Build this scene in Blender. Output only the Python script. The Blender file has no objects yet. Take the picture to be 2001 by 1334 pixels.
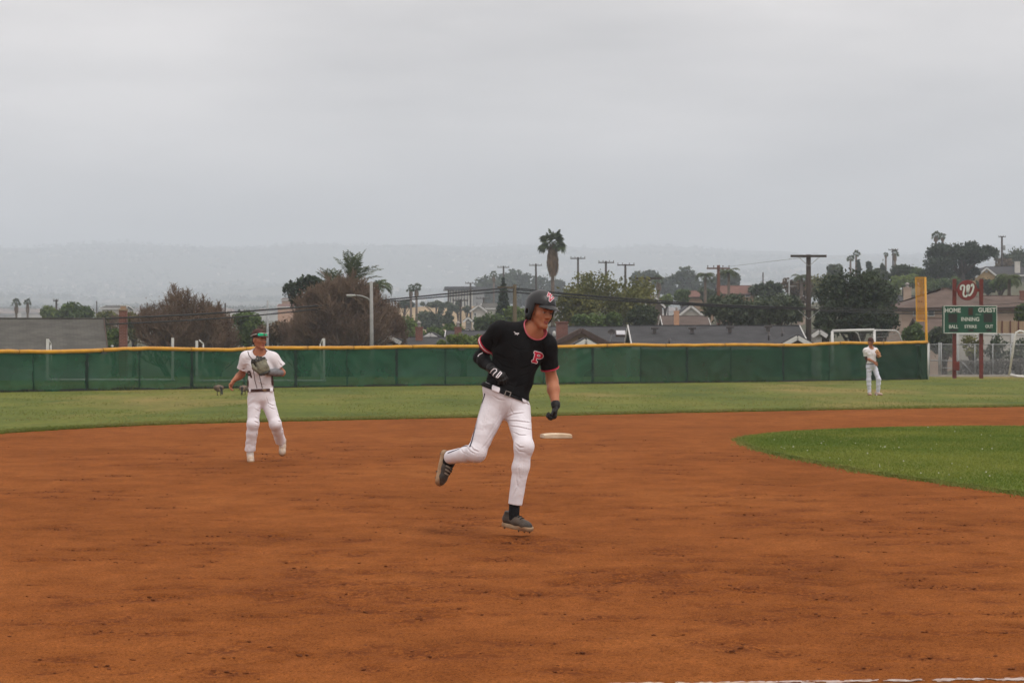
import bpy, math, random
import numpy as np
from mathutils import Vector, Matrix
from mathutils.bvhtree import BVHTree

SC = bpy.context.scene
COL = SC.collection
# ------------------------------------------------------------------ camera
F, CX, HY, CH = 4940.0, 1000.5, 680.0, 1.47       # focal length and principal column in photo pixels, horizon row, eye height in metres
cam_d = bpy.data.cameras.new('camera')
cam_d.sensor_width = 36.0
cam_d.lens = 36.0 * F / 2001.0
cam_d.clip_start, cam_d.clip_end = 0.1, 40000.0
cam_d.dof.use_dof = True
cam_d.dof.focus_distance = 19.6
cam_d.dof.aperture_fstop = 13.0
cam = bpy.data.objects.new('camera', cam_d)
cam.location = (0, 0, CH)
cam.rotation_euler = (math.radians(90) + math.atan(13 / F), 0, 0)
COL.objects.link(cam)
SC.camera = cam

# ------------------------------------------------------------------ overcast sky
SUN_EL, SUN_AZ = math.radians(60), math.radians(138)      # behind the camera's right shoulder
wd = bpy.data.worlds.new('World'); SC.world = wd; wd.use_nodes = True
nt = wd.node_tree; nt.nodes.clear()
wo = nt.nodes.new('ShaderNodeOutputWorld'); bg = nt.nodes.new('ShaderNodeBackground')
sky = nt.nodes.new('ShaderNodeTexSky'); sky.sky_type = 'NISHITA'; sky.sun_disc = False
sky.sun_elevation, sky.sun_rotation = SUN_EL, SUN_AZ
sky.air_density, sky.dust_density = 1.0, 4.0
tc = nt.nodes.new('ShaderNodeTexCoord'); sep = nt.nodes.new('ShaderNodeSeparateXYZ')
nt.links.new(tc.outputs['Generated'], sep.inputs[0])
mpv = nt.nodes.new('ShaderNodeMapping'); mpv.inputs['Scale'].default_value = (1.0, 1.0, 4.5)
nt.links.new(tc.outputs['Generated'], mpv.inputs[0])
nz = nt.nodes.new('ShaderNodeTexNoise'); nz.inputs['Scale'].default_value = 5.5; nz.inputs['Detail'].default_value = 4.0
nz.inputs['Roughness'].default_value = 0.5
nt.links.new(mpv.outputs[0], nz.inputs['Vector'])
cl = nt.nodes.new('ShaderNodeMapRange')                    # stratus: a little lighter and darker in broad bands
cl.inputs['From Min'].default_value, cl.inputs['From Max'].default_value = 0.3, 0.7
cl.inputs['To Min'].default_value, cl.inputs['To Max'].default_value = 0.74, 1.26
nt.links.new(nz.outputs['Fac'], cl.inputs['Value'])
gr = nt.nodes.new('ShaderNodeMapRange')                    # an overcast sky brightens towards the zenith
gr.inputs['From Min'].default_value, gr.inputs['From Max'].default_value = 0.0, 1.0
gr.inputs['To Min'].default_value, gr.inputs['To Max'].default_value = 0.68, 1.20
nt.links.new(sep.outputs['Z'], gr.inputs['Value'])
ml = nt.nodes.new('ShaderNodeMath'); ml.operation = 'MULTIPLY'
nt.links.new(cl.outputs[0], ml.inputs[0]); nt.links.new(gr.outputs[0], ml.inputs[1])
cc = nt.nodes.new('ShaderNodeCombineColor')
for i, t in enumerate((11.0, 10.2, 9.75)):
    m2 = nt.nodes.new('ShaderNodeMath'); m2.operation = 'MULTIPLY'; m2.inputs[1].default_value = t
    nt.links.new(ml.outputs[0], m2.inputs[0]); nt.links.new(m2.outputs[0], cc.inputs[i])
mx = nt.nodes.new('ShaderNodeMix'); mx.data_type = 'RGBA'; mx.inputs['Factor'].default_value = 0.94
nt.links.new(sky.outputs[0], mx.inputs[6]); nt.links.new(cc.outputs[0], mx.inputs[7])
nt.links.new(mx.outputs[2], bg.inputs['Color']); bg.inputs['Strength'].default_value = 0.1
nt.links.new(bg.outputs[0], wo.inputs[0])

sun_d = bpy.data.lights.new('sun', 'SUN'); sun_d.energy = 1.2; sun_d.angle = math.radians(16); sun_d.color = (1.0, 0.965, 0.92)
sun = bpy.data.objects.new('sun', sun_d); COL.objects.link(sun)
sd = Vector((math.sin(SUN_AZ) * math.cos(SUN_EL), math.cos(SUN_AZ) * math.cos(SUN_EL), math.sin(SUN_EL)))
sun.rotation_euler = (-sd).to_track_quat('-Z', 'Y').to_euler()

vs = SC.view_settings
vs.view_transform = 'Standard'; vs.look = 'None'; vs.exposure = 0.1; vs.gamma = 1.0; vs.use_curve_mapping = False
SC.render.engine = 'CYCLES'
cy = SC.cycles
cy.max_bounces = 8; cy.diffuse_bounces = 3; cy.glossy_bounces = 2; cy.transmission_bounces = 3; cy.transparent_max_bounces = 12
cy.volume_bounces = 4
cy.use_denoising = True
try: cy.denoiser = 'OPENIMAGEDENOISE'
except Exception: pass

# ------------------------------------------------------------------ helpers
rng = np.random.default_rng(11)
random.seed(5)
def W(px, py, d): return Vector(((px - CX) / F * d, d, CH + (HY - py) / F * d))
def X(px, d): return (px - CX) / F * d
def Z(py, d): return CH + (HY - py) / F * d
def GD(py): return F * CH / (py - HY)                      # distance of a point of the level field seen in a photo row
def G(px, py): d = GD(py); return (X(px, d), d)

def link(o, parent=None):
    COL.objects.link(o)
    if parent is not None: o.parent = parent
    return o
def tag(o, label=None, cat=None, group=None, kind=None):
    if label: o['label'] = label
    if cat: o['category'] = cat
    if group: o['group'] = group
    if kind: o['kind'] = kind
    return o
def thing(name, label, cat, loc=(0, 0, 0), rz=0.0, group=None):
    o = bpy.data.objects.new(name, None); o.location = loc; o.rotation_euler = (0, 0, rz)
    o.empty_display_size = 0.3
    return tag(link(o), label, cat, group)
def copy_tree(o, parent=None):
    c = o.copy(); COL.objects.link(c); c.parent = parent
    for ch in list(o.children): copy_tree(ch, c)
    return c

def np_mesh(name, V, Fc, smooth=False):
    """V (n,3); Fc (m,k) or a list of such arrays"""
    me = bpy.data.meshes.new(name)
    fs = Fc if isinstance(Fc, (list, tuple)) else [Fc]
    fs = [np.asarray(f, np.int32) for f in fs if len(f)]
    V = np.asarray(V, np.float32)
    me.vertices.add(len(V)); me.vertices.foreach_set('co', V.ravel())
    loops = np.concatenate([f.ravel() for f in fs])
    tot = np.concatenate([np.full(len(f), f.shape[1], np.int32) for f in fs])
    st = np.concatenate([[0], np.cumsum(tot)[:-1]]).astype(np.int32)
    me.loops.add(len(loops)); me.loops.foreach_set('vertex_index', loops)
    me.polygons.add(len(tot)); me.polygons.foreach_set('loop_start', st)
    me.update(calc_edges=True)
    if smooth: me.polygons.foreach_set('use_smooth', np.ones(len(tot), bool))
    me.validate(); me.update()
    return me
def mobj(name, me, mat=None, parent=None, loc=None):
    o = bpy.data.objects.new(name, me)
    if mat is not None and not me.materials:
        for m in (mat if isinstance(mat, (list, tuple)) else [mat]): me.materials.append(m)
    if loc is not None: o.location = loc
    return link(o, parent)

class MB:
    """collects boxes, bars, tubes and sheets and links them as one mesh object"""
    def __init__(s): s.v = []; s.f = []
    def add(s, vs_, fs_):
        b = len(s.v); s.v += [tuple(q) for q in vs_]; s.f += [tuple(i + b for i in f) for f in fs_]; return s
    def box(s, c, size, R=None):
        x, y, z = (q / 2 for q in size); c = Vector(c)
        P = [Vector((a, b, e)) for a in (-x, x) for b in (-y, y) for e in (-z, z)]
        P = [c + (R @ p if R is not None else p) for p in P]
        return s.add(P, [(0, 1, 3, 2), (4, 6, 7, 5), (0, 4, 5, 1), (2, 3, 7, 6), (0, 2, 6, 4), (1, 5, 7, 3)])
    def bevbox(s, c, size, b):
        x, y, z = (q / 2 for q in size); V = []
        for dz, k in ((-z, b), (-z + b, 0), (z - b, 0), (z, b)):
            V += [(c[0] + sx * (x - k), c[1] + sy * (y - k), c[2] + dz) for sx, sy in ((-1, -1), (1, -1), (1, 1), (-1, 1))]
        Fs = [(3, 2, 1, 0), (12, 13, 14, 15)]
        for r in range(3):
            for i in range(4):
                j = (i + 1) % 4; Fs.append((r * 4 + i, r * 4 + j, r * 4 + 4 + j, r * 4 + 4 + i))
        return s.add(V, Fs)
    def bar(s, a, b, w, h):
        a, b = Vector(a), Vector(b); d = (b - a)
        L = d.length; q = d.to_track_quat('X', 'Z').to_matrix()
        return s.box((a + b) / 2, (L, w, h), q)
    def tube(s, pts, r, n=8, cap=True):
        pts = [Vector(p) for p in pts]; rs = r if isinstance(r, (list, tuple)) else [r] * len(pts)
        V = []; up = None
        for i, p in enumerate(pts):
            t = (pts[min(i + 1, len(pts) - 1)] - pts[max(i - 1, 0)]).normalized()
            if up is None:
                up = Vector((0, 0, 1)) if abs(t.z) < 0.9 else Vector((1, 0, 0))
            u = (up - t * up.dot(t)).normalized(); w = t.cross(u); up = u
            V += [p + (u * math.cos(2 * math.pi * k / n) + w * math.sin(2 * math.pi * k / n)) * rs[i] for k in range(n)]
        Fs = []
        for i in range(len(pts) - 1):
            for k in range(n):
                j = (k + 1) % n; Fs.append((i * n + k, i * n + j, i * n + n + j, i * n + n + k))
        if cap: Fs += [tuple(range(n - 1, -1, -1)), tuple(range((len(pts) - 1) * n, len(pts) * n))]
        return s.add(V, Fs)
    def lathe(s, c, prof, n=16):
        V = [(c[0] + r * math.cos(2 * math.pi * k / n), c[1] + r * math.sin(2 * math.pi * k / n), c[2] + z) for r, z in prof for k in range(n)]
        Fs = [(i * n + k, i * n + (k + 1) % n, i * n + n + (k + 1) % n, i * n + n + k) for i in range(len(prof) - 1) for k in range(n)]
        Fs += [tuple(range(n - 1, -1, -1)), tuple(range((len(prof) - 1) * n, len(prof) * n))]
        return s.add(V, Fs)
    def prism(s, poly, axis_vec):
        n = len(poly); P = [Vector(p) for p in poly]; A = Vector(axis_vec)
        V = P + [p + A for p in P]
        Fs = [tuple(range(n - 1, -1, -1)), tuple(range(n, 2 * n))] + [(i, (i + 1) % n, n + (i + 1) % n, n + i) for i in range(n)]
        return s.add(V, Fs)
    def mesh(s, name, smooth=False):
        me = bpy.data.meshes.new(name); me.from_pydata([tuple(p) for p in s.v], [], s.f)
        if smooth: me.polygons.foreach_set('use_smooth', [True] * len(me.polygons))
        me.update(); return me
    def build(s, name, mat, parent=None, smooth=False, loc=None):
        return mobj(name, s.mesh(name, smooth), mat, parent, loc)

# ------------------------------------------------------------------ materials
MATS = {}
def pm(name, c1, c2=None, scale=6.0, rough=0.8, bump=0.0, bscale=40.0, spec=0.3, metal=0.0, stretch=None, detail=4.0, lo=0.35, hi=0.65):
    if name in MATS: return MATS[name]
    m = bpy.data.materials.new(name); m.use_nodes = True; N = m.node_tree.nodes; L = m.node_tree.links
    b = N['Principled BSDF']; b.inputs['Roughness'].default_value = rough; b.inputs['Specular IOR Level'].default_value = spec
    b.inputs['Metallic'].default_value = metal
    c2 = c2 or tuple(q * 0.8 for q in c1)
    t = N.new('ShaderNodeTexCoord'); vec = t.outputs['Object']
    if stretch:
        mp = N.new('ShaderNodeMapping'); mp.inputs['Scale'].default_value = stretch; L.new(vec, mp.inputs[0]); vec = mp.outputs[0]
    n = N.new('ShaderNodeTexNoise'); n.inputs['Scale'].default_value = scale; n.inputs['Detail'].default_value = detail; L.new(vec, n.inputs['Vector'])
    r = N.new('ShaderNodeValToRGB'); r.color_ramp.elements[0].position = lo; r.color_ramp.elements[1].position = hi
    r.color_ramp.elements[0].color = (*c1, 1); r.color_ramp.elements[1].color = (*c2, 1)
    L.new(n.outputs['Fac'], r.inputs[0]); L.new(r.outputs[0], b.inputs['Base Color'])
    if bump:
        n2 = N.new('ShaderNodeTexNoise'); n2.inputs['Scale'].default_value = bscale; n2.inputs['Detail'].default_value = 3.0; L.new(vec, n2.inputs['Vector'])
        bp = N.new('ShaderNodeBump'); bp.inputs['Strength'].default_value = min(1.0, bump); bp.inputs['Distance'].default_value = 0.02
        L.new(n2.outputs['Fac'], bp.inputs['Height']); L.new(bp.outputs[0], b.inputs['Normal'])
    MATS[name] = m; return m
def leafmat(name, c1, c2, trans=0.25, rough=0.6):
    """leaf colours differ from leaf to leaf: the face attribute 'tint' is random"""
    if name in MATS: return MATS[name]
    m = bpy.data.materials.new(name); m.use_nodes = True; N = m.node_tree.nodes; L = m.node_tree.links
    b = N['Principled BSDF']; b.inputs['Roughness'].default_value = rough; b.inputs['Specular IOR Level'].default_value = 0.25
    a = N.new('ShaderNodeAttribute'); a.attribute_name = 'tint'
    r = N.new('ShaderNodeValToRGB'); r.color_ramp.elements[0].color = (*c1, 1); r.color_ramp.elements[1].color = (*c2, 1)
    L.new(a.outputs['Fac'], r.inputs[0]); L.new(r.outputs[0], b.inputs['Base Color'])
    if trans:
        tr = N.new('ShaderNodeBsdfTranslucent'); L.new(r.outputs[0], tr.inputs['Color'])
        mixs = N.new('ShaderNodeMixShader'); mixs.inputs[0].default_value = trans
        L.new(b.outputs[0], mixs.inputs[1]); L.new(tr.outputs[0], mixs.inputs[2]); L.new(mixs.outputs[0], N['Material Output'].inputs[0])
    MATS[name] = m; return m
def set_tint(me, vals):
    vals = np.resize(np.asarray(vals, np.float32), len(me.polygons))
    a = me.attributes.new('tint', 'FLOAT', 'FACE'); a.data.foreach_set('value', np.asarray(vals, np.float32))

# value noise for terrain, dirt and cloth
_perm = np.random.default_rng(3).random(65536).astype(np.float32)
def vnoise(x, y, seed=0):
    xi = np.floor(x).astype(np.int64); yi = np.floor(y).astype(np.int64); fx = x - xi; fy = y - yi
    fx = fx * fx * (3 - 2 * fx); fy = fy * fy * (3 - 2 * fy)
    h = lambda a, b: _perm[(a * 7919 + b * 104729 + seed * 3571) & 65535]
    return (h(xi, yi) * (1 - fx) + h(xi + 1, yi) * fx) * (1 - fy) + (h(xi, yi + 1) * (1 - fx) + h(xi + 1, yi + 1) * fx) * fy
def fbm(x, y, o=4, seed=0, g=0.5):
    s = 0; a = 1; t = 0
    for k in range(o): s = s + a * vnoise(x * 2 ** k, y * 2 ** k, seed + k); t += a; a *= g
    return s / t
def sstep(t): t = np.clip(t, 0, 1); return t * t * (3 - 2 * t)
# ================================================================== the setting
def gz(x, y):
    x = np.asarray(x, float); y = np.asarray(y, float)
    base = np.interp(y, [-1e4, 126, 150, 200, 300, 500, 800, 1500, 2200, 3000, 4000, 5000, 6000, 7000, 7600, 12000],
                     [0, 0, -1.3, -0.9, 1.8, 5.5, 9.5, 18, 31, 52, 90, 142, 206, 268, 280, 200])
    base = base + 8.5 * np.exp(-((x - 82) / 46) ** 2 - ((y - 390) / (150)) ** 2) * sstep((y - 135) / 60)
    base = base + 2.6 * sstep((x - 22) / 10) * sstep((y - 133) / 22) * sstep((420 - y) / 200)
    far = sstep((y - 1500) / 3000)
    base = base + far * ((fbm(x / 900 + 7, y / 1300, 4, 5) - 0.5) * 95 + (fbm(x / 260, y / 340, 3, 9) - 0.5) * 34)
    near = sstep((y - 135) / 40) * (1 - far)
    return base + near * (fbm(x / 30, y / 30, 3, 2) - 0.5) * 1.2
def g1(x, y): return float(gz(np.array([x]), np.array([y]))[0])

def terrain():
    ys = np.concatenate([[-90, -40, -10, 20, 60, 100, 122, 126], np.arange(129, 180, 3.0), np.geomspace(182, 11800, 170)])
    ts = np.linspace(-1, 1, 181)
    Y, T = np.meshgrid(ys, ts, indexing='ij')
    Xg = T * (90 + 0.42 * np.maximum(Y, 0))
    Zg = gz(Xg, Y)
    V = np.stack([Xg, Y, Zg], -1).reshape(-1, 3); n, m = Y.shape
    i = (np.arange(n - 1)[:, None] * m + np.arange(m - 1)[None]).ravel()
    me = np_mesh('ground', V, np.stack([i, i + 1, i + m + 1, i + m], 1), True)
    m_ = pm('dry_ground', (0.045, 0.055, 0.028), (0.10, 0.09, 0.055), 0.03, 0.95, detail=8)
    return tag(mobj('ground', me, m_), kind='structure')
terrain()

# ---- dirt of the infield: a raked, scuffed sheet
SCUFF = []
_sr = np.random.default_rng(21)
for cxp, cyp, n, sx, sy in ((880, 1015, 16, 60, 22), (700, 985, 14, 60, 14), (520, 900, 30, 160, 18), (300, 905, 26, 160, 16), (1450, 1000, 22, 200, 28),
                            (700, 1165, 40, 240, 20), (1250, 1135, 40, 220, 18), (150, 965, 14, 100, 12), (1080, 945, 14, 120, 22), (1750, 1000, 18, 130, 26),
                            (1150, 870, 22, 90, 10), (1010, 1060, 9, 50, 8), (1300, 895, 18, 130, 14), (1500, 1160, 26, 260, 34), (350, 1070, 22, 240, 30),
                            (1700, 1250, 10, 220, 30), (500, 1260, 10, 300, 30), (950, 1090, 14, 200, 22), (1850, 1060, 12, 130, 30), (830, 900, 18, 110, 24), (1900, 935, 8, 80, 20)):
    for _ in range(n):
        px, py = cxp + _sr.normal() * sx, cyp + _sr.normal() * sy
        if py < 835: continue
        SCUFF.append((*G(px, py), _sr.uniform(0.05, 0.20), _sr.uniform(0.008, 0.02), _sr.uniform(0, 3.14)))
for _ in range(190):
    SCUFF.append((*G(_sr.uniform(-60, 2060), 835 + 490 * _sr.random() ** 1.3), _sr.uniform(0.03, 0.12), _sr.uniform(0.006, 0.015), _sr.uniform(0, 3.14)))
def dirt_h(x, y):
    return ((fbm(x / 1.7, y / 1.7, 2, 31) - 0.5) * 0.006 + (fbm(x / 0.16, y / 0.16, 3, 37) - 0.5) * 0.011 * (0.35 + 1.1 * fbm(x / 2.3, y / 1.1, 2, 77))
            + (vnoise(x / 0.02, y / 0.02, 41) - 0.5) * 0.006 + 0.006)
def infield_dirt():
    py = np.concatenate([np.linspace(783, 1400, 640), np.geomspace(1405, 9000, 30)])
    ys = F * CH / (py - HY); ts = np.linspace(-1, 1, 470)
    Y, T = np.meshgrid(ys, ts, indexing='ij'); Xg = T * (0.225 * Y + 1.6)
    H = dirt_h(Xg, Y); wet = np.zeros_like(H)
    for (sx, sy, r, dep, a) in SCUFF:
        rows = np.where(np.abs(ys - sy) < 3.2 * r)[0]
        if not len(rows): continue
        sl = slice(rows[0], rows[-1] + 1)
        dx, dy = Xg[sl] - sx, Y[sl] - sy
        u = (dx * math.cos(a) + dy * math.sin(a)) / (1.7 * r); v = (-dx * math.sin(a) + dy * math.cos(a)) / r
        q = u * u + v * v + 0.5 * (vnoise(dx / r * 2 + 5, dy / r * 2 + 5, 3) - 0.5)
        H[sl] += -.45 * dep * np.exp(-q * 1.6) + dep * .35 * np.exp(-((np.sqrt(np.maximum(q, 0)) - 1.35) / 0.4) ** 2)
        wet[sl] = np.maximum(wet[sl], 0.9 * np.exp(-q * 0.9))
    V = np.stack([Xg, Y, np.maximum(H, -0.03) + 0.012], -1).reshape(-1, 3); n, m = Y.shape
    i = (np.arange(n - 1)[:, None] * m + np.arange(m - 1)[None]).ravel()
    me = np_mesh('infield_dirt', V, np.stack([i, i + m, i + m + 1, i + 1], 1), True)
    at = me.attributes.new('turned', 'FLOAT', 'POINT'); at.data.foreach_set('value', wet.ravel().astype(np.float32))
    m_ = bpy.data.materials.new('red_clay'); m_.use_nodes = True; N = m_.node_tree.nodes; L = m_.node_tree.links
    b = N['Principled BSDF']; b.inputs['Roughness'].default_value = 0.95; b.inputs['Specular IOR Level'].default_value = 0.02
    t = N.new('ShaderNodeTexCoord')
    def noise(sc, det, st=None, rgh=0.55):
        q = N.new('ShaderNodeTexNoise'); q.inputs['Scale'].default_value = sc; q.inputs['Detail'].default_value = det; q.inputs['Roughness'].default_value = rgh
        mp = N.new('ShaderNodeMapping'); mp.inputs['Scale'].default_value = st or (1, 1, 1); L.new(t.outputs['Object'], mp.inputs[0]); L.new(mp.outputs[0], q.inputs['Vector']); return q.outputs['Fac']
    def ramp(src, stops):
        r = N.new('ShaderNodeValToRGB'); e = r.color_ramp.elements
        e[0].position, e[0].color = stops[0][0], (*stops[0][1], 1); e[1].position, e[1].color = stops[-1][0], (*stops[-1][1], 1)
        for p, c in stops[1:-1]: x_ = e.new(p); x_.color = (*c, 1)
        L.new(src, r.inputs[0]); return r.outputs[0]
    def mul(a, b_, fac=1.0):
        q = N.new('ShaderNodeMix'); q.data_type = 'RGBA'; q.blend_type = 'MULTIPLY'; q.inputs[0].default_value = fac; L.new(a, q.inputs[6]); L.new(b_, q.inputs[7]); return q.outputs[2]
    c = ramp(noise(0.42, 5, (1, 0.55, 1)), [(0.3, (0.192, 0.062, 0.0145)), (0.5, (0.240, 0.078, 0.0195)), (0.7, (0.272, 0.094, 0.0245))])
    c = mul(c, ramp(noise(2.6, 4, (1, 0.6, 1)), [(0.36, (0.84, 0.82, 0.80)), (0.62, (1.04, 1.04, 1.04))]))
    c = mul(c, ramp(noise(11, 4, (1, 0.7, 1), 0.65), [(0.34, (0.89, 0.88, 0.87)), (0.5, (1, 1, 1)), (0.68, (1.08, 1.09, 1.10))]))
    c = mul(c, ramp(noise(75, 3, None, 0.7), [(0.33, (0.52, 0.49, 0.48)), (0.5, (1, 1, 1)), (0.7, (1.36, 1.38, 1.40))]))
    c = mul(c, ramp(noise(320, 2, None, 0.7), [(0.35, (0.55, 0.53, 0.53)), (0.65, (1.36, 1.38, 1.40))]))
    at_ = N.new('ShaderNodeAttribute'); at_.attribute_name = 'turned'
    mm = N.new('ShaderNodeMath'); mm.operation = 'MULTIPLY'; L.new(at_.outputs['Fac'], mm.inputs[0])
    L.new(ramp(noise(30, 4, None, 0.65), [(0.43, (0, 0, 0)), (0.52, (1, 1, 1))]), mm.inputs[1])
    q = N.new('ShaderNodeMix'); q.data_type = 'RGBA'; L.new(mm.outputs[0], q.inputs[0]); L.new(c, q.inputs[6]); q.inputs[7].default_value = (0.115, 0.034, 0.011, 1)   # damp clay turned up by spikes
    L.new(q.outputs[2], b.inputs['Base Color'])
    bp = N.new('ShaderNodeBump'); bp.inputs['Strength'].default_value = 0.6; bp.inputs['Distance'].default_value = 0.006
    L.new(noise(110, 4), bp.inputs['Height']); L.new(bp.outputs[0], b.inputs['Normal'])
    return tag(mobj('infield_dirt', me, m_), kind='structure')
infield_dirt()

def clods():
    ph = (1 + 5 ** 0.5) / 2
    ic = np.array([(-1, ph, 0), (1, ph, 0), (-1, -ph, 0), (1, -ph, 0), (0, -1, ph), (0, 1, ph), (0, -1, -ph), (0, 1, -ph), (ph, 0, -1), (ph, 0, 1), (-ph, 0, -1), (-ph, 0, 1)]) / 1.9
    fc = np.array([(0, 11, 5), (0, 5, 1), (0, 1, 7), (0, 7, 10), (0, 10, 11), (1, 5, 9), (5, 11, 4), (11, 10, 2), (10, 7, 6), (7, 1, 8), (3, 9, 4), (3, 4, 2), (3, 2, 6), (3, 6, 8), (3, 8, 9), (4, 9, 5), (2, 4, 11), (6, 2, 10), (8, 6, 7), (9, 8, 1)])
    r = np.random.default_rng(8); P = []; S = []
    for (sx, sy, rr, dep, a) in SCUFF:
        n = int(3 + 100 * rr * r.random())
        q = r.normal(size=(n, 2)) * rr * 0.85
        P += [(sx + u * 1.6, sy + v) for u, v in q]; S += list(0.0025 + 0.009 * r.random(n) ** 1.8)
    for _ in range(450):
        P.append(G(r.uniform(-80, 2080), 830 + 500 * r.random() ** 1.2)); S.append(0.002 + 0.007 * r.random() ** 3)
    P = np.array(P); S = np.array(S); n = len(P)
    Hh = dirt_h(P[:, 0], P[:, 1]) + 0.012 + S * 0.25
    V = ic[None] * S[:, None, None] * np.array([1.35, 1.0, 0.6]) * r.uniform(0.45, 1.3, (n, 12, 1)); V += np.stack([P[:, 0], P[:, 1], Hh], 1)[:, None]
    Fs = (fc[None] + np.arange(n)[:, None, None] * 12).reshape(-1, 3)
    me = np_mesh('dirt_clods', V.reshape(-1, 3), Fs)
    tag(mobj('dirt_clods', me, pm('damp_clay', (0.105, 0.034, 0.012), (0.185, 0.06, 0.019), 9, 0.95, 0.5, 80, 0.15)), 'small dark clods of clay strewn over the red infield', 'clods', kind='stuff')
clods()

# ---- chalk foul line
def foul_line():
    a, b = np.array(G(1150, 1347)), np.array(G(2001, 1335.5)); d = (b - a) / np.linalg.norm(b - a); nrm = np.array([-d[1], d[0]])
    U = np.arange(-6, 9, 0.012); Vv = np.linspace(-0.045, 0.045, 10)
    UU, VV = np.meshgrid(U, Vv, indexing='ij')
    p = a[None, None] + UU[..., None] * d + VV[..., None] * nrm
    z = dirt_h(p[..., 0], p[..., 1]) + 0.0155
    keep = (fbm(UU / 0.05, VV / 0.05 + 40, 3, 60) + 0.25 * (1 - np.abs(VV) / 0.045) + 0.10 * fbm(UU / 0.9, VV, 2, 4)) > 0.56
    n, m = UU.shape; i = (np.arange(n - 1)[:, None] * m + np.arange(m - 1)[None]); k = keep[:-1, :-1]
    i = i[k]
    me = np_mesh('foul_line', np.concatenate([p, z[..., None]], -1).reshape(-1, 3), np.stack([i, i + m, i + m + 1, i + 1], 1), True)
    tag(mobj('foul_line', me, pm('chalk', (0.50, 0.43, 0.40), (0.30, 0.18, 0.13), 22, 0.95)), kind='structure')
foul_line()

# ---- turf
def turf_mat(name, a, b, c, straw, s1):
    m_ = bpy.data.materials.new(name); m_.use_nodes = True; N = m_.node_tree.nodes; L = m_.node_tree.links
    bs = N['Principled BSDF']; bs.inputs['Roughness'].default_value = 0.9; bs.inputs['Specular IOR Level'].default_value = 0.15
    t = N.new('ShaderNodeTexCoord')
    def noise(sc, det, st=(1, 1, 1)):
        q = N.new('ShaderNodeTexNoise'); q.inputs['Scale'].default_value = sc; q.inputs['Detail'].default_value = det; q.inputs['Roughness'].default_value = 0.6
        mp = N.new('ShaderNodeMapping'); mp.inputs['Scale'].default_value = st; L.new(t.outputs['Object'], mp.inputs[0]); L.new(mp.outputs[0], q.inputs['Vector']); return q.outputs['Fac']
    r = N.new('ShaderNodeValToRGB'); e = r.color_ramp.elements
    e[0].position, e[0].color = 0.34, (*a, 1); e[1].position, e[1].color = 0.66, (*c, 1); k = e.new(0.5); k.color = (*b, 1)
    L.new(noise(s1, 6, (1, 0.35, 1)), r.inputs[0])
    r2 = N.new('ShaderNodeValToRGB'); r2.color_ramp.elements[0].position, r2.color_ramp.elements[1].position = 0.52, 0.66
    L.new(noise(s1 * 0.55, 5, (1, 0.28, 1)), r2.inputs[0])
    mx_ = N.new('ShaderNodeMix'); mx_.data_type = 'RGBA'; L.new(r2.outputs[0], mx_.inputs[0]); L.new(r.outputs[0], mx_.inputs[6]); mx_.inputs[7].default_value = (*straw, 1)
    r3 = N.new('ShaderNodeValToRGB'); r3.color_ramp.elements[0].position, r3.color_ramp.elements[1].position = 0.3, 0.7
    r3.color_ramp.elements[0].color = (0.62, 0.62, 0.6, 1); r3.color_ramp.elements[1].color = (1.25, 1.25, 1.2, 1)
    L.new(noise(9, 5, (1, 0.5, 1)), r3.inputs[0])
    mu = N.new('ShaderNodeMix'); mu.data_type = 'RGBA'; mu.blend_type = 'MULTIPLY'; mu.inputs[0].default_value = 1.0; L.new(mx_.outputs[2], mu.inputs[6]); L.new(r3.outputs[0], mu.inputs[7])
    L.new(mu.outputs[2], bs.inputs['Base Color'])
    bp = N.new('ShaderNodeBump'); bp.inputs['Strength'].default_value = 0.8; bp.inputs['Distance'].default_value = 0.03
    L.new(noise(25, 4), bp.inputs['Height']); L.new(bp.outputs[0], bs.inputs['Normal'])
    return m_
def dense(pts, step, jit, seed, closed=True):
    r = np.random.default_rng(seed); out = []
    for a, b in zip(pts, pts[1:] + (pts[:1] if closed else [])):
        a, b = np.array(a), np.array(b); n = max(1, min(400, int(np.linalg.norm(b - a) / step)))
        for k in range(n):
            p = a + (b - a) * k / n
            out.append((p[0] + r.normal() * jit, p[1] + r.normal() * jit))
    return out
def smooth_px(pts, n=12):
    P = np.array([G(*p) for p in pts]); t = np.arange(len(P)); tt = np.linspace(0, len(P) - 1, (len(P) - 1) * n + 1)
    # Catmull-Rom through the points
    out = []
    for q in tt:
        i = min(int(q), len(P) - 2); f = q - i; p0, p1, p2, p3 = P[max(i - 1, 0)], P[i], P[i + 1], P[min(i + 2, len(P) - 1)]
        out.append(tuple(0.5 * ((2 * p1) + (-p0 + p2) * f + (2 * p0 - 5 * p1 + 4 * p2 - p3) * f * f + (-p0 + 3 * p1 - 3 * p2 + p3) * f ** 3)))
    return out
from mathutils.geometry import tessellate_polygon
def turf(name, poly, z, mat):
    n = len(poly); tri = tessellate_polygon([[Vector((p[0], p[1], 0)) for p in poly]])
    V = [(p[0], p[1], z) for p in poly] + [(p[0], p[1], -0.03) for p in poly]
    tri = [t if (Vector((*poly[t[1]], 0)) - Vector((*poly[t[0]], 0))).cross(Vector((*poly[t[2]], 0)) - Vector((*poly[t[0]], 0))).z > 0 else t[::-1] for t in tri]
    me = bpy.data.meshes.new(name); me.from_pydata(V, [], list(tri) + [(i, n + i, n + (i + 1) % n, (i + 1) % n) for i in range(n)]); me.update()
    return tag(mobj(name, me, mat), kind='structure')
edge_out = smooth_px([(-500, 890), (-250, 869), (0, 849.5), (200, 837), (400, 829), (700, 822), (1000, 816), (1300, 809), (1600, 803), (2001, 796), (2500, 789)])
OUT_POLY = dense(edge_out, 0.12, 0.035, 1, False) + [(60, 126), (-60, 126)]
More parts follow.
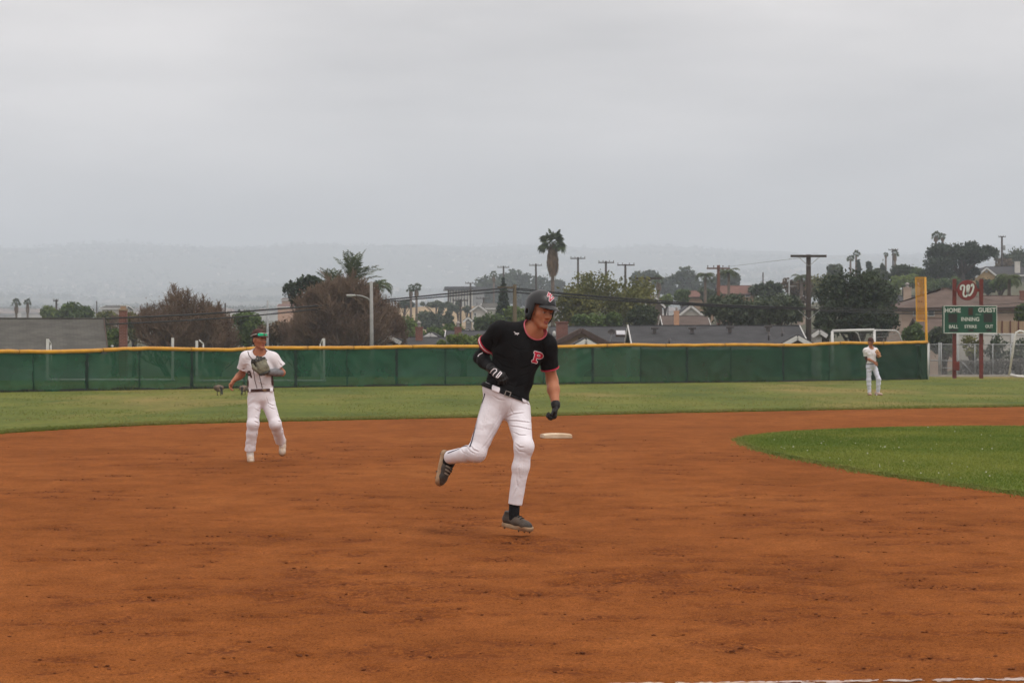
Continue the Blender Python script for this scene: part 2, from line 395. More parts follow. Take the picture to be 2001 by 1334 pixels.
turf('outfield_grass', OUT_POLY, 0.045, turf_mat('outfield_turf', (0.072, 0.100, 0.013), (0.112, 0.134, 0.018), (0.158, 0.160, 0.027), (0.23, 0.175, 0.052), 0.24))
edge_in = smooth_px([(2500, 1052), (2200, 1001), (2001, 970), (1850, 948), (1700, 926), (1560, 899), (1486, 880.5), (1453, 865.5), (1466, 857.5), (1540, 849), (1640, 844), (1760, 840), (1900, 838), (2050, 838), (2500, 838)])
IN_POLY = dense(edge_in, 0.06, 0.04, 2)
turf('infield_grass', IN_POLY, 0.05, turf_mat('infield_turf', (0.068, 0.112, 0.013), (0.108, 0.155, 0.018), (0.15, 0.18, 0.026), (0.21, 0.185, 0.045), 0.5))

def in_poly(P, poly):
    x, y = P[:, 0], P[:, 1]; c = np.zeros(len(P), bool); q = np.array(poly); x1, y1 = q[-1]
    for x2, y2 in q:
        t = ((y2 > y) != (y1 > y)) & (x < (x1 - x2) * (y - y2) / (y1 - y2 + 1e-12) + x2); c ^= t; x1, y1 = x2, y2
    return c
def blades(name, P, z, h, w, mat, label, seed):
    r = np.random.default_rng(seed); n = len(P); a = r.uniform(0, math.pi, n); hh = h * r.uniform(0.5, 1.25, n); ln = r.normal(size=(n, 2)) * 0.9
    ux, uy = np.cos(a) * w / 2, np.sin(a) * w / 2
    V = np.zeros((n, 3, 3)); V[:, 0] = np.stack([P[:, 0] - ux, P[:, 1] - uy, np.full(n, z)], 1); V[:, 1] = np.stack([P[:, 0] + ux, P[:, 1] + uy, np.full(n, z)], 1)
    V[:, 2] = np.stack([P[:, 0] + ln[:, 0] * hh, P[:, 1] + ln[:, 1] * hh, z + hh], 1)
    me = np_mesh(name, V.reshape(-1, 3), np.arange(3 * n).reshape(-1, 3))
    t = np.clip(fbm(P[:, 0] / 1.6, P[:, 1] / 3.0, 3, seed) * 1.5 - 0.45 + r.normal(size=n) * 0.16, 0, 1); set_tint(me, t)
    return tag(mobj(name, me, mat), label, 'grass', kind='stuff')
r_ = np.random.default_rng(50)
Q = np.stack([r_.uniform(1.5, 12.5, 420000), r_.uniform(21, 46.5, 420000)], 1); Q = Q[(Q[:, 0] < Q[:, 1] * 0.225 + 0.6) & in_poly(Q, edge_in)][:90000]
blades('grass_blades', Q, 0.047, 0.032, 0.014, leafmat('infield_blade', (0.10, 0.155, 0.018), (0.28, 0.29, 0.055), 0.45, 0.7), 'short green blades of the infield grass', 51)
ei = np.array(edge_in); k = r_.uniform(0, len(ei) - 1.001, 16000); i0 = k.astype(int); pi_ = ei[i0] + (ei[i0 + 1] - ei[i0]) * (k - i0)[:, None] + r_.normal(size=(16000, 2)) * 0.075 * (0.3 + 1.4 * fbm(k, k * 0, 3, 4))[:, None]
pi_ = pi_[pi_[:, 0] < pi_[:, 1] * 0.23 + 0.6]
blades('edge_blades', pi_, 0.018, 0.045, 0.014, leafmat('edge_blade', (0.10, 0.15, 0.022), (0.27, 0.26, 0.07), 0.4, 0.7), 'ragged grass fringe round the infield turf', 53)
# a ragged fringe of longer grass where the outfield turf meets the clay, and along the fence
eo = np.array(edge_out); k = r_.uniform(0, len(eo) - 1.001, 26000); i0 = k.astype(int); pe = eo[i0] + (eo[i0 + 1] - eo[i0]) * (k - i0)[:, None]
pe = pe + np.stack([r_.normal(size=len(pe)) * 0.05, np.abs(r_.normal(size=len(pe))) * 0.6 - 0.05], 1)
pe = pe[np.abs(pe[:, 0]) < 0.23 * pe[:, 1]]
Q = np.stack([r_.uniform(-30, 30, 130000), 44 + 82 * r_.random(130000) ** 1.4], 1); Q = Q[(np.abs(Q[:, 0]) < Q[:, 1] * 0.22) & in_poly(Q, edge_out + [(60, 126), (-60, 126)])]
Q = Q[fbm(Q[:, 0] / 1.5, Q[:, 1] / 4, 3, 90) > 0.47]
blades('outfield_blades', np.concatenate([pe, Q]), 0.042, 0.036, 0.02, leafmat('outfield_blade', (0.13, 0.165, 0.03), (0.26, 0.22, 0.07), 0.5, 0.7), 'thin olive green grass of the outfield', 52)
# white clover heads dotted over the infield grass
Q = np.stack([r_.uniform(3, 10.5, 2600), r_.uniform(23, 45.5, 2600)], 1); Q = Q[in_poly(Q, edge_in) & (Q[:, 0] < Q[:, 1] * 0.22)]
Q = Q[fbm(Q[:, 0] / 1.2, Q[:, 1] / 2.5, 2, 71) > 0.55][:45]
oc = np.array([(1, 0, 0), (-1, 0, 0), (0, 1, 0), (0, -1, 0), (0, 0, 1), (0, 0, -1)]) * 0.008
of = np.array([(0, 2, 4), (2, 1, 4), (1, 3, 4), (3, 0, 4), (2, 0, 5), (1, 2, 5), (3, 1, 5), (0, 3, 5)])
V = oc[None] * r_.uniform(0.6, 1.2, (len(Q), 1, 1)) + np.concatenate([Q, np.full((len(Q), 1), 0.095)], 1)[:, None]
tag(mobj('clover_flowers', np_mesh('clover_flowers', V.reshape(-1, 3), (of[None] + np.arange(len(Q))[:, None, None] * 6).reshape(-1, 3)), pm('clover_white', (0.7, 0.7, 0.62), (0.55, 0.56, 0.45), 30)),
    'tiny white clover flowers dotted through the infield grass', 'flowers', kind='stuff')
# ================================================================== bodies and clothes as blended solids
def A3(v): return np.array(v, np.float32)
def _sd(f, lo, hi): f.lo = A3(lo); f.hi = A3(hi); return f
def rc(a, b, ra, rb=None):
    rb = ra if rb is None else rb; a, b = A3(a), A3(b); ba = b - a; L = max(float(ba @ ba), 1e-9)
    def f(P):
        pa = P - a; h = np.clip(pa @ ba / L, 0, 1); q = pa - h[:, None] * ba
        return np.sqrt((q * q).sum(1)) - (ra + (rb - ra) * h)
    m = max(ra, rb); return _sd(f, np.minimum(a, b) - m, np.maximum(a, b) + m)
def el(c, r, R=None):
    c, r = A3(c), A3(r); R = None if R is None else np.array(R, np.float32)
    def f(P):
        q = P - c
        if R is not None: q = q @ R                      # columns of R are the ellipsoid's axes
        k0 = np.sqrt(((q / r) ** 2).sum(1)); k1 = np.sqrt(((q / (r * r)) ** 2).sum(1))
        return k0 * (k0 - 1) / np.maximum(k1, 1e-6)
    m = float(r.max()); return _sd(f, c - m, c + m)
def su(k, *fs):
    fs = [g for g in fs if g is not None]
    def f(P):
        d = fs[0](P)
        for g in fs[1:]:
            e = g(P); h = np.maximum(k - np.abs(d - e), 0) / k; d = np.minimum(d, e) - h * h * k * 0.25
        return d
    return _sd(f, np.min([g.lo for g in fs], 0), np.max([g.hi for g in fs], 0))
def keep(f, p, n, k=0.0):                                # keep what lies against n from the plane through p
    p, n = A3(p), A3(n); n = n / np.linalg.norm(n)
    return _sd(lambda P: np.maximum(f(P), (P - p) @ n), f.lo, f.hi)
def sub(f, g, k=0.004):
    def h_(P):
        d, e = f(P), -g(P); h = np.maximum(k - np.abs(d - e), 0) / k; return np.maximum(d, e) + h * h * k * 0.25
    return _sd(h_, f.lo, f.hi)
def both(f, g): return _sd(lambda P: np.maximum(f(P), g(P)), np.maximum(f.lo, g.lo), np.minimum(f.hi, g.hi))
def grow(f, t): return _sd(lambda P: f(P) - t, f.lo - t, f.hi + t)
def slab(f, p, n, w):
    p, n = A3(p), A3(n); n = n / np.linalg.norm(n)
    return _sd(lambda P: np.maximum(f(P), np.abs((P - p) @ n) - w), f.lo, f.hi)
def shell(f, g, w):                                      # band of f along the surface of g
    return _sd(lambda P: np.maximum(f(P), np.abs(g(P)) - w), np.maximum(f.lo, g.lo - w), np.minimum(f.hi, g.hi + w))
def disp(f, amp, fn): return _sd(lambda P: f(P) + amp * fn(P), f.lo - amp, f.hi + amp)
def inframe(f, M):                                       # f given in a frame with matrix M (4x4, rigid)
    Mi = np.array(M.inverted(), np.float32); Mn = np.array(M, np.float32)
    c = np.array([[x, y, z, 1] for x in (f.lo[0], f.hi[0]) for y in (f.lo[1], f.hi[1]) for z in (f.lo[2], f.hi[2])], np.float32) @ Mn.T
    return _sd(lambda P: f(P @ Mi[:3, :3].T + Mi[:3, 3]), c[:, :3].min(0), c[:, :3].max(0))
def folds(freq, ax, warp=3.0, seed=0.0):
    """cloth creases running across the direction ax"""
    ax = A3(ax); ax = ax / np.linalg.norm(ax)
    def f(P):
        t = P @ ax
        w = np.sin(P[:, 0] * 17 + seed) + np.sin(P[:, 2] * 13 + P[:, 1] * 19 + seed * 2.3) + 0.6 * np.sin(P[:, 0] * 37 - P[:, 2] * 29 + seed)
        s = np.sin(t * freq + w * warp * 0.6 + seed)
        return s * s * s * np.clip(0.35 + 0.65 * np.sin(P[:, 0] * 9 + P[:, 2] * 11 + P[:, 1] * 7 + seed * 1.7), 0, 1)
    return f
def mesh_sdf(name, f, h=0.006):
    B = 8; lo = f.lo - 3 * h; n = np.ceil((f.hi - lo + 3 * h) / (h * B)).astype(int) + 1
    bi = np.stack(np.meshgrid(*[np.arange(q) for q in n], indexing='ij'), -1).reshape(-1, 3)
    cen = (lo + (bi + 0.5) * B * h).astype(np.float32); dc = f(cen)
    act = np.abs(dc) < B * h * 1.25
    D = np.empty(tuple(n * B), np.float32)
    D4 = D.reshape(n[0], B, n[1], B, n[2], B)
    D4[...] = dc.reshape(n)[:, None, :, None, :, None]
    ab = bi[act]; off = np.stack(np.meshgrid(*[np.arange(B)] * 3, indexing='ij'), -1).reshape(-1, 3)
    for s in range(0, len(ab), 1500):
        q = ab[s:s + 1500]; P = (lo + (q[:, None] * B + off[None]) * h).astype(np.float32)
        d = f(P.reshape(-1, 3)).reshape(len(q), B, B, B)
        D4[q[:, 0], :, q[:, 1], :, q[:, 2], :] = d
    ins = D < 0
    idx = np.full(np.array(D.shape) - 1, -1, np.int64)
    c8 = sum(ins[i:ins.shape[0] - 1 + i, j:ins.shape[1] - 1 + j, k:ins.shape[2] - 1 + k].astype(np.int8) for i in (0, 1) for j in (0, 1) for k in (0, 1))
    cells = np.argwhere((c8 > 0) & (c8 < 8)); idx[tuple(cells.T)] = np.arange(len(cells))
    acc = np.zeros((len(cells), 3)); cnt = np.zeros(len(cells))
    for a in range(3):
        o1 = [x for x in range(3) if x != a]
        for u in (0, 1):
            for v in (0, 1):
                p = cells.copy(); p[:, o1[0]] += u; p[:, o1[1]] += v; q = p.copy(); q[:, a] += 1
                d0, d1 = D[tuple(p.T)], D[tuple(q.T)]; m = (d0 < 0) != (d1 < 0)
                t = np.where(m, d0 / np.where(m, d0 - d1, 1), 0); w = p.astype(float); w[:, a] += t
                acc[m] += w[m]; cnt[m] += 1
    V = lo + acc / np.maximum(cnt, 1)[:, None] * h
    Fs = []
    for a in range(3):
        b, c = (a + 1) % 3, (a + 2) % 3
        sl0 = [slice(None)] * 3; sl1 = [slice(None)] * 3; sl0[a] = slice(0, -1); sl1[a] = slice(1, None)
        i0, i1 = ins[tuple(sl0)], ins[tuple(sl1)]
        e = np.argwhere(i0 != i1); e = e[(e[:, b] > 0) & (e[:, c] > 0)]
        e = e[(e[:, b] < idx.shape[b]) & (e[:, c] < idx.shape[c])]
        def at(db, dc_):
            q = e.copy(); q[:, b] -= db; q[:, c] -= dc_; return idx[tuple(q.T)]
        quad = np.stack([at(1, 1), at(0, 1), at(0, 0), at(1, 0)], 1); fl = ~i0[tuple(e.T)]
        quad[fl] = quad[fl][:, ::-1]; Fs.append(quad[(quad >= 0).all(1)])
    return np_mesh(name, V, np.concatenate(Fs), True)
def sobj(name, f, mat, parent, h=0.006): return mobj(name, mesh_sdf(name, f, h), mat, parent)
def bvh_of(o): 
    me = o.data; return BVHTree.FromPolygons([v.co for v in me.vertices], [p.vertices for p in me.polygons])
def decal(name, bv, c, U, Vv, Nn, mask, cell, off, mat, parent):
    """a flat printed mark (boolean grid, row 0 on top) laid onto a surface along Nn"""
    c, U, Vv, Nn = Vector(c), Vector(U).normalized(), Vector(Vv).normalized(), Vector(Nn).normalized()
    H, Wd = mask.shape; pts = {}; V = []; Fs = []
    def pt(i, j):
        if (i, j) in pts: return pts[(i, j)]
        o = c + U * ((j - Wd / 2) * cell) + Vv * ((H / 2 - i) * cell) - Nn * 0.35
        hit = bv.ray_cast(o, Nn, 0.8); r = None
        if hit[0] is not None: V.append(hit[0] - Nn * off); r = len(V) - 1
        pts[(i, j)] = r; return r
    for i, j in np.argwhere(mask):
        q = [pt(i + 1, j), pt(i + 1, j + 1), pt(i, j + 1), pt(i, j)]
        if None not in q: Fs.append(q)
    if not Fs: return None
    me = bpy.data.meshes.new(name); me.from_pydata([tuple(v) for v in V], [], Fs); me.update()
    return mobj(name, me, mat, parent)
def dilate(m, n):
    for _ in range(n):
        p = np.pad(m, 1); m = p[1:-1, 1:-1] | p[:-2, 1:-1] | p[2:, 1:-1] | p[1:-1, :-2] | p[1:-1, 2:]
    return m
def stroke_mask(paths, w, H, Wd):
    """paths in 0..1 (x right, y down); w in cells"""
    yy, xx = np.mgrid[0:H, 0:Wd] + 0.5; m = np.zeros((H, Wd), bool)
    for p in paths:
        for (x0, y0), (x1, y1) in zip(p, p[1:]):
            a = np.array([x0 * Wd, y0 * H]); b = np.array([x1 * Wd, y1 * H]); d = b - a; L = max(d @ d, 1e-9)
            t = np.clip(((xx - a[0]) * d[0] + (yy - a[1]) * d[1]) / L, 0, 1)
            m |= np.hypot(xx - a[0] - t * d[0], yy - a[1] - t * d[1]) < w
    return m
def ribbon(name, bv, pts, dirs, w, off, mat, parent):
    """a narrow strip of cloth laid on a surface: pts are near the surface, dirs point into it"""
    V = []; Fs = []; pts = [Vector(p) for p in pts]
    for i, p in enumerate(pts):
        d = Vector(dirs[i] if isinstance(dirs, list) else dirs).normalized()
        t = (pts[min(i + 1, len(pts) - 1)] - pts[max(i - 1, 0)]).normalized(); s = t.cross(d).normalized()
        row = []
        for e in (-1, 1):
            hit = bv.ray_cast(p + s * e * w / 2 - d * 0.25, d, 0.6)
            row.append(hit[0] - d * off if hit[0] is not None else None)
        V.append(row)
    vs_, fs_ = [], []
    for a, b in zip(V, V[1:]):
        if None in a or None in b or (a[0] - b[0]).length > 0.06: continue
        k = len(vs_); vs_ += [a[0], a[1], b[1], b[0]]; fs_.append((k, k + 1, k + 2, k + 3))
    if not fs_: return None
    me = bpy.data.meshes.new(name); me.from_pydata([tuple(v) for v in vs_], [], fs_); me.update()
    return mobj(name, me, mat, parent)
def press(f, ridges, tubes):
    """raise ridges and cut creases, each only where it lies"""
    def g(P):
        d = f(P)
        for lst, cut in ((ridges, False), (tubes, True)):
            for a, b, r in lst:
                a_, b_ = A3(a), A3(b); lo, hi = np.minimum(a_, b_) - r - .012, np.maximum(a_, b_) + r + .012
                m = np.where((P[:, 0] > lo[0]) & (P[:, 0] < hi[0]))[0]
                if not len(m): continue
                Q_ = P[m]; q = ((Q_ > lo) & (Q_ < hi)).all(1); m = m[q]
                if not len(m): continue
                Q_ = Q_[q] - a_; ba = b_ - a_; h = np.clip(Q_ @ ba / max(float(ba @ ba), 1e-9), 0, 1); w = Q_ - h[:, None] * ba; e = np.sqrt((w * w).sum(1)) - r; dm = d[m]
                if cut: k = .007; e = -e; t = np.maximum(k - np.abs(dm - e), 0) / k; d[m] = np.maximum(dm, e) + t * t * k * .25
                else: k = .008; t = np.maximum(k - np.abs(dm - e), 0) / k; d[m] = np.minimum(dm, e) - t * t * k * .25
        return d
    return _sd(g, f.lo, f.hi)
def lerp(a, b, t): return tuple(a[i] + (b[i] - a[i]) * t for i in range(3))
def path(pts, n):
    out = []
    for a, b in zip(pts, pts[1:]): out += [lerp(a, b, k / n) for k in range(n)]
    return out + [tuple(pts[-1])]
def frame(o, fwd, up):
    """rigid frame: x to the figure's own left seen from the front... y forward, z up"""
    y = Vector(fwd).normalized(); z = Vector(up); z = (z - y * z.dot(y)).normalized(); x = y.cross(z)
    return Matrix(((x.x, y.x, z.x, o[0]), (x.y, y.y, z.y, o[1]), (x.z, y.z, z.z, o[2]), (0, 0, 0, 1)))

def head_sdf(s=1.0):
    """head in its own frame: y forward, z up, origin between the ears"""
    v = lambda *q: tuple(c * s for c in q)
    h = su(0.03 * s, el(v(0, -0.012, 0.035), v(0.076, 0.097, 0.098)), el(v(0, 0.03, -0.028), v(0.06, 0.066, 0.088)))
    h = su(0.02 * s, h, rc(v(-0.048, 0.0, -0.05), v(-0.014, 0.074, -0.098), 0.021 * s, 0.016 * s), rc(v(0.048, 0.0, -0.05), v(0.014, 0.074, -0.098), 0.021 * s, 0.016 * s),
           rc(v(-0.012, 0.078, -0.101), v(0.012, 0.078, -0.101), 0.0155 * s), rc(v(-0.038, 0.058, -0.022), v(-0.042, 0.045, -0.02), 0.0235 * s), rc(v(0.038, 0.058, -0.022), v(0.042, 0.045, -0.02), 0.0235 * s))
    h = su(0.014 * s, h, rc(v(-0.036, 0.078, 0.026), v(0.036, 0.078, 0.026), 0.015 * s))
    h = sub(h, el(v(-0.03, 0.104, 0.006), v(0.02, 0.017, 0.012)), 0.012 * s)
    h = sub(h, el(v(0.03, 0.104, 0.006), v(0.02, 0.017, 0.012)), 0.012 * s)
    h = su(0.012 * s, h, rc(v(0, 0.09, 0.014), v(0, 0.113, -0.026), 0.0085 * s, 0.0125 * s), el(v(-0.012, 0.1, -0.032), v(0.009, 0.011, 0.008)), el(v(0.012, 0.1, -0.032), v(0.009, 0.011, 0.008)))
    h = su(0.008 * s, h, rc(v(-0.017, 0.085, -0.061), v(0.017, 0.085, -0.061), 0.0078 * s), rc(v(-0.013, 0.086, -0.073), v(0.013, 0.086, -0.073), 0.008 * s))
    h = sub(h, rc(v(-0.024, 0.096, -0.068), v(0.024, 0.096, -0.068), 0.0036 * s), 0.004)
    h = su(0.01 * s, h, el(v(-0.079, -0.004, -0.008), v(0.009, 0.02, 0.032)), el(v(0.079, -0.004, -0.008), v(0.009, 0.02, 0.032)))
    return h
def hand(w, D, Nn, side, curl=0.5, s=1.0, thumb=0.4, r=0.0085, spread=0.0):
    """wrist, direction of the fingers, direction the palm faces, side of the thumb"""
    D, Nn = Vector(D).normalized(), Vector(Nn); Nn = (Nn - D * Nn.dot(D)).normalized(); S = D.cross(Nn) * side; w = Vector(w)
    R = Matrix((S, Nn, D)).transposed()
    ps = [el(w + D * 0.05 * s, (0.04 * s, 0.018 * s, 0.054 * s), R), rc(w + D * 0.085 * s - S * 0.03 * s, w + D * 0.088 * s + S * 0.03 * s, 0.0125 * s)]
    fg = []
    for k, (o, L) in enumerate(((0.031, 0.072), (0.010, 0.08), (-0.012, 0.074), (-0.032, 0.058))):
        p = w + D * (0.09 - 0.006 * (k == 3)) * s + S * o * s; a = 0.12 + 0.1 * k * curl
        for q, fr in ((0, 0.45), (1, 0.32), (2, 0.23)):
            a += curl * (0.75, 1.2, 0.9)[q]
            d = (D * math.cos(a) + Nn * math.sin(a) + S * spread * (o / 0.03)).normalized(); e = p + d * L * fr * s
            fg.append(rc(p, e, (r - 0.0006 * q) * s, (r - 0.0006 * (q + 1)) * s)); p = e
    p = w + D * 0.028 * s + S * 0.03 * s; d = (D * 0.65 + S * 0.7 + Nn * thumb).normalized(); e = p + d * 0.042 * s
    d2 = (D * 0.9 + S * 0.25 + Nn * thumb * 1.3).normalized(); e2 = e + d2 * 0.034 * s
    fg += [rc(p, e, 0.0135 * s, 0.0105 * s), rc(e, e2, 0.0105 * s, 0.008 * s)]
    pm_ = su(0.02 * s, *ps); return su(0.006, pm_, *fg)
def shoe_parts(H, T, U, sc=1.0):
    """heel and toe on the sole line, up: (upper, sole, frame)"""
    H, T = Vector(H), Vector(T); D = (T - H).normalized(); U = Vector(U); U = (U - D * U.dot(D)).normalized(); L = (T - H).length
    S = D.cross(U); p = lambda d, u, s_=0: H + D * d * L + U * u * sc + S * s_ * sc
    up = su(0.03, rc(p(.13, .05), p(.5, .046), .033 * sc, .038 * sc), rc(p(.5, .046), p(.87, .03), .038 * sc, .024 * sc), rc(p(.75, .03, -.012), p(.75, .03, .012), .03 * sc), rc(p(.16, .06), p(.19, .1), .034 * sc, .036 * sc))
    up = keep(up, p(0, .018), -U); up = keep(up, p(.2, .112), U * 1.0 + D * 0.0)
    so = su(0.02, rc(p(.13, .012, 0), p(.45, .012, 0), .038 * sc, .036 * sc), rc(p(.45, .012), p(.82, .02), .036 * sc, .044 * sc))
    so = slab(so, p(0, .012), U, .0165 * sc)
    return up, so, (p, D, U, S)
# ================================================================== ballpark furniture
YEL = pm('yellow_cap', (0.62, 0.30, 0.012), (0.52, 0.235, 0.01), 3, 0.45, 0.1, 20, 0.4)
POSTM = pm('dark_post', (0.035, 0.05, 0.045), (0.05, 0.065, 0.058), 8, 0.6)
GALV = pm('galvanised', (0.34, 0.35, 0.35), (0.25, 0.26, 0.26), 10, 0.5, metal=0.3)
WPAINT = pm('white_paint', (0.66, 0.66, 0.64), (0.55, 0.55, 0.53), 6, 0.55)
def screen_mat(nm='green_windscreen', k=1.0, tr=.13):
    m = bpy.data.materials.new(nm); m.use_nodes = True; N = m.node_tree.nodes; L = m.node_tree.links
    b = N['Principled BSDF']; b.inputs['Roughness'].default_value = 0.85; b.inputs['Specular IOR Level'].default_value = 0.12
    t = N.new('ShaderNodeTexCoord'); n = N.new('ShaderNodeTexNoise'); n.inputs['Scale'].default_value = 0.7; n.inputs['Detail'].default_value = 5; L.new(t.outputs['Object'], n.inputs['Vector'])
    r = N.new('ShaderNodeValToRGB'); r.color_ramp.elements[0].position, r.color_ramp.elements[1].position = .35, .68
    r.color_ramp.elements[0].color = (.006 * k, .050 * k, .026 * k, 1); r.color_ramp.elements[1].color = (.016 * k, .082 * k, .044 * k, 1); L.new(n.outputs['Fac'], r.inputs[0]); L.new(r.outputs[0], b.inputs['Base Color'])
    tl = N.new('ShaderNodeBsdfTranslucent'); tl.inputs['Color'].default_value = (.02 * k, .12 * k, .055 * k, 1)
    tp = N.new('ShaderNodeBsdfTransparent')
    m1 = N.new('ShaderNodeMixShader'); m1.inputs[0].default_value = .3; L.new(b.outputs[0], m1.inputs[1]); L.new(tl.outputs[0], m1.inputs[2])
    m2 = N.new('ShaderNodeMixShader'); m2.inputs[0].default_value = tr; L.new(m1.outputs[0], m2.inputs[1]); L.new(tp.outputs[0], m2.inputs[2])   # open weave
    L.new(m2.outputs[0], N['Material Output'].inputs[0]); return m
SCREEN = screen_mat(); SCREEN2 = screen_mat('dark_windscreen', .45, .05); SCREEN3 = screen_mat('newer_windscreen', .72, .09)
BASE_K = [(-760, 786), (-260, 774), (0, 769), (200, 765.5), (480, 760.5), (700, 757.5), (1160, 752), (1500, 748), (1813, 743)]
TOP_K = [(-760, 690), (-260, 688), (0, 686.5), (100, 687.5), (200, 684), (290, 680.5), (370, 682), (450, 684), (505, 680), (700, 679.5), (830, 677), (960, 677), (1090, 677.5), (1240, 673.5), (1300, 675), (1440, 673.5), (1560, 674.5), (1650, 669.5), (1720, 671), (1813, 668)]
def fence_at(px):
    yb = np.interp(px, *zip(*BASE_K)); d = F * CH / (yb - HY); return X(px, d), d, Z(np.interp(px, *zip(*TOP_K)), d)
def outfield_fence():
    fx, fd, _ = fence_at(0)
    t = thing('outfield_fence', 'long green windscreen fence with yellow top cap round the outfield', 'fence', (0, 100, 0)); o = Vector((0, -100, 0))
    L = lambda px, f=1.0, dy=0.0: Vector((fence_at(px)[0], fence_at(px)[1] + dy, fence_at(px)[2] * f)) + o
    posts = [-745, -645, -545, -445, -345, -245, -140, -38, 65, 170, 272, 375, 477, 578, 678, 775, 870, 965, 1062, 1158, 1252, 1342, 1428, 1530, 1620, 1706, 1792]
    for i, px in enumerate(posts):
        a = L(px, 0, .10); b = L(px, .97, .10); MB().tube([a - Vector((0, 0, .1)), b], .045 if i % 2 else .028, 8).build('post', POSTM, t, True)
    r = np.random.default_rng(4); ed = posts + [1812]
    for k, (pa, pb) in enumerate(zip(ed, ed[1:])):
        nu, nv = 40, 22; V = []
        amp = r.uniform(.6, 1.2)
        for j in range(nv + 1):
            for i in range(nu + 1):
                u, v = i / nu, j / nv; p = L(pa + (pb - pa) * u, v * .965 + .012)
                wv = math.sin(math.pi * u)
                low = (1 - v) ** 2
                dy = (-.07 * wv * amp * (1 - .5 * v) + .11 * low * (float(vnoise(np.array([u * 7 + k * 9.]), np.array([v * 3. + u * 3]), 6)[0]) - .5) * 2.2
                      + .07 * (float(vnoise(np.array([u * 5 - v * 4 + k * 5.]), np.array([v * 5. + u * 4]), 16)[0]) - .5) + .03 * (1 - v) * math.sin(9 * (u + v * .8) + k)
                      + .046 * math.sin(6.283 * (v * 2.1 + u * (1.4 if (k % 3) else -1.6)) + 5 * float(vnoise(np.array([u * 3. + k * 3]), np.array([v * 2.]), 26)[0]) + k * 1.7) * max(0., float(vnoise(np.array([u * 2.5 + k * 7.]), np.array([v * 1.6 + k]), 36)[0]) * 1.9 - .55))
                V.append((p.x, p.y + dy, p.z + .015 * low * math.sin(u * 11 + k)))
        i0 = (np.arange(nv)[:, None] * (nu + 1) + np.arange(nu)[None]).ravel()
        mobj('windscreen_panel', np_mesh('windscreen_panel', V, np.stack([i0, i0 + 1, i0 + nu + 2, i0 + nu + 1], 1), True), SCREEN2 if pa >= 1700 else SCREEN3 if pa >= 1240 else SCREEN, t)
    caps = [-750, -600, -430, -260, -120, 36, 200, 372, 480, 600, 690, 805, 935, 1075, 1185, 1300, 1415, 1530, 1640, 1725, 1812]
    for pa, pb in zip(caps, caps[1:]):
        MB().tube([L(pa + 0.7 + (pb - pa - 1.4) * q / 8, 1.0, -.01) + Vector((0, 0, r.normal() * .004)) for q in range(9)], .067, 10).build('top_cap', YEL, t, True)
        MB().tube([L(pb - 1.2, 1.0, -.01), L(pb + 1.2, 1.0, -.01)], .06, 8).build('coupling', pm('dark_coupling', (.16, .07, .02), (.1, .05, .02), 9), t, True)
    SEAM = pm('dark_seam', (.008, .025, .018), (.014, .035, .025), 6, .85)
    for i, px in enumerate(posts):
        w_ = .05 if i % 2 else .012; V = []
        for q in range(15):
            p = L(px, .02 + .93 * q / 14, -.055 - .02 * math.sin(q + i)); V += [(p.x - w_ * (1 + .25 * math.sin(q * 1.7 + i)), p.y, p.z), (p.x + w_, p.y, p.z)]
        MB().add(V, [(2 * q, 2 * q + 1, 2 * q + 3, 2 * q + 2) for q in range(14)]).build('lacing_strip', SEAM, t, True)
    STRIP = pm('black_strip', (.008, .012, .010), (.014, .018, .015), 6, .9)  # near-black strip along the foot of each windscreen panel
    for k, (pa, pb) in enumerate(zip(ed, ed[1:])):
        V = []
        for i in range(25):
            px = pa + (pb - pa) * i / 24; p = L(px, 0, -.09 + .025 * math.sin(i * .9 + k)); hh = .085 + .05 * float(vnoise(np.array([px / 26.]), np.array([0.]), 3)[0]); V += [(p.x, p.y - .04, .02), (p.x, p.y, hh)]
        MB().add(V, [(2 * i, 2 * i + 2, 2 * i + 3, 2 * i + 1) for i in range(24)]).build('bottom_strip', STRIP, t, True)
    MB().tube([L(px, .02, .09) for px in range(-750, 1812, 40)], .022, 6).build('bottom_rail', POSTM, t, True)
    for px in (200, 520, 900, 1380, 1790, 980):       # zip-tied loose corners
        c = L(px, .93, -.06); MB().box(c, (.35, .02, .07)).build('tie_patch', POSTM, t)
    # end post, white below the cap
    e = L(1813.5, 0, 0); MB().tube([e, e + Vector((-.0, 0, 1.72))], .045, 10).build('end_post', WPAINT, t, True)
    return t
outfield_fence()
# weeds along the foot of the fence
def weeds():
    r = np.random.default_rng(9); px = r.uniform(-100, 1812, 5200); dens = fbm(px / 70, px * 0, 3, 8); px = px[dens + r.normal(size=len(px)) * .1 > .50]
    P = np.array([fence_at(q)[:2] for q in px]); P[:, 1] += r.normal(size=len(P)) * .10 - .10
    hh = .05 + .16 * np.clip(fbm(px / 30, px * 0, 2, 18) - .35, 0, 1) * 1.6
    n = len(P); a = r.uniform(0, 3.14, n); V = np.zeros((n, 3, 3)); w = .016
    V[:, 0] = np.stack([P[:, 0] - w * np.cos(a), P[:, 1] - w * np.sin(a), np.full(n, .03)], 1); V[:, 1] = np.stack([P[:, 0] + w * np.cos(a), P[:, 1] + w * np.sin(a), np.full(n, .03)], 1)
    ln = r.normal(size=(n, 2)) * .5; V[:, 2] = np.stack([P[:, 0] + ln[:, 0] * hh, P[:, 1] + ln[:, 1] * hh, .04 + hh * r.uniform(.5, 1.2, n)], 1)
    me = np_mesh('fence_weeds', V.reshape(-1, 3), np.arange(3 * n).reshape(-1, 3)); set_tint(me, r.random(n))
    tag(mobj('fence_weeds', me, leafmat('weed', (.02, .045, .012), (.06, .09, .025), .2)), 'low dark weeds growing along the foot of the green fence', 'weeds', kind='stuff')
weeds()

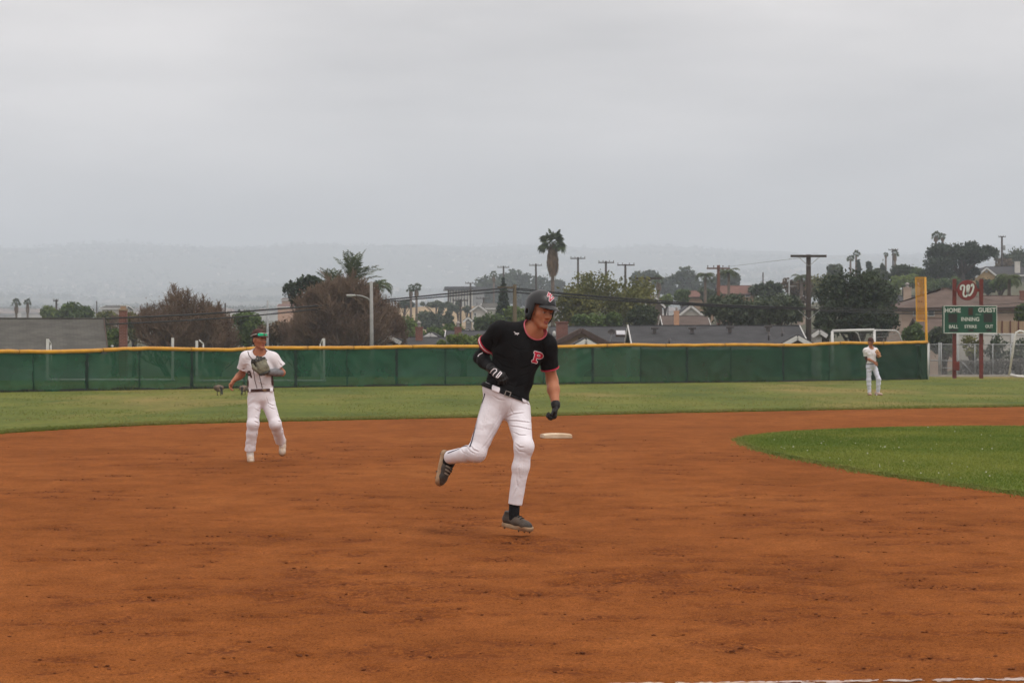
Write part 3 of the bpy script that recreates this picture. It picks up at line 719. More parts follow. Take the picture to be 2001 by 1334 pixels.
def foul_pole():
    d = fence_at(1811)[1] + .25; x = X(1810.5, d); t = thing('foul_pole', 'yellow foul pole with a mesh wing at the end of the outfield fence', 'foul pole', (x, d, 0))
    zt = Z(541.5, d); zb = Z(627, d)
    xl = X(1791.5, d) - x; xr = X(1806.5, d) - x
    MB().tube([(0.03, 0, 0), (0, 0, Z(668, d)), (-.06, 0, zt)], [.065, .06, .055], 12).build('pole', YEL, t, True)
    fr = MB(); fr.bar((xl, 0, zb), (xl - .05, 0, zt), .05, .05); fr.bar((xl - .05, 0, zt - .02), (xr, 0, zt - .02), .05, .05); fr.bar((xl, 0, zb), (xr + .03, 0, zb), .05, .05)
    fr.build('wing_frame', YEL, t)
    mesh = MB(); n = 11
    for k in range(n):
        q = (k + .5) / n; mesh.bar((xl + (xr - xl) * q, 0, zb), (xl - .05 + (xr - xl) * q, 0, zt), .010, .014)
    m = int((zt - zb) / .055)
    for k in range(m):
        z = zb + (zt - zb) * (k + .5) / m; mesh.box(((xl + xr) / 2 - .02, .012, z), (xr - xl, .01, .017))
    tag(mesh.build('wing_mesh', pm('orange_mesh', (.58, .26, .012), (.50, .21, .01), 4, .5), t), kind='stuff')
    for z in (zb + .35, zb + (zt - zb) * .52, zt - .3): MB().bar((xr - .02, 0, z), (-.02, 0, z), .03, .03).build('bracket', YEL, t)
    for dx in (.3, .62): MB().box((xl + (xr - xl) * dx, -.02, zb + (zt - zb) * .44), (.05, .02, .05)).build('clamp', pm('rust', (.2, .07, .02), (.15, .05, .02), 9), t)
foul_pole()

FONT_CACHE = {}
def text_mesh(txt, size, bold=.0, depth=.004):
    cu = bpy.data.curves.new('lettering', 'FONT'); cu.body = txt; cu.size = size; cu.offset = bold; cu.extrude = depth; cu.align_x = 'CENTER'; cu.align_y = 'CENTER'; cu.resolution_u = 4
    o = bpy.data.objects.new('lettering', cu); COL.objects.link(o); dg = bpy.context.evaluated_depsgraph_get(); me = bpy.data.meshes.new_from_object(o.evaluated_get(dg))
    bpy.data.objects.remove(o); bpy.data.curves.remove(cu); return me
def lettering(txt, x, y, z, wid, hgt, mat, parent, bold=.01):
    me = text_mesh(txt, 1.0, bold); co = np.array([v.co[:] for v in me.vertices]); lo, hi = co.min(0), co.max(0)
    c = (lo + hi) / 2; co = (co - c) / np.array([hi[0] - lo[0], hi[1] - lo[1], max(hi[2] - lo[2], 1e-6)]) * np.array([wid, hgt, .012])
    out = np.stack([co[:, 0] + x, -co[:, 2] + y, co[:, 1] + z], 1); me.vertices.foreach_set('co', out.astype(np.float32).ravel()); me.update()
    return mobj('lettering', me, mat, parent)
def scoreboard():
    d = 119.0; x0 = X(1894, d); t = thing('scoreboard', 'dark green baseball scoreboard on two rust red posts with a round W emblem on top', 'scoreboard', (x0, d, 0))
    RED = pm('rust_red_paint', (.15, .022, .014), (.10, .016, .011), 5, .6, .1, 20); GRN = pm('board_green', (.004, .058, .030), (.006, .07, .037), 2, .55)
    LET = pm('board_white', (.60, .62, .58), (.52, .54, .5), 9, .6); DARK = pm('dead_digits', (.010, .012, .011), (.018, .016, .014), 20, .5)
    lx = lambda p: X(p, d) - x0
    for px in (1866, 1918.3):
        p = MB(); yb = 742; p.bevbox((lx(px), .14, (Z(545, d) - .2) / 2), (.17, .17, Z(545, d) + .2), .012); p.build('post', RED, t)
    x1, x2, z1, z2 = lx(1844), lx(1947), Z(650.5, d), Z(597.5, d)
    bd = MB().bevbox(((x1 + x2) / 2, -.02, (z1 + z2) / 2), (x2 - x1, .15, z2 - z1), .006).build('board', GRN, t)
    for a, b in (((x1, z1), (x2, z1)), ((x1, z2), (x2, z2)), ((x1, z1), (x1, z2)), ((x2, z1), (x2, z2))):
        MB().bar((a[0], -.1, a[1]), (b[0], -.1, b[1]), .024, .03).build('border', LET, bd)
    MB().box((x1 - .03, .03, (z1 + z2) / 2), (.05, .12, z2 - z1 - .03)).build('side_edge', GRN, bd)
    for txt, px, py, w, h, bo in (('HOME', 1861, 606.2, 31, 8.6, .022), ('GUEST', 1928, 605.6, 34.5, 8.8, .022), ('INNING', 1895.2, 623.5, 35, 7.8, .022), ('BALL', 1862.7, 638, 18, 6.6, .018), ('STRIKE', 1896, 638, 24, 6.3, .018), ('OUT', 1932.3, 637.5, 15, 6.4, .018)):
        lettering(txt, lx(px), -.103, Z(py, d), w / F * d, h / F * d, LET, bd, bo)
    for px, py, w, h in ((1896, 608.5, 9.5, 15), (1861, 621.5, 17, 17), (1930, 621, 17, 17), (1862.7, 645.2, 16, 4), (1896.5, 645.2, 10, 4), (1932, 645.2, 10, 4)):
        MB().box((lx(px), -.098, Z(py, d)), (w / F * d, .02, h / F * d)).build('digit_window', DARK, bd)
    MB().box((lx(1896), -.112, Z(608.5, d)), (7 / F * d, .01, 13 / F * d)).build('digit_panel', pm('amber_dead', (.05, .022, .008), (.035, .016, .006), 20), bd)
    sm = MB()
    for k in range(4): sm.box((lx(1906.8 + k * 2.9), -.1, Z(614.5, d)), (1.9 / F * d, .012, 2.6 / F * d))
    tag(sm.build('small_print', pm('pale_green_print', (.16, .27, .2), (.12, .2, .15), 20), bd), kind='stuff')
    # round emblem with a looped W
    ex, ez, er = lx(1890), Z(567, d), 19.8 / F * d
    dk = MB(); n = 40
    V = [(ex + er * math.cos(2 * math.pi * k / n) * q, y, ez + er * math.sin(2 * math.pi * k / n) * q) for y, q in ((-.06, .97), (-.04, 1.0), (.04, 1.0)) for k in range(n)]
    dk.add(V, [tuple(range(n))] + [tuple(range(3 * n - 1, 2 * n - 1, -1))] + [(r * n + k, r * n + n + k, r * n + n + (k + 1) % n, r * n + (k + 1) % n) for r in range(2) for k in range(n)])
    em = dk.build('emblem_disc', pm('emblem_red', (.18, .022, .018), (.145, .018, .015), 4, .55), t)
    K = [(-.62, .02), (-.68, .26), (-.56, .45), (-.38, .46), (-.30, .32), (-.34, .0), (-.40, -.35), (-.30, -.60), (-.10, -.58), (.04, -.30), (.12, .05), (.18, .38), (.10, .50), (-.02, .40), (-.02, .05), (.04, -.35), (.20, -.50), (.40, -.30), (.56, .10), (.60, .42), (.50, .58), (.40, .48), (.44, .34)]
    cp = []
    for i in range(len(K) - 1):
        p0, p1, p2, p3 = (np.array(K[max(0, min(len(K) - 1, i + q))]) for q in (-1, 0, 1, 2))
        for f in np.linspace(0, 1, 6, endpoint=False): cp.append(.5 * (2 * p1 + (-p0 + p2) * f + (2 * p0 - 5 * p1 + 4 * p2 - p3) * f * f + (-p0 + 3 * p1 - 3 * p2 + p3) * f ** 3))
    cp = np.array(cp)
    def rib(w, y, mat, nm):
        V, Fs = [], []
        for i in range(len(cp)):
            tg = cp[min(i + 1, len(cp) - 1)] - cp[max(i - 1, 0)]; tg = tg / (np.linalg.norm(tg) + 1e-9); nn = np.array([-tg[1], tg[0]]) * w
            for q in (cp[i] - nn, cp[i] + nn): V.append((ex + q[0] * er, y, ez + q[1] * er))
            if i: k = 2 * i; Fs.append((k - 2, k, k + 1, k - 1))
        return MB().add(V, Fs).build(nm, mat, em)
    rib(.115, -.068, pm('emblem_outline', (.04, .012, .01), (.03, .01, .01), 9), 'letter_outline'); rib(.085, -.076, LET, 'letter')  # wider dark ribbon behind the letter outlines it
    for px in (1869.5, 1910.5): MB().box((lx(px), .0, ez), (9 / F * d, .06, .14)).build('bracket', RED, t)
    MB().bevbox((lx(1868), -.0, Z(715, d)), (.30, .2, .42), .015).build('switch_box', RED, t)
    return t
scoreboard()

# ---- second base
def base_bag():
    x, y = G(1087, 858.5); t = thing('second_base', 'dusty white square base bag on the clay', 'base', (x, y + .2, .012), math.radians(9))
    f = both(su(.01, el((0, 0, .0), (.42, .42, .088))), _sd(lambda P: np.maximum(np.maximum(np.abs(P[:, 0]) - .215, np.abs(P[:, 1]) - .205), -P[:, 2] - .01) - .012, (-.25, -.25, -.02), (.25, .25, .12)))
    sobj('bag', f, pm('dusty_canvas', (.64, .53, .39), (.50, .36, .23), 6, .8, .2, 40), t, .006)
    MB().box((0, 0, .002), (.46, .44, .02)).build('mount_plate', pm('base_contact_shade', (.06, .03, .02), (.1, .05, .03), 9), t)  # plate coloured dark as a painted contact shade line under the bag
base_bag()

# ---- soccer goals
def goal_up():
    d = 139.0; x0 = X(1660, d); zg = g1(x0, d); t = thing('soccer_goal', 'upright white soccer goal with net behind the far end of the green fence', 'soccer goal', (x0, d, zg))
    q = lambda px, py, dy=0: Vector((X(px, d + dy) - x0, dy, Z(py, d + dy) - zg))
    A, B = q(1626.5, 646.5), q(1708.5, 644.5)
    for p in (A, B): MB().tube([(p.x, p.y, 0), tuple(p)], .075, 10).build('post', WPAINT, t, True)
    MB().tube([A, B], .075, 10).build('crossbar', WPAINT, t, True)
    C, Dd = q(1670, 647.0, 1.3), q(1750, 645.5, 1.3); E, G_ = q(1690, 690, 2.3), q(1772, 690, 2.3)
    for a, b in ((A, C), (B, Dd)): MB().tube([a, b], .035, 8).build('top_arm', WPAINT, t, True)
    for a, b in ((C, E), (Dd, G_)): MB().tube([a, a.lerp(b, .12) + Vector((.1, 0, .03)), b], .035, 8).build('stay', WPAINT, t, True)
    MB().tube([C, Dd], .02, 8).build('rear_bar', WPAINT, t, True)
    net = MB()
    for k in range(24):
        f = k / 23; net.tube([C.lerp(Dd, f), E.lerp(G_, f)], .007, 4, False)
    for k in range(8):
        f = k / 7; net.tube([C.lerp(E, f), Dd.lerp(G_, f)], .007, 4, False)
    for k in range(8):
        f = k / 7; net.tube([B.lerp(Vector((B.x, B.y, 0)), f), Dd.lerp(G_, f)], .007, 4, False)
    tag(net.build('net', pm('grey_net', (.3, .3, .3), (.25, .25, .25), 9), t), kind='stuff')
goal_up()
def goal_tipped(pxa, pxb, pta, ptb, yb, dd, label, arms):
    """a goal tipped onto its crossbar: bar on the ground, posts in the air"""
    d = fence_at((pxa + pxb) / 2)[1] + dd; x0 = X((pxa + pxb) / 2, d); da, db = (fence_at(q)[1] + dd for q in (pxa, pxb)); t = thing('soccer_goal', label, 'soccer goal', (x0, d, 0))
    A, B = Vector((X(pxa, da) - x0, da - d, Z(yb, da))), Vector((X(pxb, db) - x0, db - d, Z(yb, db)))
    MB().tube([A, B], .05, 8).build('crossbar', WPAINT, t, True)
    for p, pt, dq in ((A, pta, da), (B, ptb, db)):
        MB().box(Vector((p.x - .05, p.y - .1, (p.z + Z(pt, dq)) / 2)), (.085, .085, Z(pt, dq) - p.z)).build('post', WPAINT, t)
    for (pa, ya, pb, yb_) in arms:
        dq = fence_at(pa)[1] + dd; a, b = Vector((X(pa, dq) - x0, dq - d + .2, Z(ya, dq))), Vector((X(pb, dq) - x0, dq - d + .25, Z(yb_, dq)))
        MB().tube([a, a.lerp(b, .2), b], .025, 8).build('stay', WPAINT, t, True)
goal_tipped(97, 341, 662, 660, 742.5, 2.2, 'white soccer goal lying tipped over behind the left end of the green fence', [(92, 663, 97, 672), (97, 672, 99, 742)])
goal_tipped(388, 636, 665.5, 661, 744, 2.0, 'white soccer goal tipped over behind the green fence beside the infielder', [(388, 664.5, 396, 672), (396, 672, 393, 744), (630, 662, 625, 672), (625, 672, 627, 742)])
def goal_right():
    d = 123.5; x0 = X(1978, d); zg = 0; t = thing('soccer_goal', 'white soccer goal lying on its back at the right edge by the chain link fence', 'soccer goal', (x0, d, zg))
    q = lambda px, py, dy=0: Vector((X(px, d + dy) - x0, dy, Z(py, d + dy) - zg))
    MB().tube([q(1972, 733), q(1983, 660), q(1986, 650), q(1992, 646.5), q(1999, 648), q(2010, 656), q(2030, 675)], .055, 10).build('side_frame', WPAINT, t, True)
    MB().tube([q(1973, 732), q(1990, 735.5), q(2030, 738, -.5)], .07, 10).build('ground_bar', WPAINT, t, True)
    a = MB(); pts = [q(1979 + 3 * math.cos(k * .7), 718 + 4 * math.sin(k * .7)) for k in range(10)]; a.tube(pts, .02, 6); a.build('wheel', pm('black_rubber', (.02, .02, .02), (.03, .03, .03), 9), t, True)
goal_right()

# ---- chain link fence on the right
def chain_fence():
    d = 129.5; xa, xb = X(1815, d), X(2120, d); t = thing('chain_link_fence', 'galvanised chain link fence with gate posts behind the scoreboard', 'fence', (xa, d, 0))
    hz_ = Z(672, d); w = xb - xa; lx = lambda p: X(p, d) - xa
    for px in (1816, 1835, 1839, 1871, 1905, 1940, 1975, 2010, 2050, 2090):
        MB().tube([(lx(px), 0, -.1), (lx(px), 0, hz_ + (.08 if px in (1835, 1839) else .02))], .04 if px in (1835, 1839) else .03, 8).build('post', GALV, t, True)
    for z in (hz_ - .02,): MB().tube([(0, 0, z), (w, 0, z)], .025, 8).build('top_rail', GALV, t, True)
    MB().tube([(0, 0, hz_ * .5), (lx(1835), 0, hz_ * .5)], .025, 8).build('gate_rail', GALV, t, True)
    MB().tube([(lx(1839), 0, hz_ * .5), (lx(1871), 0, hz_ * .48)], .025, 8).build('gate_rail', GALV, t, True)
    MB().tube([(lx(1839), 0, hz_ * .28), (lx(1871), 0, hz_ * .26)], .02, 8).build('gate_rail', GALV, t, True)
    MB().tube([(lx(1880), 0, hz_ * .45), (lx(1905), 0, .05)], .02, 8).build('brace', GALV, t, True)
    net = MB(); sp = .085; n = int(w / sp)
    for k in range(-int(hz_ / sp), n):
        a = k * sp
        for s_ in (0, 1):
            x1, x2 = (a, a + hz_) if s_ == 0 else (a + hz_, a); z1, z2 = 0.0, hz_
            p, q = np.array([x1, z1]), np.array([x2, z2])
            def clip(p, q):
                for lim, sg in ((0, 1), (w, -1)):
                    fp, fq = (p[0] - lim) * sg, (q[0] - lim) * sg
                    if fp < 0 and fq < 0: return None
                    if fp < 0: p = p + (q - p) * (fp / (fp - fq))
                    elif fq < 0: q = q + (p - q) * (fq / (fq - fp))
                return p, q
            c = clip(p, q)
            if c is None: continue
            net.tube([(c[0][0], .01 * s_, c[0][1]), (c[1][0], .01 * s_, c[1][1])], .0035, 3, False)
    tag(net.build('wire_mesh', GALV, t), kind='stuff')
    MB().box((w / 2, 0, .03), (w, .3, .16)).build('kerb', pm('pale_concrete', (.42, .38, .33), (.34, .31, .27), 3, .9), t)
chain_fence()

# ---- geese grazing by the fence
def goose(px, py, label, yaw, s=1.0):
    d = GD(py); x = X(px, d); t = thing('goose', label, 'goose', (x, d, .045), yaw, 'geese grazing in front of the fence')
    BR = pm('goose_brown', (.20, .14, .10), (.12, .085, .065), 22, .85, .4, 40); BK = pm('goose_black', (.012, .012, .012), (.02, .02, .02), 20, .6); WH = pm('goose_white', (.55, .52, .48), (.45, .42, .38), 20, .8)
    v = lambda *c: tuple(q * s for q in c)
    b = sobj('body', su(.05, el(v(0, .02, .21), v(.125, .22, .105)), el(v(0, -.12, .20), v(.08, .1, .085)), rc(v(0, .2, .21), v(0, .30, .23), .05 * s, .015 * s)), BR, t, .009)
    sobj('breast', el(v(0, -.17, .185), v(.06, .06, .07)), pm('goose_pale', (.36, .29, .23), (.28, .22, .17), 20, .85), b, .008)
    for e in (-1, 1):
        w = sobj('wing', su(.03, el(v(e * .105, .04, .225), v(.03, .19, .075)), rc(v(e * .09, .18, .23), v(e * .04, .32, .235), .03 * s, .01 * s)), pm('goose_wing', (.14, .10, .075), (.085, .062, .05), 26, .85, .5, 30), b, .008)
        lg = MB().tube([v(e * .045, .0, .14), v(e * .05, .02, .07), v(e * .05, 0, .01)], [.014 * s, .010 * s, .010 * s], 7).build('leg', BK, t, True)
        MB().prism([v(e * .05 - .01, .02, .0), v(e * .05 + .01, .02, .0), v(e * .05 + .035, -.06, .0), v(e * .05 - .035, -.06, .0)], (0, 0, .008)).build('foot', BK, lg)
    n = sobj('neck', su(.03, rc(v(0, -.18, .24), v(.01, -.25, .22), .042 * s, .032 * s), rc(v(.01, -.25, .22), v(.02, -.29, .12), .032 * s, .026 * s), el(v(.02, -.305, .07), v(.03, .05, .032))), BK, t, .007)
    sobj('cheek', el(v(.02, -.295, .083), v(.034, .02, .022)), WH, n, .005)
    sobj('bill', rc(v(.02, -.34, .055), v(.02, -.375, .03), .016 * s, .008 * s), BK, n, .005)
    sobj('rump', el(v(0, .21, .17), v(.07, .05, .05)), WH, b, .008)
goose(428, 775, 'brown goose grazing in front of the fence, the left one of two', math.radians(20))
goose(476, 774.5, 'brown goose grazing close beside the infielder, partly behind his arm', math.radians(-8), .95)
# ================================================================== plants
def leaf_mesh(name, P, Nrm, size, tint, seed, asp=.55):
    """one small folded leaf spray (quad) at each point"""
    r = np.random.default_rng(seed); n = len(P)
    a = r.normal(size=(n, 3)) + Nrm * .9; a /= np.linalg.norm(a, axis=1)[:, None]
    b = np.cross(a, r.normal(size=(n, 3))); b /= np.linalg.norm(b, axis=1)[:, None] + 1e-9; c = np.cross(a, b)
    s = (size * r.uniform(.55, 1.35, n))[:, None]
    V = np.stack([P - b * s * .5, P + c * s * asp * .5 + a * s * .12, P + b * s * .5, P - c * s * asp * .5 + a * s * .12], 1)
    me = np_mesh(name, V.reshape(-1, 3), np.arange(4 * n).reshape(-1, 4)); set_tint(me, np.clip(tint, 0, 1)); return me
def crown_points(blobs, n, seed, shell=.55, gap=.42):
    r = np.random.default_rng(seed); B = np.array([(*c, *rad) for c, rad in blobs], float); A = (B[:, 3] * B[:, 5]) ** 1.0; k = r.choice(len(B), n, p=A / A.sum())
    u = r.normal(size=(n, 3)); u /= np.linalg.norm(u, axis=1)[:, None]
    q = shell + (1 - shell) * r.random(n) ** .6; q *= 1 + .16 * r.normal(size=n)
    P = B[k, :3] + u * B[k, 3:] * q[:, None]
    sc = np.mean(B[:, 3]) * .75
    nz_ = fbm(P[:, 0] / sc + P[:, 1] / sc * .6 + 50, P[:, 2] / sc + 50 + P[:, 1] / sc * .4, 3, seed)
    kp = nz_ > gap - .10; return P[kp], u[kp], np.clip((nz_[kp] - .5) * 1.4 + .42 + (r.random(len(B)) - .5)[k[kp]] * .45 + r.normal(size=kp.sum()) * .17, 0, 1)
BARK = pm('bark', (.085, .065, .05), (.05, .04, .032), 6, .95, .6, 30); BARKG = pm('grey_bark', (.14, .12, .10), (.085, .072, .06), 6, .95, .6, 30)
GREENS = dict(dark=leafmat('leaf_dark', (0.019, 0.035, 0.016), (0.056, 0.079, 0.033)), mid=leafmat('leaf_mid', (0.033, 0.068, 0.018), (0.112, 0.165, 0.042)), lime=leafmat('leaf_lime', (0.065, 0.111, 0.021), (0.169, 0.221, 0.046)),
              olive=leafmat('leaf_olive', (.052, .068, .017), (.19, .185, .048)), grey=leafmat('leaf_grey', (0.033, 0.051, 0.030), (0.128, 0.158, 0.093)), pine=leafmat('leaf_pine', (0.013, 0.026, 0.014), (0.038, 0.061, 0.029)),
              dry=leafmat('leaf_dry', (0.084, 0.056, 0.035), (0.168, 0.119, 0.063)), palm=leafmat('leaf_palm', (0.031, 0.056, 0.020), (0.105, 0.133, 0.049)), thatch=leafmat('thatch', (0.098, 0.065, 0.042), (0.221, 0.156, 0.104), .1), russet=leafmat('leaf_russet', (0.083, 0.045, 0.033), (0.180, 0.093, 0.060), .15))
def tree(px, d, ytop, ybot, w, kind, label, n=4500, size=.30, k=9, seed=1, name='tree', group=None, cat='tree', flat=1.0, trunk=.16, bark=BARK, shape='round', gap=.42, shell=.5):
    x = X(px, d); zg = g1(x, d) - .1; zt, zb = Z(ytop, d) - zg, max(Z(ybot, d) - zg, .1); wd_ = w / F * d / 2
    t = thing(name, label, cat, (x, d, zg), group=group); r = np.random.default_rng(seed)
    H = zt - zb; blobs = []
    if shape == 'cone':
        for i in range(k): f = i / (k - 1); q = wd_ * (1.02 - f) ** .8 * .8 + .06 * wd_; blobs.append(((r.normal() * q * .12, r.normal() * q * .12, zb + H * (f * .93 + .02)), (q, q, max(H / k * 1.1, .2))))
    else:
        br = min(wd_, H / 2) * .55
        for i in range(k):
            th = 2 * math.pi * (i + r.random() * .7) / k * 1.618 * 2; el_ = r.uniform(-.75, .95) if shape == 'round' else r.uniform(-.2, .9)
            q = br * r.uniform(.62, 1.05); cr = math.sqrt(max(0, 1 - el_ * el_)) ** .7
            blobs.append(((math.cos(th) * (wd_ - q) * cr, math.sin(th) * (wd_ - q) * cr * .9, zb + H / 2 + el_ * (H / 2 - q * .8)), (q * 1.1, q * 1.1, q * .85 * flat)))
        blobs.append(((0, 0, zb + H * .5), (wd_ * .62, wd_ * .62, H * .36)))
    P, Nn, tn = crown_points(blobs, n, seed, shell, gap)
    P[:, 2] = np.maximum(P[:, 2], .05)
    mobj('crown', leaf_mesh('crown', P, Nn, size, tn, seed), GREENS[kind], t)
    tr = MB(); cz = zb + H * .45; tr.tube([(0, 0, -.2), (.03, .02, max(zb * .6, .3)), (r.normal() * .1, r.normal() * .1, cz)], [trunk * 1.25, trunk, trunk * .5], 8)
    for c, _ in blobs[:9]:
        z0 = max(.25, zb * .7) if shape != 'cone' else c[2] * .9
        m = ((c[0]) * .45, c[1] * .45, z0 + (c[2] - z0) * .5); tr.tube([(0, 0, z0), m, c], [trunk * .5, trunk * .33, trunk * .12], 5)
    tr.build('trunk', bark, t, True); return t
def bare_tree(px, d, ytop, w, label, seed, stems=7, mat=None, leaves=2500, dens=1.0, name='bare_tree', fill='russet', ybot=None, lsize=.10):
    x = X(px, d); zg = g1(x, d) - .1; H = Z(ytop, d) - zg; wd_ = w / F * d / 2; t = thing(name, label, 'tree', (x, d, zg)); r = np.random.default_rng(seed)
    lev = [[], [], [], [], []]; segs = []
    for i in range(stems):
        a = 2 * math.pi * (i + r.random() * .5) / stems; q = math.sqrt(r.random()) * .85
        tip = Vector((math.cos(a) * wd_ * q * .9, math.sin(a) * wd_ * q * .7, H * (.74 + .1 * r.random() - .42 * q * q)))
        b = Vector((math.cos(a) * .2, math.sin(a) * .2, 0)); m = b.lerp(tip, .5) + Vector((r.normal() * .15, r.normal() * .15, -.05 * H * q)); lev[0].append((b, m, tip))
    stem_mb = MB()
    for b, m, tip in lev[0]: stem_mb.tube([b - Vector((0, 0, .2)), m, tip], [.13, .085, .04], 6)
    for L_ in range(3):
        nb = (7, 6, 6)[L_]; ln = H * (.30, .20, .125)[L_]; out = []
        for b, m, tip in lev[L_]:
            for j in range(int(nb * dens + r.random())):
                f = .35 + .65 * r.random(); p = b.lerp(m, f * 2) if f < .5 else m.lerp(tip, f * 2 - 1)
                dr = (tip - b).normalized() * .55 + Vector((r.normal(), r.normal(), r.normal() * .6 + .75)) * .5; dr.normalize(); e = p + dr * ln * r.uniform(.55, 1.15)
                if (e.x / wd_) ** 2 + (e.y / wd_) ** 2 + ((e.z - .25 * H) / (.70 * H)) ** 2 > 1.0 + .25 * r.random(): e = p + (e - p) * .4 + Vector((0, 0, ln * .12))
                mm = p.lerp(e, .5) + Vector((r.normal(), r.normal(), r.normal())) * ln * .06; out.append((p, mm, e)); segs.append((p, mm, (.04, .026, .018)[L_], (.032, .021, .014)[L_])); segs.append((mm, e, (.032, .021, .014)[L_], (.02, .012, .006)[L_]))
        lev[L_ + 1] = out
    A = np.array([s_[0][:] for s_ in segs]); Bq = np.array([s_[1][:] for s_ in segs]); ra = np.array([s_[2] for s_ in segs]); rb = np.array([s_[3] for s_ in segs])
    tdir = Bq - A; tdir /= np.linalg.norm(tdir, axis=1)[:, None] + 1e-9; u = np.cross(tdir, np.array([.3, .5, .8])); u /= np.linalg.norm(u, axis=1)[:, None] + 1e-9; v = np.cross(tdir, u); n = len(A)
    V = np.zeros((n, 6, 3))
    for k in range(3):
        o = u * math.cos(2.094 * k) + v * math.sin(2.094 * k); V[:, k] = A + o * ra[:, None]; V[:, 3 + k] = Bq + o * rb[:, None]
    Fs = np.array([(0, 1, 4, 3), (1, 2, 5, 4), (2, 0, 3, 5)]); Fs = (Fs[None] + np.arange(n)[:, None, None] * 6).reshape(-1, 4)
    mt = mat or pm('twig', (.175, .118, .076), (.105, .07, .048), .5, .95)
    mobj('twigs', np_mesh('twigs', V.reshape(-1, 3), Fs), mt, t); stem_mb.build('trunk', BARKG, t, True)
    if leaves:
        tips = np.array([e[2][:] for e in lev[3]]); tw = tips[tips[:, 2] < H * .9]; P = tw[r.integers(0, len(tw), leaves)] + r.normal(size=(leaves, 3)) * H * .03; P[:, 2] = np.clip(P[:, 2], .1, H)
        mobj('crown', leaf_mesh('crown', P, np.zeros((leaves, 3)), lsize, r.random(leaves), seed + 1, .35), GREENS[fill], t)
    return t
def fan_palm(px, d, ytop, rad_px, label, seed, skirt=0.0, trunk_r=.2, n=46, group='fan palms on the skyline', lean=0.0, droop=1.0):
    x = X(px, d); zg = g1(x, d) - .1; R_ = rad_px / F * d; zc = Z(ytop, d) - zg - R_ * .95; t = thing('fan_palm', label, 'palm', (x, d, zg), group=group); r = np.random.default_rng(seed)
    V, Fs, tn = [], [], []
    MB().tube([(0, 0, -.2), (lean * .4, 0, zc * .5), (lean, 0, zc)], [trunk_r * 1.2, trunk_r * .9, trunk_r * .8], 10).build('trunk', pm('palm_trunk', (.15, .115, .09), (.10, .078, .062), 5, .95, .5, 12), t, True)
    def fan(org, dr, L, wd_, dead, sag):
        dr = dr.normalized(); s_ = dr.cross(Vector((0, 0, 1))); s_ = (s_ if s_.length > .05 else Vector((1, 0, 0))).normalized(); u = s_.cross(dr).normalized(); ro = r.normal() * .9; s_, u = s_ * math.cos(ro) + u * math.sin(ro), u * math.cos(ro) - s_ * math.sin(ro)
        hub = org + dr * L * .56; b = len(V); V.extend([tuple(org + s_ * .012), tuple(org - s_ * .012), tuple(hub)]); Fs.append((b, b + 1, b + 2)); tn.append(.3)
        m = 13
        for i in range(m):
            a = (i / (m - 1) - .5) * 2.9; d1 = (dr * math.cos(a) + s_ * math.sin(a)).normalized(); l1 = L * .46 * (1 - .2 * abs(a) / 1.5) * r.uniform(.85, 1.1)
            mid = hub + d1 * l1 * .6 + u * .04; tip = hub + d1 * l1 - Vector((0, 0, sag * l1 * .55)); sd_ = d1.cross(u).normalized() * l1 * wd_
            b = len(V); V.extend([tuple(hub), tuple(mid + sd_), tuple(tip), tuple(mid - sd_)]); Fs.append((b, b + 1, b + 2, b + 3)); tn.append(r.random() * .5 + dead)
    C = Vector((lean, 0, zc))
    for i in range(n):
        el_ = math.asin(max(-.99, min(.99, -.55 * droop + (1.5 + .05) * (i + .5) / n))); az = i * 2.39996 + r.random() * .4
        dr = Vector((math.cos(az) * math.cos(el_), math.sin(az) * math.cos(el_), math.sin(el_))); fan(C + Vector((0, 0, .15 * R_)) * r.random(), dr, R_ * r.uniform(.6, 1.12), .13, 0.0, .35 + .5 * max(0, -math.sin(el_)))
    f3 = [f for f in Fs if len(f) == 3]; f4 = [f for f in Fs if len(f) == 4]; me = np_mesh('fronds', np.array(V), [np.array(f3), np.array(f4)]); set_tint(me, [q for f, q in zip(Fs, tn) if len(f) == 3] + [q for f, q in zip(Fs, tn) if len(f) == 4])
    mobj('fronds', me, GREENS['palm'], t)
    if skirt:
        m = 900; a = r.uniform(0, 6.283, m); f = r.random(m) ** .9; hh = skirt / F * d; z = zc - .02 * R_ - f * hh * .85
        prof = np.interp(f, [0, .15, .5, .75, .9, 1], [.16, .25, .33, .36, .28, .16]) * R_ * r.uniform(.75, 1.1, m)
        P0 = np.stack([lean + np.cos(a) * prof, np.sin(a) * prof, z], 1); ln = hh * r.uniform(.16, .34, m); wv = .05 * R_ + .02
        ta = np.stack([-np.sin(a), np.cos(a), np.zeros(m)], 1) * wv; dn = np.stack([np.cos(a) * -.12 + r.normal(size=m) * .1, np.sin(a) * -.12 + r.normal(size=m) * .1, -np.ones(m)], 1) * ln[:, None]
        Vq = np.stack([P0 - dn * .3 - ta * .4, P0 + ta, P0 + dn, P0 - ta], 1); me = np_mesh('thatch', Vq.reshape(-1, 3), np.arange(4 * m).reshape(-1, 4)); set_tint(me, r.random(m)); mobj('thatch', me, GREENS['thatch'], t)
    return t
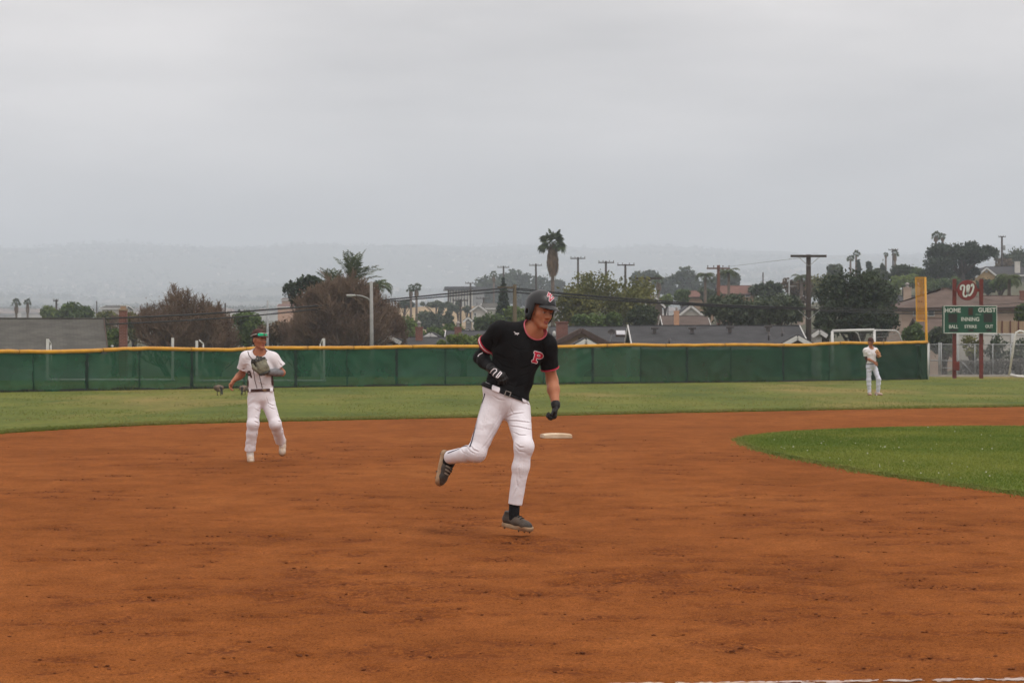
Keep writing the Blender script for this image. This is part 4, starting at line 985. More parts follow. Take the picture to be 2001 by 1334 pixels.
def queen_palm(px, d, ytop, rad_px, label, seed, n=16, upright=.3, group='feather palms among the houses', trunk_r=.16):
    x = X(px, d); zg = g1(x, d) - .1; R_ = rad_px / F * d; zc = Z(ytop, d) - zg - R_ * (.5 + upright * .5); t = thing('feather_palm', label, 'palm', (x, d, zg), group=group); r = np.random.default_rng(seed)
    MB().tube([(0, 0, -.2), (0, 0, zc * .6), (0, 0, zc)], [trunk_r * 1.1, trunk_r, trunk_r * .8], 9).build('trunk', MATS.get('palm_trunk') or BARKG, t, True)
    V, tn = [], []; ra = MB()
    for i in range(n):
        az = i * 2.39996 + r.random() * .3; el0 = r.uniform(.25, 1.25) * (.7 + upright); L = R_ * r.uniform(.95, 1.25); p = Vector((0, 0, zc)); pts = [p.copy()]; hd = Vector((math.cos(az), math.sin(az), 0)); e = min(el0, 1.5)
        for k in range(12):
            p = p + (hd * math.cos(e) + Vector((0, 0, math.sin(e)))) * L / 12; e -= (.035 + .14 * (1 - upright)) * (1 + k * .08); pts.append(p.copy())
        ra.tube(pts[::3], [.03, .022, .015, .01, .006][:len(pts[::3])], 4)
        for k in range(1, 12):
            tg = (pts[k + 1] - pts[k - 1]).normalized(); sd_ = tg.cross(Vector((0, 0, 1))).normalized()
            for q in range(3):
                c = pts[k].lerp(pts[k + 1], q / 3)
                for sg in (-1, 1):
                    ll = L * .30 * math.sin(math.pi * min(1, (k + 1.5) / 13)) * r.uniform(.8, 1.15); dr = (sd_ * sg * .75 + tg * .45 + Vector((0, 0, -.45 + upright * .6 + r.normal() * .12))).normalized()
                    V.append([c - tg * .02, c + dr * ll * .5 + tg * (.028 + .012 * R_), c + dr * ll - Vector((0, 0, ll * .15)), c + dr * ll * .5 - tg * .02]); tn.append(r.random())
    me = np_mesh('fronds', np.array(V).reshape(-1, 3), np.arange(4 * len(V)).reshape(-1, 4)); set_tint(me, tn); fo = mobj('fronds', me, GREENS['palm'], t); ra.build('rachis', pm('frond_stem', (.10, .10, .04), (.08, .075, .03), 8), fo, True); return t

# ================================================================== houses, poles, cables
def roofmat(n, c1, c2):
    m = bpy.data.materials.new(n); m.use_nodes = True; N = m.node_tree.nodes; L = m.node_tree.links; b = N['Principled BSDF']; b.inputs['Roughness'].default_value = .92; b.inputs['Specular IOR Level'].default_value = .15
    t = N.new('ShaderNodeTexCoord'); bt = N.new('ShaderNodeTexBrick'); bt.inputs['Scale'].default_value = 1.0; bt.inputs['Brick Width'].default_value = .32; bt.inputs['Row Height'].default_value = .16; bt.inputs['Mortar Size'].default_value = .008; bt.inputs['Bias'].default_value = 0
    bt.inputs['Color1'].default_value = (*c1, 1); bt.inputs['Color2'].default_value = (*c2, 1); bt.inputs['Mortar'].default_value = (*[q * .55 for q in c1], 1); L.new(t.outputs['Object'], bt.inputs['Vector'])
    n_ = N.new('ShaderNodeTexNoise'); n_.inputs['Scale'].default_value = 1.2; n_.inputs['Detail'].default_value = 6; L.new(t.outputs['Object'], n_.inputs['Vector'])
    r = N.new('ShaderNodeValToRGB'); r.color_ramp.elements[0].position, r.color_ramp.elements[1].position = .3, .7; r.color_ramp.elements[0].color = (.78, .78, .78, 1); r.color_ramp.elements[1].color = (1.15, 1.15, 1.15, 1); L.new(n_.outputs['Fac'], r.inputs[0])
    mx_ = N.new('ShaderNodeMix'); mx_.data_type = 'RGBA'; mx_.blend_type = 'MULTIPLY'; mx_.inputs[0].default_value = 1; L.new(bt.outputs['Color'], mx_.inputs[6]); L.new(r.outputs[0], mx_.inputs[7]); L.new(mx_.outputs[2], b.inputs['Base Color']); return m
def brickmat():
    m = bpy.data.materials.new('red_brick'); m.use_nodes = True; N = m.node_tree.nodes; L = m.node_tree.links; b = N['Principled BSDF']; b.inputs['Roughness'].default_value = .9
    t = N.new('ShaderNodeTexCoord'); mp = N.new('ShaderNodeMapping'); mp.inputs['Rotation'].default_value = (math.pi / 2, 0, 0); L.new(t.outputs['Object'], mp.inputs[0]); bt = N.new('ShaderNodeTexBrick'); bt.inputs['Brick Width'].default_value = .2; bt.inputs['Row Height'].default_value = .075; bt.inputs['Mortar Size'].default_value = .01; bt.inputs['Scale'].default_value = 1
    bt.inputs['Color1'].default_value = (.17, .045, .03, 1); bt.inputs['Color2'].default_value = (.12, .03, .022, 1); bt.inputs['Mortar'].default_value = (.22, .15, .12, 1); L.new(mp.outputs[0], bt.inputs['Vector']); L.new(bt.outputs['Color'], b.inputs['Base Color']); return m
BRICK = brickmat()
ROOF = dict(grey=roofmat('roof_grey', (.062, .062, .066), (.05, .05, .054)), brown=roofmat('roof_brown', (.115, .085, .07), (.09, .065, .055)), tan=roofmat('roof_tan', (.135, .098, .082), (.108, .078, .066)), weath=roofmat('roof_weathered', (.10, .096, .085), (.078, .075, .068)), red=roofmat('roof_red', (.17, .085, .065), (.13, .065, .05)))
WALLM = dict(tan=pm('stucco_tan', (.34, .23, .15), (.28, .19, .125), 2, .9, .3, 30), pink=pm('stucco_pink', (.40, .31, .25), (.34, .26, .21), 2, .9, .3, 30), white=pm('stucco_white', (.55, .53, .49), (.48, .46, .42), 2, .9, .3, 30), grey=pm('stucco_grey', (.25, .25, .25), (.2, .2, .2), 2, .9, .3, 30), peach=pm('stucco_peach', (.48, .27, .16), (.4, .22, .13), 2, .9, .3, 30), yellow=pm('stucco_yellow', (.45, .31, .15), (.38, .26, .12), 2, .9, .3, 30), brown=pm('siding_brown', (.12, .085, .065), (.09, .065, .05), 3, .9))
TRIMW = pm('trim_white', (.60, .60, .59), (.52, .52, .50), 5, .7); TRIMB = pm('trim_brown', (.07, .042, .032), (.05, .03, .025), 5, .8); GLASS = pm('window_glass', (.03, .045, .055), (.05, .065, .075), 2, .1, spec=.6)
def slabq(q, th):
    """thick sheet from four corners"""
    q = [Vector(p) for p in q]; n = (q[1] - q[0]).cross(q[3] - q[0]).normalized() * th; return MB().add(q + [p - n for p in q], [(0, 1, 2, 3), (7, 6, 5, 4), (0, 4, 5, 1), (1, 5, 6, 2), (2, 6, 7, 3), (3, 7, 4, 0)])
def house(px1, px2, yr, ye, d, depth, orient, roof, wall, trim, label, hip=0.0, name='house', group='houses beyond the fence', win=(), chim=(), rz=0.0, over=.35):
    w = (px2 - px1) / F * d; x = X((px1 + px2) / 2, d); zg = min(g1(x, d), g1(x, d + depth)) - .3; t = thing(name, label, 'house', (x, d, zg), rz, group)
    dr = d + (depth / 2 if orient == 'side' else 0); ze = Z(ye, d) - zg; zr = Z(yr, dr) - zg; a, b = -w / 2, w / 2; WM = WALLM[wall]; RM = ROOF[roof]; th = .12
    if orient == 'side':
        y0, y1, ym = -over, depth + over, depth / 2; sl = (zr - ze) / (ym - y0); ye_ = ze
        wl = MB(); zt = ze + sl * over - th - .02
        if hip: wl.box((0, depth / 2, zt / 2), (w - 2 * over, depth, zt))
        else: wl.prism([(a + over, 0, 0), (a + over, 0, zt), (a + over, ym, zr - th - .03), (a + over, depth, zt), (a + over, depth, 0)], (w - 2 * over, 0, 0))
        wl.build('wall', WM, t); h = hip
        slabq([(a, y0, ze), (b, y0, ze), (b - h, ym, zr), (a + h, ym, zr)], th).build('roof', RM, t); slabq([(b, y1, ze), (a, y1, ze), (a + h, ym, zr + .003), (b - h, ym, zr + .003)], th).build('roof', RM, t)
        if hip:
            slabq([(a, y1, ze), (a, y0, ze), (a + h, ym, zr + .001), (a + h, ym + .01, zr + .001)], th).build('roof', RM, t); slabq([(b, y0, ze), (b, y1, ze), (b - h, ym + .01, zr + .001), (b - h, ym, zr + .001)], th).build('roof', RM, t)
        else:
            for xx in (a - .02, b + .02):
                MB().bar((xx, y0, ze - .07), (xx, ym, zr - .05), .05, .2).build('fascia', trim, t); MB().bar((xx, y1, ze - .07), (xx, ym, zr - .05), .05, .2).build('fascia', trim, t)
        MB().bar((a, y0 - .03, ze - .1), (b, y0 - .03, ze - .1), .05, .18).build('gutter', trim, t); MB().bar((a + h, ym, zr + .01), (b - h, ym, zr + .01), .22, .05).build('ridge_cap', RM, t)
    else:
        zt = ze + (zr - ze) * over / (w / 2) - th - .02
        MB().prism([(a + over, 0, 0), (b - over, 0, 0), (b - over, 0, zt), (0, 0, zr - th - .04), (a + over, 0, zt)], (0, depth, 0)).build('wall', WM, t)
        slabq([(a, -over, ze), (0, -over, zr), (0, depth + over, zr), (a, depth + over, ze)][::-1], th).build('roof', RM, t); slabq([(0, -over, zr + .003), (b, -over, ze), (b, depth + over, ze), (0, depth + over, zr + .003)][::-1], th).build('roof', RM, t)
        for xx in (a, b): MB().bar((xx, -over - .03, ze - .07), (0, -over - .03, zr - .05), .05, .22).build('fascia', trim, t)
        for f in (.5,): MB().box((0, -.03, zr - .55), (.35, .05, .22)).build('gable_vent', trim, t)
    for (pa, pb, ya, yb) in win:
        xa, xb, za, zb = X(pa, d) - x, X(pb, d) - x, Z(yb, d) - zg, Z(ya, d) - zg; f = MB().box(((xa + xb) / 2, -.03, (za + zb) / 2), (xb - xa, .08, zb - za)).build('window', TRIMW, t)
        MB().box(((xa + xb) / 2, -.075, (za + zb) / 2), (xb - xa - .12, .02, zb - za - .12)).build('pane', GLASS, f)
    for (pc, wc, yt, yb, cm, dy, cap) in chim:
        dd = d + dy; xc = X(pc, dd) - x; zt, zb = Z(yt, dd) - zg, Z(yb, dd) - zg - .6; wc = wc / F * dd; c = MB().bevbox((xc, dy, (zt + zb) / 2), (wc, wc * .8, zt - zb), .02).build('chimney', cm, t)
        MB().bevbox((xc, dy, zt + .04), (wc * 1.12, wc * .92, .09), .01).build('chimney_cap', cm, c)
        if cap: MB().lathe((xc, dy, zt + .09), [(wc * .2, 0), (wc * .2, .22), (wc * .34, .24), (wc * .05, .38)], 10).build('flue', pm('flue_metal', (.3, .28, .26), (.22, .2, .19), 9, .5), c)
    return t
WOOD = pm('pole_wood', (.055, .042, .034), (.035, .028, .024), 4, .9, .4, 20, stretch=(6, 6, .4)); WOODR = pm('pole_wood_red', (.13, .055, .035), (.085, .038, .026), 4, .9, .4, 20, stretch=(6, 6, .4)); WOODO = pm('pole_wood_olive', (.12, .095, .055), (.085, .065, .04), 4, .9, .4, 20, stretch=(6, 6, .4))
INSUL = pm('insulator', (.05, .045, .045), (.08, .07, .07), 20, .4)
def pole(px, ytop, d, wpx, arms, label, mat=WOOD, lean=0, ins=True, extra=None, braces=False):
    """arms: (y of the arm, px of its left end, px of its right end)"""
    x = X(px, d); zg = g1(x, d) - .3; H = Z(ytop, d) - zg; t = thing('utility_pole', label, 'utility pole', (x, d, zg), group='wooden utility poles'); r_ = wpx / F * d / 2
    MB().tube([(lean, 0, 0), (lean * .5, 0, H * .5), (0, 0, H)], [r_ * 1.2, r_ * 1.08, r_ * .9], 10).build('pole', mat, t, True)
    for (ya, pa, pb) in arms:
        za = Z(ya, d) - zg; xa, xb = X(pa, d) - x, X(pb, d) - x; tw = max(.05, min(.12, r_)); a = MB().bar((xa, -r_ * .9, za + .03 * (xb - xa) * 0), (xb, -r_ * .9, za), tw, tw * 1.1).build('crossarm', mat, t)
        if ins:
            for f in (.04, .3, .7, .96):
                MB().lathe((xa + (xb - xa) * f, -r_ * .9, za + tw * .4), [(.02, 0), (.02, .09), (.05, .10), (.055, .16), (.03, .22)], 7).build('insulator', INSUL, a, True)
        if braces:
            for e in (-1, 1): MB().bar((e * .02, -r_ * 1.2, za - .55), (e * .6, -r_ * 1.2, za - .04), .02, .03).build('brace', GALV, t)
    if extra == 'sign': MB().box((0, -r_ - .04, Z(556, d) - zg), (9 / F * d, .04, 13 / F * d)).build('sign_plate', pm('sign_white', (.55, .55, .53), (.48, .48, .46), 6), t)
    if extra == 'can':
        zc = H * .72; MB().lathe((r_ + .22, 0, zc), [(.17, 0), (.2, .05), (.2, .75), (.17, .8), (.06, .84)], 12).build('transformer', pm('transformer_grey', (.30, .31, .31), (.25, .26, .26), 6, .5), t, True)
    return t
CABM = pm('cable_black', (.012, .012, .013), (.02, .02, .02), 9, .6)
def cable(pts, r_, label, group='overhead cables'):
    P = [W(*p) for p in pts]; o = P[0]; n = 8; out = []
    for i in range(len(P) - 1):
        p0, p1, p2, p3 = P[max(0, i - 1)], P[i], P[i + 1], P[min(len(P) - 1, i + 2)]
        for k in range(n): f = k / n; out.append(.5 * ((2 * p1) + (-p0 + p2) * f + (2 * p0 - 5 * p1 + 4 * p2 - p3) * f * f + (-p0 + 3 * p1 - 3 * p2 + p3) * f ** 3))
    out.append(P[-1]); m = MB().tube([p - o for p in out], r_, 6); tag(m.build('overhead_cable', CABM, None, True, o), label, 'cable', group)

# ---- distant slopes: woods and roofs too far off to tell apart
def distant():
    r = np.random.default_rng(77); n = 21000; d = 1500 * (5.0 ** (r.random(n) ** .7)); x = (r.uniform(-1, 1, n)) * d * .235
    keep_ = fbm(x / 160 + d / 500, d / 300, 4, 3) > .45; x, d = x[keep_], d[keep_]; n = len(x); z = gz(x, d); s = r.uniform(3.5, 9, n)
    parts_ = []
    for lo_, hi_, m, q in ((0, 2200, 60, .26), (2200, 4200, 24, .42), (4200, 9e9, 10, .7)):
        k = (d >= lo_) & (d < hi_); nn = int(k.sum()); u = r.normal(size=(nn, m, 3)); u /= np.linalg.norm(u, axis=2)[..., None]; sk = s[k]
        P = np.stack([x[k], d[k], z[k] + sk * .5], 1)[:, None] + u * (sk[:, None, None] * np.array([.7, .7, .55])) * r.uniform(.55, 1.0, (nn, m, 1))
        Pn = P.reshape(-1, 3); sz = (np.repeat(sk, m) * q)[:, None]; a = r.normal(size=Pn.shape); a /= np.linalg.norm(a, axis=1)[:, None]; b = np.cross(a, r.normal(size=Pn.shape)); b /= np.linalg.norm(b, axis=1)[:, None]
        parts_.append((np.stack([Pn - b * sz * .5, Pn + a * sz * .45, Pn + b * sz * .5], 1).reshape(-1, 3), np.repeat(r.random(nn), m)))
    V = np.concatenate([q[0] for q in parts_]); me = np_mesh('distant_woods', V, np.arange(len(V)).reshape(-1, 3)); set_tint(me, np.concatenate([q[1] for q in parts_]))
    tag(mobj('distant_woods', me, leafmat('leaf_far', (.016, .028, .012), (.05, .065, .028), 0)), 'far tree cover on the hazy slopes across the valley', 'woods', kind='stuff')
    n = 3800; d = 1300 * (4.9 ** r.random(n)); x = r.uniform(-1, 1, n) * d * .235; k = fbm(x / 260 + 9, d / 400, 3, 13) > .46; x, d = x[k], d[k]; n = len(x); z = gz(x, d)
    w, dp, h = r.uniform(5, 12, n), r.uniform(5, 9, n), r.uniform(2.6, 5.5, n); an = r.uniform(0, 3.14, n); h2 = h + r.uniform(.6, 2.2, n)
    big = r.random(n) < .03; w[big] *= 3.0
    def mk(nm, pts, fc, mat, lab):
        c, s_ = np.cos(an)[:, None], np.sin(an)[:, None]; V = np.stack([x[:, None] + pts[0] * c - pts[1] * s_, d[:, None] + pts[0] * s_ + pts[1] * c, z[:, None] + pts[2]], -1); k_ = V.shape[1]
        fl = [(f_[None] + np.arange(n)[:, None, None] * k_).reshape(-1, f_.shape[1]) for f_ in fc]; me = np_mesh(nm, V.reshape(-1, 3), fl); tv = r.random(n); set_tint(me, np.concatenate([np.repeat(tv, len(f_)) for f_ in fc])); tag(mobj(nm, me, mat), lab, 'houses', kind='stuff')
    W2, D2 = w[:, None] / 2, dp[:, None] / 2; o = np.ones((1, 4))
    mk('distant_houses', (np.concatenate([-W2, W2, W2, -W2] * 2, 1), np.concatenate([-D2, -D2, D2, D2] * 2, 1), np.concatenate([np.full((n, 4), -2.), np.repeat(h[:, None], 4, 1)], 1)), [np.array([(0, 1, 5, 4), (1, 2, 6, 5), (2, 3, 7, 6), (3, 0, 4, 7)])], leafmat('far_wall', (.22, .19, .15), (.62, .58, .52), 0, .9), 'far pale houses scattered over the hazy slopes')
    e = 1.12; mk('distant_roofs', (np.concatenate([-W2 * e, W2 * e, W2 * e, -W2 * e, -W2 * .6, W2 * .6], 1), np.concatenate([-D2 * e, -D2 * e, D2 * e, D2 * e, D2 * 0, D2 * 0], 1), np.concatenate([np.repeat(h[:, None], 4, 1) + .02, np.repeat(h2[:, None], 2, 1)], 1)),
                  [np.array([(0, 1, 5, 4), (2, 3, 4, 5)]), np.array([(1, 2, 5), (3, 0, 4)])], leafmat('far_roof', (.07, .065, .065), (.26, .20, .17), 0, .9), 'far grey and tan roofs scattered over the hazy slopes')
distant()

# ---- near houses
house(-130, 207, 622, 683, 112, 8.0, 'side', 'weath', 'grey', TRIMB, 'house with plain weathered grey roof at the left edge behind the fence', over=.3, rz=.20)
def lone_chimney():
    d = 128; x = X(241, d); zg = g1(x, d); t = thing('brick_chimney', 'tall narrow red brick chimney with a white cap left of the bare shrubs', 'chimney', (x, d, zg))
    zt = Z(607, d) - zg; MB().bevbox((0, 0, zt / 2), (14.5 / F * d, .4, zt), .015).build('stack', BRICK, t); MB().bevbox((0, 0, zt + .05), (15.5 / F * d, .46, .1), .01).build('crown', pm('chimney_tan', (.3, .22, .15), (.25, .18, .12), 8), t)
    MB().bevbox((0, 0, zt + .16), (.26, .26, .14), .01).build('flue', WALLM['tan'], t); MB().box((0, 0, zt + .27), (.34, .3, .04)).build('flue_cap', TRIMW, t)
    vd = 118; xv = X(219, vd); tv = thing('roof_vent', 'small white roof vent pipe standing left of the brick chimney', 'vent', (xv, vd, g1(xv, vd))); zz = g1(xv, vd)
    MB().lathe((0, 0, Z(690, vd) - zz), [(.07, 0), (.05, .2), (.045, .28), (.07, .3), (.07, .36), (.03, .38)], 10).build('pipe', TRIMW, tv, True)
lone_chimney()
house(690, 960, 659, 684, 150, 8, 'side', 'grey', 'grey', TRIMB, 'house with long low grey roof and red brick chimney behind the middle of the fence', chim=[(819, 14, 641.5, 660, BRICK, 3.0, True)])
house(738, 784, 656.5, 668, 143, 4, 'front', 'grey', 'brown', TRIMW, 'small grey roofed gable with white barge boards below the street lamp')
house(826, 857, 651.5, 660, 158, 6, 'front', 'grey', 'brown', TRIMW, 'tiny white trimmed gable between the two brick chimneys')
house(868, 1000, 646, 672, 163, 9, 'side', 'grey', 'brown', TRIMW, 'grey roofed house behind the hedge left of the runner', chim=[(895, 13.5, 641, 658, BRICK, 2.0, True)])
house(900, 925, 644.5, 652, 170, 5, 'front', 'grey', 'brown', TRIMW, 'tiny white trimmed gable right of the brick chimney left of the runner')
house(1075, 1235, 638, 668, 158, 9, 'side', 'grey', 'tan', TRIMB, 'grey roofed house with skylight and satellite dish right of the runner')
house(1060, 1212, 645, 683, 147, 6, 'front', 'brown', 'tan', TRIMB, 'tan gabled house with dark brown barge boards and wide brick chimney right of the runner', chim=[(1098, 23, 631, 655, BRICK, 3.0, False)])
house(1118, 1172, 663.5, 678, 128, 5, 'front', 'grey', 'brown', TRIMW, 'low white trimmed gable just above the fence right of the runner')
H4 = house(1235, 1580, 636, 676, 137, 9, 'side', 'grey', 'tan', TRIMW, 'long house with wide dark grey roof and white left barge board behind the fence')
house(1522, 1592, 657.5, 676, 130, 6, 'front', 'grey', 'brown', TRIMW, 'white trimmed gable wing at the right end of the long grey roof')
def roof_bits():
    d = 139.5
    for px, py, lab in ((1279, 643, 'first'), (1352, 642.5, 'second'), (1426, 641, 'third'), (1501, 639.5, 'fourth')):
        p = W(px, py, d); t = thing('roof_vent', 'flat dark vent on the long grey roof, %s from the left' % lab, 'vent', p, group='vents on the long grey roof'); MB().bevbox((0, 0, .05), (.42, .3, .12), .02).build('hood', INSUL, t); MB().box((0, 0, -.1), (.2, .2, .3)).build('neck', INSUL, t)
    for px, py, h, dd in ((1502, 654, 6, 134.2), (1528.5, 650, 10, 135.5), (1308, 664, 4, 133)):
        p = W(px, py, dd); t = thing('vent_pipe', {1502: 'short dark pipe on the long grey roof near its white gable', 1528.5: 'taller dark pipe on the long grey roof near its right end', 1308: 'stubby dark pipe low on the long grey roof'}[px], 'pipe', p); MB().tube([(0, 0, -.3), (0, 0, h / F * dd)], .045, 8).build('pipe', INSUL, t, True); MB().lathe((0, 0, -.02), [(.12, 0), (.05, .06)], 10).build('collar', INSUL, t)
    p = W(1213, 652, 153); t = thing('skylight', 'pale skylight on the grey roof right of the runner', 'skylight', p); R_ = Matrix.Rotation(.5, 3, 'X'); MB().box((0, 0, 0), (.62, .6, .1), R_).build('frame', TRIMB, t); MB().box((0, -.05, .07), (.54, .5, .03), R_).build('pane', pm('skylight_pane', (.5, .5, .52), (.42, .43, .46), 3, .3), t)
    p = W(1195, 657, 152); t = thing('satellite_dish', 'dark satellite dish on the grey roof right of the runner', 'satellite dish', p); MB().tube([(-.1, 0, -.3), (0, 0, .1)], .02, 6).build('mast', GALV, t); MB().add(*(lambda n: ([(0, .06, .25)] + [(.22 * math.cos(k * 6.283 / n), -.02, .25 + .17 * math.sin(k * 6.283 / n)) for k in range(n)], [(0, 1 + (k + 1) % n, 1 + k) for k in range(n)]))(18)).build('reflector', INSUL, t, True); MB().tube([(0, .05, .1), (.05, -.25, .2)], .012, 6).build('arm', GALV, t)
    d = 144.5; p = W(1083, 650, d); t = thing('roof_vent', 'white arched vent on the tan gabled house beside its brick chimney', 'vent', p); MB().lathe((0, 0, -.2), [(.09, 0), (.09, .2), (.075, .27), (.03, .3)], 12).build('hood', TRIMW, t, True)
roof_bits()
house(1296, 1390, 617, 642, 240, 9, 'side', 'brown', 'peach', TRIMW, 'peach coloured house with brown roof and peach chimney behind the long grey roof', chim=[(1322, 10, 609, 625, WALLM['peach'], 1.0, True)])
house(1318, 1382, 597, 622, 262, 9, 'front', 'grey', 'white', TRIMW, 'white gabled house above the peach house')
house(1255, 1300, 577, 600, 290, 8, 'front', 'brown', 'brown', TRIMW, 'brown gabled house with white barge boards behind the pole with the white plate')
house(1405, 1480, 558, 574, 330, 9, 'side', 'red', 'tan', TRIMB, 'red roofed house under the feather palms', win=[(1456, 1466, 575, 580)])
house(1335, 1400, 568, 580, 345, 9, 'side', 'red', 'tan', TRIMB, 'low reddish roof left of the feather palms')
house(1558, 1580, 580, 592, 265, 6, 'front', 'brown', 'pink', TRIMB, 'small pale house left of the big dark pole')
house(1585, 1615, 646, 655, 146, 6, 'front', 'weath', 'white', TRIMW, 'small white shed right of the white trimmed gable wing')
house(1690, 1742, 546, 560, 300, 8, 'front', 'brown', 'tan', TRIMB, 'brown gabled house peeping over the big dark tree')
house(1732, 1850, 578, 606, 196, 9, 'side', 'grey', 'tan', TRIMB, 'grey roofed house with pale chimney left of the foul pole wing', chim=[(1773, 14, 563.5, 606, WALLM['pink'], -.6, True)])
house(1752, 1990, 563, 601, 172, 10, 'side', 'tan', 'pink', TRIMB, 'large pink stucco house with tan hipped roof behind the scoreboard', hip=4.4, win=[(1784, 1793, 606, 617), (1812, 1826, 606, 618)])
house(1940, 2050, 578, 603, 178, 9, 'side', 'tan', 'pink', TRIMB, 'pink stucco house with tan roof at the right edge behind the scoreboard', chim=[(1999, 12, 570, 585, BRICK, 3, False)])
house(1800, 1890, 622, 650, 158, 6, 'side', 'tan', 'pink', TRIMB, 'low pink wing with brown roof below the large stucco house')
house(1905, 1950, 523, 541, 350, 8, 'front', 'grey', 'yellow', TRIMW, 'yellow gabled house on the hill below the umbrella pine')
house(1935, 2030, 521, 537, 362, 9, 'side', 'grey', 'grey', TRIMW, 'dark roofed house with a white chimney on the hill at the right edge', chim=[(1988, 9.5, 512, 530, WALLM['white'], 1, False)])
house(918, 952, 596, 608, 345, 8, 'front', 'weath', 'white', TRIMW, 'white gabled house on the slope behind the runner', win=[(926, 931, 611, 617)])
house(940, 985, 592, 602, 372, 8, 'side', 'weath', 'white', TRIMW, 'pale roofed house on the slope left of the dark cypress')
house(905, 925, 620, 628, 300, 6, 'front', 'weath', 'grey', TRIMW, 'small grey house at the foot of the tan bank')
house(540, 575, 594, 599, 640, 12, 'side', 'red', 'peach', TRIMW, 'orange roofed building left of the large bare tree')
house(548, 582, 582, 586, 700, 14, 'side', 'tan', 'peach', TRIMW, 'tall peach building far off left of the large bare tree')
house(195, 240, 597, 602, 420, 12, 'side', 'weath', 'white', TRIMW, 'long pale building behind the brick chimney')
def flats():
    d = 640; x = X(899, d); zg = g1(x, d) - 2; t = thing('apartment_block', 'pale block with tall columns and dark flat roof across the valley', 'building', (x, d, zg), math.radians(-14), 'houses beyond the fence')
    w, h = 52 / F * d, Z(566, d) - zg; MB().box((0, 6, h / 2), (w, 11, h)).build('wall', WALLM['grey'], t); MB().bevbox((0, 5.5, h + .35), (w + 1, 13, .9), .1).build('roof', ROOF['grey'], t)
    for k in range(9): MB().box((-w / 2 + (k + .5) * w / 9, .3, h / 2), (.35, .6, h - .05)).build('column', WALLM['white'], t)
    for k in range(8):
        for q in range(2): f = MB().box((-w / 2 + (k + 1) * w / 9, .46, h * (.35 + .35 * q)), (.4 * w / 9, .1, h * .2)).build('window', GLASS, t)
flats()
def bank():
    d = 430; t = thing('bank', 'dry tan earth bank across the valley behind the brick chimneys', 'bank', (X(860, d), d, g1(X(860, d), d) - 1)); x0, zg = X(860, d), g1(X(860, d), d) - 1
    r = np.random.default_rng(3); nu, nv = 60, 8; V = []
    for j in range(nv + 1):
        for i in range(nu + 1):
            px = 770 + 165 * i / nu; f = j / nv; zz = (Z(600.5 + 1.5 * math.sin(i * .2), d + 16) - zg) * (f ** .8); V.append((X(px, d) - x0, f * 16 - 4, zz + r.normal() * .18 * (f < .95)))
    V += [(X(770, d) - x0, 40, V[-1][2]), (X(935, d) - x0, 40, V[-1][2])]; i0 = (np.arange(nv)[:, None] * (nu + 1) + np.arange(nu)[None]).ravel(); b = nv * (nu + 1)
    mobj('slope', np_mesh('slope', V, [np.stack([i0, i0 + 1, i0 + nu + 2, i0 + nu + 1], 1), np.array([(b, b + nu, len(V) - 1, len(V) - 2)])], False), pm('dry_bank', (.36, .27, .17), (.26, .20, .125), .8, .95, .4, 6), t)
    for k in range(14): px = 775 + 155 * k / 13; z = Z(601, d + 12) - zg; MB().tube([(X(px, d) - x0, 12, z - .3), (X(px, d) - x0, 12, z + .9)], .05, 5).build('fence_post', TRIMB, t)
bank()
def board_fence():
    d = 148; x0 = X(1940, d); zg = g1(x0, d); t = thing('board_fence', 'tan board fence with brown posts right of the scoreboard', 'fence', (x0, d, zg)); n = 11
    for k in range(n): a = 1942 + k * 8; MB().box((X(a + 4, d) - x0, 0, Z(641, d) - zg), (7.6 / F * d, .04, 27 / F * d)).build('board', pm('fence_board', (.36, .26, .165), (.29, .205, .13), 3, .9, stretch=(8, 8, .5)), t)
    for k in range(0, n, 2): a = 1942 + k * 8; MB().box((X(a, d) - x0, -.06, (Z(626.5, d) - zg) / 2), (1.8 / F * d, .08, Z(626.5, d) - zg)).build('post', pm('fence_post_brown', (.12, .035, .025), (.09, .028, .02), 5), t)
    d = 141; x0 = X(1870, d); zg = g1(x0, d); t = thing('garden_wall', 'low white wall behind the chain link fence right of the scoreboard posts', 'wall', (x0, d, zg)); MB().box((X(1960, d) - x0, 0, (Z(653, d) - zg) / 2 - .2), (190 / F * d, .2, Z(653, d) - zg + .4)).build('wall_face', WALLM['white'], t); MB().box((X(1960, d) - x0, 0, Z(652.5, d) - zg), (191 / F * d, .28, .08)).build('coping', TRIMW, t)
    for k in range(6): MB().box((X(1870 + k * 36, d) - x0, -.02, (Z(651.5, d) - zg) / 2), (.2, .3, Z(651.5, d) - zg)).build('pier', TRIMW, t)
    d = 138; x0 = X(1950, d); zg = g1(x0, d); t = thing('clipped_hedge', 'long low grey clipped hedge behind the chain link fence', 'hedge', (x0, d, zg)); r = np.random.default_rng(6)
    n = 9000; P = np.stack([r.uniform(X(1872, d), X(2100, d), n) - x0, r.normal(size=n) * .35, r.random(n) ** .5 * (Z(703, d) - zg)], 1); P[:, 2] += (fbm(P[:, 0] / 1.2, P[:, 0] * 0, 2, 9) - .5) * .25
    mobj('foliage', leaf_mesh('foliage', P, np.tile([0, -.4, .6], (n, 1)), .13, r.random(n), 7), leafmat('leaf_sage', (.07, .068, .06), (.17, .16, .145), .1), t); 
    st = MB(); [st.tube([(q, 0, -.1), (q + .05, 0, .7)], .02, 5) for q in np.arange(X(1875, d) - x0, X(2090, d) - x0, .5)]; tag(st.build('stems', BARK, t), kind='stuff')
board_fence()

